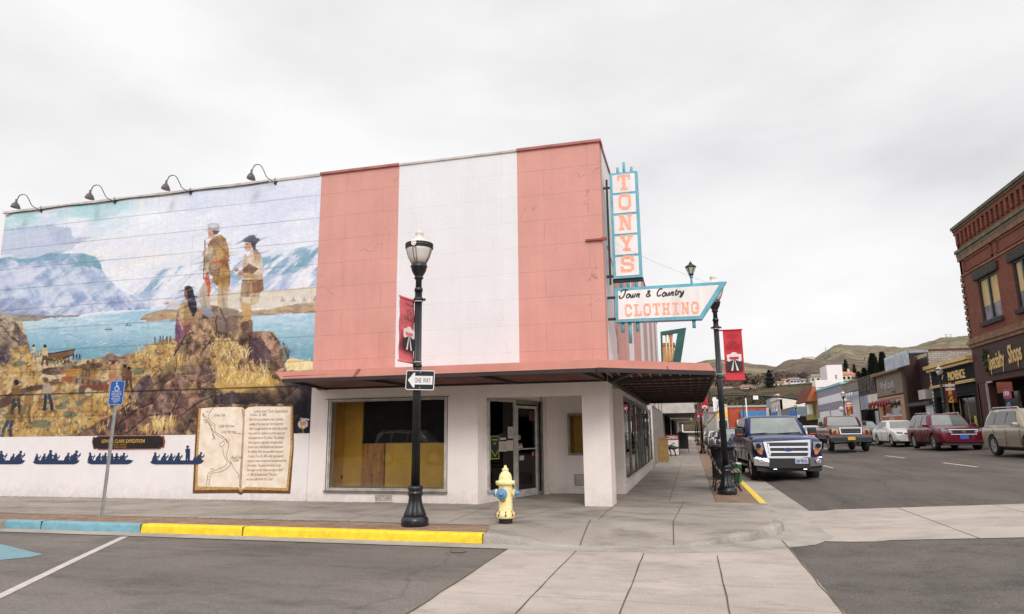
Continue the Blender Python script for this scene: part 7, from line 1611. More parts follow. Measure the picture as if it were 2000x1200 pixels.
# 4 taupe shop
t = bld('shop_building', 'taupe fronted shop with silver letters, a tan roof edge and a peach shop window', 47.5, 56.1)
M_tau = mat('taupe', rgb(134,118,104), .8, var=.15, scale=1); M_tan = mat('tan_trim', rgb(128,98,62), .7, var=.2)
part(t, 'wall', M_tau, (48.0,56.1,4.35,6.2,0,-.3)); part(t, 'roof', M_tan, (47.6,56.3,6.2,6.45,.4,-9)); part(t, 'pier', mat('peach', rgb(178,144,112), .75, var=.1), (55.0,56.1,.4,4.1,0,-.3), (48.0,49.2,.4,4.1,0,-.3), (48,56.1,4.05,4.35,.02,-.3), (49.2,55,.4,1.1,0,-.3)); part(t, 'flank_pier', mat('brown_pier', rgb(92,68,48), .8, var=.2), (47.4,48.0,.4,6.2,.06,-9)); part(t, 'shadow_gap', M_dkb, (48,56.1,4.25,4.36,.03,0))
M_owin = mat('orange_frame', rgb(186,84,44), .5, var=.1); part(t, 'window', M_owin, (49.2,55,2.15,2.5,-.02,-.1), (49.2,49.35,1.1,4.05,-.01,-.1), (54.85,55,1.1,4.05,-.01,-.1), (49.2,55,3.95,4.05,-.012,-.1)); part(t, 'door', mat('door_white', rgb(206,204,200), .5), (51.6,51.75,.5,2.4,.0,-.1), (52.7,52.85,.5,2.4,.0,-.1), (51.6,52.85,2.3,2.4,.01,-.1), (49.2,55,2.5,2.62,.02,-.1))
part(t, 'shop_pane', mat('shop_glass_warm', rgb(70,54,40), .1, 0, var=.4, scale=2, spec=.8), (49.35,54.85,1.1,4.0,-.12,-.16))
text_mesh('lettering', 'Valiant', 1.05, mat('steel_letters', rgb(184,188,194), .3, .6, var=.1), t, (XF-.01, 54.6, 4.95), (0,-1,0), (0,0,1), .04, 0, -.015, 'LEFT', 1.5); text_mesh('lettering', 'realty', .38, mat('grey_letters', rgb(96,86,78), .5), t, (XF-.01, 51.4, 4.5), (0,-1,0), (0,0,1), .02, .1, 0, 'LEFT', 1.4)
fin(t)
t = thing('scroll_sign', 'dark red looping script sign projecting over the peach shop window', 'sign', (XF-.8, 51.5, 3.55)); b = MB()
b.tube(smooth_line3([(0,4.6,-.1),(0,4.3,.25),(0,4.0,0),(0,4.3,-.2),(0,3.6,.1),(0,3.1,.3),(0,2.8,0),(0,3.1,-.2),(0,2.4,.1),(0,1.9,.3),(0,1.6,-.1),(0,1.1,.25),(0,.7,-.15),(0,.2,.25),(0,-.2,-.15),(0,-.6,.25),(0,-1.1,-.1),(0,-1.4,.2),(0,-1.9,0)]), .10, 6); b.build('script', mat('scroll_red', rgb(140,28,40), .5, var=.1), t); b = MB(); [b.tube([(0,y,0),(.8,y,.3)], .03, 5) for y in (3,-1)]; b.build('bracket', M_blk2, t)
# 5 dark shingle shop
t = bld('shop_building', 'shop with a rough dark shingle upper front above blue and white panels', 56.1, 62.8)
b = MB(); r5 = random.Random(5)
for i in range(9):
    for j_ in range(12): y = 56.15+.55*j_+(.2 if i % 2 else 0); d = r5.uniform(.03,.12); b.use(mat('shingle%d' % r5.randint(1,3), rgb(*[(70,62,56),(92,82,74),(58,52,48)][r5.randint(0,2)]), .9, var=.3, scale=5)); fb(b, y, min(62.8,y+.52), 4.78+.205*i, 4.98+.205*i, d, -.2)
b.build('shingle_front', None, t)
part(t, 'panel', mat('bluegrey_panel', rgb(138,146,162), .6, var=.1), (59.6,62.8,3.45,4.76,.02,-.2)); part(t, 'batten', M_alud, (61.2,61.3,3.45,4.76,.04,0), (59.6,62.8,3.4,3.46,.04,0)); wp = part(t, 'panel', mat('white_panel', rgb(214,208,204), .6, var=.05), (56.15,59.6,3.45,4.76,.03,-.2))
b = MB(); b.prism([(57.9+.42*math.cos(a*PI/10), 4.1+.52*math.sin(a*PI/10)) for a in range(20)], lambda u,v,tt: (XF-.03-tt,u,v), 0, .012); b.build('emblem', mat('emblem_yellow', rgb(224,196,60), .5), wp)
b = MB(); b.prism([(57.9+.27*math.cos(a*PI/10), 4.1+.36*math.sin(a*PI/10)) for a in range(20)], lambda u,v,tt: (XF-.042-tt,u,v), 0, .006); b.prism([(57.86,3.8),(57.94,3.8),(57.98,4.4),(57.82,4.4)], lambda u,v,tt: (XF-.048-tt,u,v), 0, .006); b.build('emblem_field', mat('emblem_pale', rgb(200,214,206), .5), wp)
part(t, 'recess', M_dkb, (56.3,62.6,.4,3.4,-.7,-.8), (56.15,56.4,.4,3.45,0,-.8), (62.6,62.8,.4,3.45,0,-.8)); part(t, 'shop_pane', M_dgl, (56.6,62.4,.8,3.2,-.6,-.65)); fin(t)
# 6 white shop with zigzag awning
t = bld('shop_building', 'narrow white shop with a scalloped blue and white awning under a concrete band', 62.8, 71.1)
part(t, 'upper_wall', mat('concrete_band', rgb(142,132,122), .85, var=.2, scale=1), (62.9,71.1,5.5,6.45,0,-.3)); part(t, 'coping', M_ston, (62.85,71.1,6.45,6.55,.06,-.3)); part(t, 'wall', mat('white_shop', rgb(206,206,214), .7, var=.06), (62.9,71.1,.4,5.42,-.05,-.3)); part(t, 'shadow_gap', M_dkb, (62.9,71.1,5.42,5.5,0,-.1)); part(t, 'corner_post', M_ston, (62.8,63.0,.4,5.5,.06,0))
b = MB()
for k in range(5): y = 63.2+1.15*k; b.prism([(y,5.3),(y+1.1,5.3),(y+1.1,5.0),(y+.55,4.62),(y,5.0)], lambda u,v,tt: (XF-.5-tt,u,v), 0, .03); 
b.build('awning', mat('awning_blue', rgb(120,166,196), .6, var=.1), t); b = MB()
for k in range(5): y = 63.2+1.15*k; b.prism([(y+.1,5.3),(y+1.0,5.3),(y+1.0,5.12),(y+.55,4.82),(y+.1,5.12)], lambda u,v,tt: (XF-.53-tt,u,v), 0, .02)
b.build('awning_trim', M_sgw, t); part(t, 'shop_pane', mat('shop_glass_grey', rgb(120,130,144), .1, 0, var=.3, scale=2), (63.3,65.5,.9,3.4,.0,-.1)); fin(t)
t = thing('globe_lamp', 'white multi globe lamp before the scalloped awning shop', 'lamp', (17.2, 63.5, .55)); b = MB(); b.tube([(0,0,0),(0,0,3.6)], .06, 8); b.build('post', mat('lamp_white', rgb(220,220,224), .5), t)
for x, y, z in ((0,0,3.85),(-.35,.3,3.0),(.35,-.3,3.0),(0,-.45,2.5)): b = MB(); b.lathe([(.02,-.28),(.2,-.2),(.28,0),(.2,.2),(.02,.28)], (x,y,z), 14); b.build('globe', M_acr, t)
# 7 grey and white striped
t = bld('shop_building', 'two tone grey and white striped building with a turquoise roof edge', 71.1, 87)
M_gv = mat('grey_violet', rgb(146,143,158), .75, var=.1); M_wv = mat('white_violet', rgb(232,228,234), .7, var=.06)
part(t, 'wall', M_gv, (71.1,87,5.65,6.6,0,-9), (71.1,87,3.9,4.75,0,-.3), (86.2,87,.4,6.6,.04,-.3), (71.1,71.6,.4,3.9,0,-.3), (78.6,79.0,.4,3.9,0,-.3), (71.6,86.2,.4,1.0,0,-.3)); part(t, 'band', M_wv, (71.1,86.2,4.75,5.65,.03,-.3)); part(t, 'roof_edge', mat('turquoise_edge', rgb(126,196,200), .5), (71.0,87,6.6,6.85,.12,-9)); part(t, 'blank_window', M_wv, (71.6,78.6,2.3,3.85,-.05,-.1), (79,86.2,2.3,3.85,-.05,-.1)); part(t, 'shop_pane', mat('teal_glass', rgb(60,100,104), .1, 0, var=.4, scale=1.5), (71.6,78.6,1.0,2.25,-.1,-.14), (79,86.2,1.0,2.25,-.1,-.14)); fin(t)
# 8 mustard with tiled mansard
t = bld('shop_building', 'mustard yellow building with a red tiled mansard roof at the street corner', 87, 97)
M_mus = mat('mustard', rgb(168,148,62), .75, var=.1)
part(t, 'wall', M_mus, (87.2,97,2.9,5.8,0,-9), (87.2,87.8,.4,2.9,0,-.4)); part(t, 'recess', M_dkb, (87.8,97,.4,2.9,-.4,-9))
b = MB(); M_tl = mat('roof_tile', rgb(146,78,56), .7, var=.3, scale=3); n = 8
for k in range(n):
    z0 = 5.35+.25*k; x0 = XF-1.3+.11*k; b.box(x0, x0+.5, 86.9+.02*k, 97.3-.02*k, z0, z0+.26)
b.build('mansard_roof', M_tl, t); b = MB()
for k in range(20): b.bar((XF-1.32, 87.1+.52*k, 5.4), (XF-.48, 87.1+.52*k, 7.3), .05, .05)
b.build('tile_rib', mat('roof_tile_dark', rgb(110,56,42), .8), t); one(lambda b: b.prism([(XF-1.3,5.35),(XF+.02,5.35),(XF+.02,7.3),(XF-.42,7.3)], lambda u,v,tt: (u,86.95-tt,v), 0, .1), 'fascia', mat('mansard_edge', rgb(172,92,48), .7), t); part(t, 'sign_box', M_sgw, (88.8,90.2,3.6,5.0,.9,.4)); fin(t)
# 9, 10, 11 beyond the cross street
t = bld('shop_building', 'single storey blue grey building beyond the cross street', 109, 126); part(t, 'wall', mat('bluegrey_wall', rgb(104,120,134), .75, var=.15), (109,126,.4,5.3,0,-9)); part(t, 'roof_edge', M_alud, (109,126,5.3,5.4,.05,-9)); part(t, 'shop_pane', M_dgl, (111,115,.9,2.6,.01,-.1), (117,124,.9,2.6,.01,-.1)); fin(t)
t = thing('kiosk', 'small dark opening framed in white left below the mustard building', 'kiosk', (XF+.2, 107, .4)); b = MB(); b.box(0,3,-2,2,0,3.3); b.build('box', M_dkb, t); b = MB(); b.box(-.12,0,-2.2,2.2,3.1,3.5); b.box(-.12,0,1.9,2.2,0,3.1); b.build('frame', M_sgw, t)
t = bld('shop_building', 'tall cream building with an ornate parapet seen beyond the blue grey one', 126, 141); M_crm = mat('cream_wall2', rgb(216,204,194), .75, var=.08)
part(t, 'wall', M_crm, (126,141,.4,7.6,0,-.4), (129,138,7.6,8.4,0,-.4)); one(lambda b: b.box(XF, XF+14, 126, 126.3, .4, 7.5), 'flank_wall', M_crm, t); part(t, 'cornice', M_crm, (125.9,141.1,7.4,7.65,.25,-.3), (128.8,138.2,8.35,8.6,.2,-.3), (126,141,3.4,3.6,.15,0)); part(t, 'window', M_gv, (128,129.5,4.4,6.4,.02,-.1), (132.5,134.5,4.4,6.4,.02,-.1), (137.5,139,4.4,6.4,.02,-.1)); part(t, 'shop_pane', M_dgl, (127.5,132,.9,2.8,.02,-.1), (135,139.5,.9,2.8,.02,-.1)); fin(t)
t = bld('shop_building', 'plain grey building at the far end of the right hand row', 141.2, 150); part(t, 'wall', mat('grey_far', rgb(152,150,156), .8, var=.1), (141.2,150,.4,8.3,0,-8)); part(t, 'sign_panel', M_sgw, (143,147,3.4,6.4,.5,.3)); fin(t)
# ---------------------------------------------------------------- left side: shops beyond the pink store
t = thing('shop_building', 'low grey corrugated shopfront under the pink canopy beyond the display windows', 'building', (-.3, 20, 0)); b = MB()
b.grid([[(.17+(.04 if k % 4 < 2 else 0), -5.4+10.3*k/120, z) for z in (-.02, 2.5)] for k in range(121)], False); b.build('corrugated_wall', mat('corrugated_grey', rgb(142,134,128), .6, var=.2, scale=2), t, fixn=False)
t = thing('shop_building', 'row of pale low shops with white canopies further along the left pavement', 'building', (-.3, 60, 0))
def lb(nm, m, *q):
    for x0,x1,y0,y1,z0,z1 in q: b = MB(); b.box(x0+.3, x1+.3, y0-60, y1-60, z0, z1); b.build(nm, m, t)
M_gw = mat('greige_wall', rgb(158,148,138), .8, var=.15)
lb('wall', M_gw, (-9,-.15,24.95,46,-.02,4.3), (-9,-.15,46,74,-.02,4.8), (-9,-.05,74,112,-.02,5.2))
lb('canopy', mat('canopy_white', rgb(206,200,194), .6, var=.15, scale=2), (-.15,1.72,28.6,40,2.50,3.24)); lb('canopy', mat('canopy_grey', rgb(168,160,154), .6, var=.1), (-.15,1.5,43,55,2.45,2.75)); lb('canopy', mat('canopy_white', None), (-.15,1.6,58,74,2.55,2.95)); lb('canopy', M_gw, (-.05,1.5,78,110,2.7,3.1))
lb('canopy_soffit', M_beam, (-.12,1.70,28.7,39.9,2.42,2.49)); lb('pillar', M_dkb, (-.2,.02,31.5,32.2,0,2.45), (-.2,.02,37,37.5,0,2.45), (-.2,.05,47,48,0,2.4), (-.2,.05,57,58,0,2.5)); lb('shop_pane', M_dgl, (-.2,-.11,34,36.6,.5,2.2), (-.2,-.11,49,56,.5,2.2)); lb('white_post', M_sgw, (-.1,.1,61,61.3,0,2.5), (-.2,.0,66,71,.2,2.4))
t = thing('roof_sign', 'tall slanted dark green sign frame standing on the roof beyond the pink canopy', 'roof sign', (.6, 30, 4.3)); O = Vector((.6,30,4.3)); M_grn = mat('sign_green', rgb(26,84,78), .5, var=.2, scale=2)
def gp(x, y): p = FY(1180+x/7.5, 640+y/7.5, 30); return (float(p[0])-.6, float(p[2])-4.3)
b = MB(); F = lambda u,v,tt: (u, .25-tt, v); b.prism([gp(825,70),gp(1200,10),gp(1195,40),gp(1075,78),gp(848,112)], F, 0, .5); b.prism([gp(1080,60),gp(1200,10),gp(1100,640),gp(985,640)], F, 0, .502); b.prism([gp(825,75),gp(850,75),gp(870,640),gp(845,640)], F, 0, .498); b.build('frame', M_grn, t)
b = MB()
for x0, x1 in ((905,925),(950,972),(995,1010)): p0 = gp(x0,100); p1 = gp(x1,640); b.tube([(p0[0],0,p0[1]),(p1[0],0,p1[1])], .045, 6)
b.build('bar', mat('bar_cream', rgb(224,206,160), .5), t)
t = thing('brick_tower', 'orange brick chimney tower seen through the green sign frame', 'tower', (-2.0, 60, 0)); pa = FY(1294,671,60); pb = FY(1316,671,60); b = MB(); b.box(pa[0]+2, pb[0]+2, -.2, 1.8, 4.4, pa[2]-.3); b.build('shaft', brickm('orange_brick', rgb(206,140,84), rgb(190,118,66), rgb(170,120,84), .3, .1, 'xz'), t); b = MB(); b.box(pa[0]+1.9, pb[0]+2.1, -.3, 1.9, pa[2]-.3, pa[2]); b.box(pb[0]+1.5,pb[0]+1.9,.2,.8,pa[2],pa[2]+1.2); b.build('cap', mat('tower_cap', rgb(160,104,66), .8), t); b = MB(); b.box(pb[0]+1.3,pb[0]+2.0,-.22,-.19,pa[2]-2.6,pa[2]-2.0); b.build('vent', M_dkb, t)

# ---------------------------------------------------------------- signal mast over the cross street
t = thing('traffic_signal', 'long black signal mast arm reaching over the street in front of the hillside', 'traffic signal', (19.6, 99.5, .5)); b = MB()
arm = [FY(1566,781,99.5), FY(1530,776,99.5), FY(1490,773.5,99.5), FY(1440,772.5,99.5), FY(1390,772.8,99.5)]
b.tube([tuple(a-np.array([19.6,99.5,.5])) for a in arm], [.22,.18,.15,.12,.09], 8); p0 = arm[0]-np.array([19.6,99.5,.5]); b.tube([tuple(p0),(0,0,p0[2]-.3),(0,0,0)], [.22,.2,.24], 8); b.build('mast', M_blk2, t)
for x, y, w, h, m, nm in ((1459,776,.35,1.1,M_pl,'signal_head'), (1476,777,.75,.6,M_sgw,'sign_panel'), (1395,780,.6,.6,M_sgw,'sign_panel')):
    p = FY(x, y, 99.3)-np.array([19.6,99.5,.5]); b = MB(); b.box(p[0]-w/2,p[0]+w/2,-.25,-.12,p[2]-h/2,p[2]+h/2); b.build(nm, m, t)
for i, (x, y0, y1, lab) in enumerate(((1461,778,840,'thin pale pole below the signal head'),(1454.5,791,838,'thin black pole left of the pale pole'))):
    t = thing('utility_pole', lab+' above the blue pickup roof', 'pole', tuple(GZ(x, 846.5, .0)*0+np.array([FY(x,y1,80)[0],80,.2]))); b = MB(); b.tube([(0,0,0),(0,0,float(FY(x,y0,80)[2])-.2)], .07, 6); b.build('shaft', (M_sgw, M_blk2)[i], t)
for x, y, w, h, lab in ((1549,812,1.1,1.3,'blue square street sign above the blue pickup, right one'), (1512,814,1.0,1.2,'blue square street sign above the blue pickup, left one')):
    p = FY(x,y,70); t = thing('street_sign', lab, 'street sign', (float(p[0]),70,.2)); b = MB(); b.box(-.27,.27,-.03,0,float(p[2])-.35,float(p[2])+.3); b.build('panel', M_bl, t); b = MB(); b.tube([(0,.03,0),(0,.03,float(p[2])+.1)], .04, 6); b.build('pole', M_gp, t)

# ---------------------------------------------------------------- buildings closing the street
def far_box(name, lab, x0, x1, yt, D, m, z0=0.0, depth=10, cat='building', parts=()):
    a = FY(x0, yt, D); c = FY(x1, yt, D); t = thing(name, lab, cat, (float(a[0]), D, z0)); w = float(c[0]-a[0]); h = float(a[2])-z0
    b = MB(); b.box(0, w, 0, depth, 0, h); b.build('wall', m, t)
    for nm, mm, u0, u1, v0, v1, pr in parts: b = MB(); b.box(w*u0, w*u1, -pr, 0, h*v0, h*v1); b.build(nm, mm, t)
    return t, w, h
M_orr = mat('orange_red_wall', rgb(184,78,50), .75, var=.15, scale=1); M_aw = mat('awning_bright_blue', rgb(70,124,176), .6, var=.1)
t, w, h = far_box('shop_building', 'wide orange red building with a blue awning facing down the street', 1421, 1500, 794, 165, M_orr, 0, 12, 'building', [('awning', M_aw, .30, 1.0, .64, .84, 1.2), ('cornice', mat('grey_cornice', rgb(170,166,164), .7), -.01, 1.01, .96, 1.02, .3), ('vent', mat('vent_red', rgb(130,50,40), .7), .72, .76, .80, .90, .06), ('vent', mat('vent_red', None), .92, .96, .80, .90, .06), ('shop_front', mat('shop_pale', rgb(196,190,184), .6), .30, .98, 0, .62, .2), ('pillar', M_grn, -.06, -.01, .0, .95, .2), ('poster', mat('poster_white', rgb(224,222,220), .6), .2, .34, .25, .55, 1.3)])
far_box('shop_building', 'small white fronted building left of the orange red one', 1399, 1420, 790, 160, M_crm, 0, 10, 'building', [('sign_panel', M_sgw, -.3, .2, .78, 1.15, .3), ('shop_pane', mat('teal_glass', None), .1, .9, .1, .5, .05), ('fascia', M_och, 0, 1, .6, .8, .1)])
far_box('shop_building', 'low grey roofed shop far behind the first street tree', 1368, 1400, 795, 185, M_gw, 0, 8, 'building', [('roof', mat('roof_grey', rgb(150,136,130), .8), -.05, 1.05, .8, 1.0, .4)])
M_tw = mat('tower_white', rgb(226,218,216), .7, var=.08)
t, w, h = far_box('white_tower', 'tall plain white block rising over the grey and white striped building', 1613.7, 1644, 713.5, 150, M_tw, 0, 8, 'tower', [('window', M_gv, .50, .62, .80, .86, .03), ('window', M_gv, .55, .67, .56, .62, .03), ('ledge', M_gv, 0, 1, .708, .712, .03)])
b = MB(); [b.tube([(w*u,1,h),(w*u,1,h+4.2*s)], .07, 4) for u, s in ((.12,1),(.5,.9),(.9,.7))]; b.build('aerial', M_gp, t)
t, w, h = far_box('white_annex', 'lower white annex in front of the tall white block', 1592, 1622, 743, 146, M_tw, 0, 4, 'building', [('window', M_gv, .48, .60, .72, .82, .03)]); b = MB(); [b.tube([(w*u,0,h*.86),(w*u+.1,-1.5,h*.86)], .06, 4) for u in (.3,.95)]; b.tube([(0,-1.5,h*.86),(w*1.6,-1.5,h*.88)], .06, 4); b.build('railing', M_gp, t)

# ---------------------------------------------------------------- hills
def hill_mat(name, c1, c2, c3, sc=.01):
    m = bpy.data.materials.new(name); m.use_nodes = True; nt = m.node_tree; MATS[name] = m; L = nt.links.new; b = nt.nodes['Principled BSDF']; b.inputs['Roughness'].default_value = .95; b.inputs['Specular IOR Level'].default_value = .1
    t = nt.nodes.new('ShaderNodeTexCoord'); mpn = nt.nodes.new('ShaderNodeMapping'); mpn.inputs['Scale'].default_value = (1,1,4.5); L(t.outputs['Object'], mpn.inputs[0]); n = nt.nodes.new('ShaderNodeTexNoise'); n.inputs['Scale'].default_value = sc; n.inputs['Detail'].default_value = 10; n.inputs['Roughness'].default_value = .68; n.inputs['Distortion'].default_value = .6; L(mpn.outputs[0], n.inputs['Vector'])
    r = nt.nodes.new('ShaderNodeValToRGB'); L(n.outputs['Fac'], r.inputs[0]); e = r.color_ramp.elements; e[0].position = .36; e[0].color = (*c1,1); e[1].position = .66; e[1].color = (*c3,1); q = r.color_ramp.elements.new(.5); q.color = (*c2,1)
    n2 = nt.nodes.new('ShaderNodeTexNoise'); n2.inputs['Scale'].default_value = sc*14; n2.inputs['Detail'].default_value = 6; L(mpn.outputs[0], n2.inputs['Vector']); mr_ = nt.nodes.new('ShaderNodeMapRange'); mr_.inputs[1].default_value = .35; mr_.inputs[2].default_value = .65; mr_.inputs[3].default_value = .72; mr_.inputs[4].default_value = 1.12; L(n2.outputs['Fac'], mr_.inputs[0])
    s = nt.nodes.new('ShaderNodeVectorMath'); s.operation = 'SCALE'; L(r.outputs[0], s.inputs[0]); L(mr_.outputs[0], s.inputs['Scale']); L(s.outputs[0], b.inputs['Base Color']); return m
def hill(lab, ridge, D, Dn, zn, m, rough, seed, back=1.25):
    r = np.random.RandomState(seed); ph = r.rand(8)*6.28; px = np.linspace(ridge[0][0], ridge[-1][0], 90); ry = np.interp(px, [a for a, _ in ridge], [c for _, c in ridge]); P = []
    for x, y in zip(px, ry):
        d = ray(x, y); d = d/d[1]; top = CAM+d*D; row = []
        for k in range(30):
            t = k/24.0; 
            if t <= 1:
                dd = Dn+(D-Dn)*t; s = t**.85; z = zn+(top[2]-zn)*(s*s*(3-2*s)*.45+s*.55)
                w = math.sin(x*.055+ph[0]+t*5)*math.sin(t*PI)+.5*math.sin(x*.16+ph[1]-t*11)*math.sin(t*PI)+.25*math.sin(x*.37+ph[2]+t*23)*math.sin(t*PI); z += rough*w*(top[2]-zn)
            else: dd = D*(1+(t-1)*back); z = top[2]*(1-(t-1)*2.2)
            row.append((CAM[0]+d[0]*dd, CAM[1]+d[1]*dd, z))
        P.append(row)
    b = MB(); b.grid(P, True); return tag(b.build('hills', m, fixn=False), kind='structure')
H1 = hill_mat('hill_dry', rgb(92,84,70), rgb(124,114,94), rgb(152,140,116), .012); H2 = hill_mat('hill_brown', rgb(78,68,60), rgb(108,94,82), rgb(128,116,94), .02); H3 = hill_mat('slope_brush', rgb(50,52,32), rgb(80,68,48), rgb(96,82,62), .08)
hill('', [(1250,735),(1300,722),(1340,714),(1370,709),(1393,705),(1420,706.5),(1449,709),(1480,714.5),(1515,719),(1560,724),(1640,730)], 1500, 500, 10, H1, .018, 1)
hill('', [(1560,712),(1592,703),(1605,694),(1620,685),(1632,679),(1642,676),(1660,675.5),(1700,678),(1760,682.5),(1790,682),(1830,676),(1880,668),(2080,650)], 1700, 560, 14, H1, .02, 2)
hill('', [(1745,686),(1775,681),(1800,676),(1830,668),(1862,662),(1905,657),(2090,640)], 2300, 900, 60, hill_mat('hill_far', rgb(92,86,70), rgb(116,106,86), rgb(134,124,98), .012), .02, 3)
hill('', [(1500,726),(1515,719),(1530,710.5),(1545,706.5),(1570,705),(1600,704),(1640,706),(1720,712),(1800,716),(2060,722)], 900, 330, 16, H2, .022, 4)
hill('', [(1330,762),(1375,758),(1420,757),(1470,757),(1500,755),(1530,752),(1580,748),(1640,745),(1700,742),(1800,742),(2080,742)], 330, 205, 1.5, H3, .02, 5, .9)
t, w, h = far_box('water_tank', 'low pale water tank on the crest of the brown hill', 1569, 1591, 697.5, 880, mat('tank_tan', rgb(206,190,168), .8), float(FY(1569,706,880)[2]), 25, 'water tank')
# houses on the slope
def house(lab, x0, x1, yb, yt, D, wm, rm, win=3, hip=False, chim=False):
    yb -= 3; yt -= 4; a = FY(x0, yb, D); c = FY(x1, yb, D); tz = FY(x0, yt, D); w = float(c[0]-a[0]); h = float(tz[2]-a[2]); t = thing('hillside_house', lab, 'house', (float(a[0]), D, float(a[2])))
    b = MB(); b.box(0,w,0,7,-2.5,h*.62); b.build('wall', wm, t); b = MB(); o = .5; hz = h*.62
    if hip: b.add([(-o,-o,hz),(w+o,-o,hz),(w+o,7.5,hz),(-o,7.5,hz),(w*.2,3.5,h),(w*.8,3.5,h)], [(0,1,5,4),(1,2,5),(2,3,4,5),(3,0,4),(3,2,1,0)], False)
    else: b.add([(-o,-o,hz),(w+o,-o,hz),(w+o,7.5,hz),(-o,7.5,hz),(-o,3.5,h),(w+o,3.5,h)], [(0,1,5,4),(1,2,5),(2,3,4,5),(3,0,4),(3,2,1,0)], False)
    rf = b.build('roof', rm, t)
    if chim: b = MB(); b.box(w*.55,w*.55+.9,2.5,3.4,h*.8,h*1.25); b.build('chimney', mat('chimney_pale', rgb(214,196,180), .8), rf)
    for k in range(win): b = MB(); u = w*(k+.5)/win; b.box(u-.5,u+.5,-.04,0,h*.18,h*.44); b.build('window', M_dgl, t)
    return t
M_hw = mat('house_white', rgb(222,218,218), .7, var=.05); M_hc = mat('house_cream', rgb(216,200,180), .7, var=.05); M_rb = mat('roof_brown', rgb(150,112,92), .8, var=.15); M_rg = mat('roof_greybrown', rgb(138,128,122), .8, var=.15); M_rt = mat('roof_terracotta', rgb(190,124,96), .8, var=.15)
house('white bungalow with a brown hipped roof on the slope right of the red banner', 1445, 1477, 770, 755, 300, M_hw, M_rb, 4, True); house('pale house with a grey roof at the far left of the slope', 1412, 1430, 769, 759, 300, M_hc, M_rg, 2)
house('cream house with a brown roof just right of the dark conifer', 1512, 1530, 759, 748, 318, M_hc, M_rb, 2); house('white two gable house in the middle of the slope', 1544, 1562, 753, 741, 318, M_hw, M_rg, 3); house('small white house right of the two gable one', 1563, 1580, 752, 743, 322, M_hw, M_rg, 2)
house('orange roofed house half hidden behind the white gables', 1531, 1545, 752, 743, 328, M_hc, M_rt, 1); house('long grey roofed house left of the white tower', 1583, 1614, 750, 734, 318, M_hc, M_rg, 3, True); house('tan house with a terracotta roof and chimney right of the white tower', 1645, 1672, 748, 729, 318, M_hc, M_rt, 3, True, True)
house('pale house peeping over the dark shingle shop', 1672, 1690, 748, 737, 310, M_hc, M_rg, 1)
# conifers and brush
def conifer(lab, x, yb, yt, D, wpx, seed, col=(46,60,42), dens=900, columnar=False):
    a = FY(x, yb, D); h = float(FY(x, yt, D)[2]-a[2]); R0 = wpx*1.3/CF*D*1.04/2; r = random.Random(seed); t = thing('conifer', lab, 'tree', (float(a[0]), D, float(a[2]))); b = MB()
    for i in range(dens):
        s = r.random()**.8; z = h*(.06+.94*s); rr_ = R0*((1-s)**(.45 if columnar else .85))*(.75+.3*math.sin(s*26+seed)*(0 if columnar else 1)); an = r.random()*2*PI; q = rr_*r.uniform(.25,1.08); p = Vector((q*math.cos(an), q*math.sin(an), z)); o = Vector((math.cos(an),math.sin(an),-.35 if not columnar else .9)).normalized(); sz = h*.06*(1.3-s*.6); sd = Vector((-math.sin(an),math.cos(an),r.uniform(-.3,.3)))*sz*.6
        b.add([p-sd, p+sd, p+o*sz*1.8], [(0,1,2)], False)
    b.build('crown', mat('conifer_%d' % (seed % 3), rgb(*col), .9, var=.45, scale=.6), t, fixn=False); b = MB(); b.tube([(0,0,-1),(0,0,h*.95)], [h*.018, h*.003], 6, False); b.build('trunk', M_bark, t, fixn=False)
conifer('dark conifer in the middle of the slope, the largest left of the white tower', 1504, 758, 722, 300, 20, 1, (38,54,42), 1600); conifer('dark conifer just right of the red banner', 1457, 752, 729, 290, 13, 2, (50,64,50), 800); conifer('small rounded conifer between the two dark conifers by the banner', 1472, 753, 741, 300, 10, 4, (58,70,54), 500, True)
conifer('tall pointed dark conifer over the taupe shop, left one of the pair', 1710, 752, 692, 290, 21, 3, (32,44,34), 2200, True); conifer('tall pointed dark conifer over the taupe shop, right one of the pair', 1729, 752, 689.5, 290, 16, 6, (32,44,34), 1900, True)
conifer('greyish conifer right of the white tower', 1655, 745, 702, 330, 14, 7, (76,74,60), 1100); conifer('thin conifer between the tower and the dark pair', 1671, 745, 711, 325, 11, 9, (66,66,52), 800); conifer('tiny conifer high on the dry hill', 1689.5, 708, 697, 900, 5, 11, (60,66,50), 200)
conifer('low dark bush like conifer over the shingle shop', 1690, 745, 719, 300, 20, 12, (44,56,38), 1300, True); conifer('broad dark conifer left of the pointed pair', 1678, 744, 726, 296, 16, 13, (50,60,42), 900, True); conifer('small conifer right of the pointed pair', 1742, 738, 710, 300, 9, 14, (70,66,50), 600)
for i, (x, yb, h) in enumerate(((1530,757,9),(1490,758,8),(1600,742,12),(1622,742,10),(1583,750,8),(1440,764,8),(1410,768,9),(1398,770,8))):
    a = FY(x, yb, 306); bare_tree('bare_tree', ['tawny bare tree beside the large dark conifer','grey bare tree left of the large conifer','tawny bare tree left of the white tower, taller one','slim bare tree against the white tower','bare tree over the white houses','bare tree near the hipped bungalow','bare tree left of the bungalow','leftmost bare tree on the slope'][i], (float(a[0]),306,float(a[2])), h*.62, 20+i, mat('twig_tawny', rgb(150,126,104), .9), .5, 4, 'bare trees on the slope')
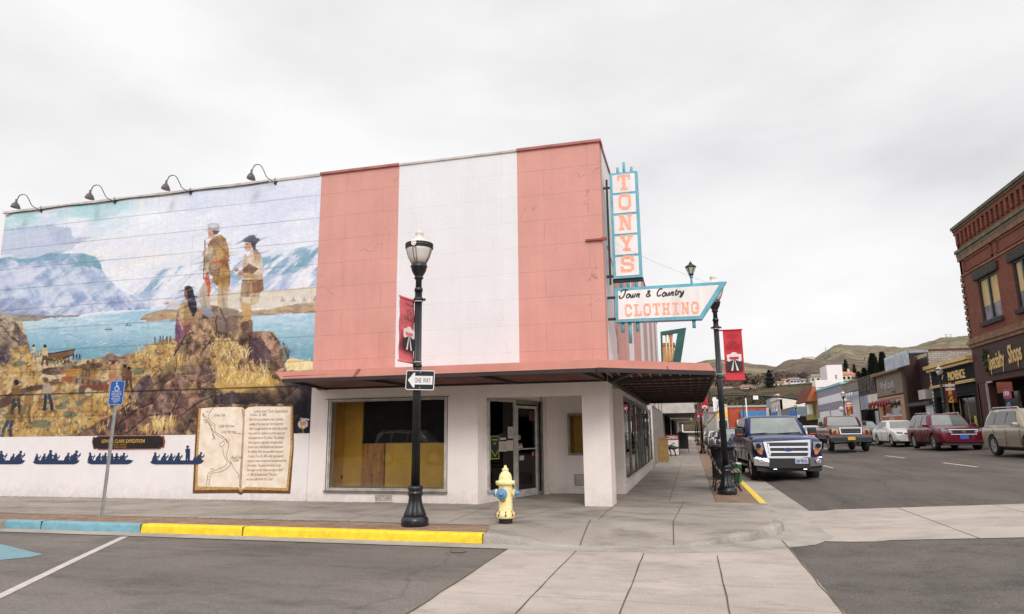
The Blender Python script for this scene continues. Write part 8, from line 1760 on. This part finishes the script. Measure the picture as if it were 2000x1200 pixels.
def brush(name, lab, cols, spots, n, sz, seed):
    r = random.Random(seed); b = MB()
    for c in cols: mat(*c[:2], .95, var=.45, scale=.25)
    for (x0, x1, y0, y1, D0, D1, k) in spots:
        for i in range(k):
            x = r.uniform(x0, x1); f = r.random(); y = y0+(y1-y0)*f; D = D0+(D1-D0)*f; p = FY(x, y, D); b.use(MATS[r.choice(cols)[0]]); q = r.uniform(.7,1.5)*sz
            leaf_blob(b, (float(p[0]),D,float(p[2])), 1.7*q, 1.4*q, 1.0*q, n, .36*q, r)
    return tag(b.build(name, None, fixn=False), kind='stuff')
brush('brush', '', [('brush_green', rgb(62,74,40)), ('brush_olive', rgb(84,78,48)), ('brush_brown', rgb(104,82,62))], [(1425,1600,764,798,302,222,620), (1370,1440,767,800,298,215,220), (1530,1600,757,772,300,280,90), (1640,1760,750,762,300,285,60)], 42, 1.1, 3)
brush('thicket', '', [('thicket_brown', rgb(112,92,78)), ('thicket_grey', rgb(96,82,74))], [(1480,1620,733,745,440,370,110), (1395,1480,735,752,440,350,70), (1500,1620,726,738,620,440,70)], 34, 1.5, 4)
# power pylons on the far ridge
for x, lab in ((1849,'tiny lattice pylon on the far ridge, left one'), (1858,'tiny lattice pylon on the far ridge, right one')):
    a = FY(x, 664, 2290); t = thing('pylon', lab, 'pylon', (float(a[0]),2290,float(a[2])-6)); b = MB(); h = 24
    for s in (-3,3): b.bar((s,0,0),(s*.3,0,h),.7,.7)
    for z in (8,15,22): b.bar((-4.5,0,z),(4.5,0,z),.6,.6)
    b.build('lattice', M_gp, t)
for nm_, lab_, x_, y_, w_, d_ in (('unseen_building','unseen brown building added behind the viewpoint to darken reflections in car paint',18.6,-90,26,64),('unseen_building','unseen dark building added far behind the viewpoint to darken reflections in chrome',-6,-130,30,12)):  # unseen blocks added to darken what the cars reflect
    t = thing(nm_, lab_, 'building', (x_, y_, 0)); b = MB(); z9 = 9 if d_ > 20 else 4; b.box(0, w_, 0, d_, 0, z9); b.build('wall', mat('mirrored_wall', rgb(60,50,44), .85, var=.3, scale=1), t); b = MB(); b.box(-.2, w_+.2, -.2, d_+.2, z9, z9+.3); b.build('roof', M_gp, t)
# building across the side street behind the viewpoint (mirrored in the shop window)
t = thing('unseen_building', 'dark brown building across the side street, mirrored in the large shop window', 'building', (-30, -31, -.14)); b = MB(); b.box(-32, 26, -10, 0, 0, 9); b.build('wall', mat('mirrored_wall', rgb(60,50,44), .85, var=.3, scale=1), t)
b = MB(); [b.box(-28+6*k,-24+6*k,.0,.04,1,3.2) for k in range(8)]; b.build('window', M_dgl, t); b = MB(); b.box(-32.2,26.2,-10,.3,9,9.3); b.build('roof', M_gp, t)
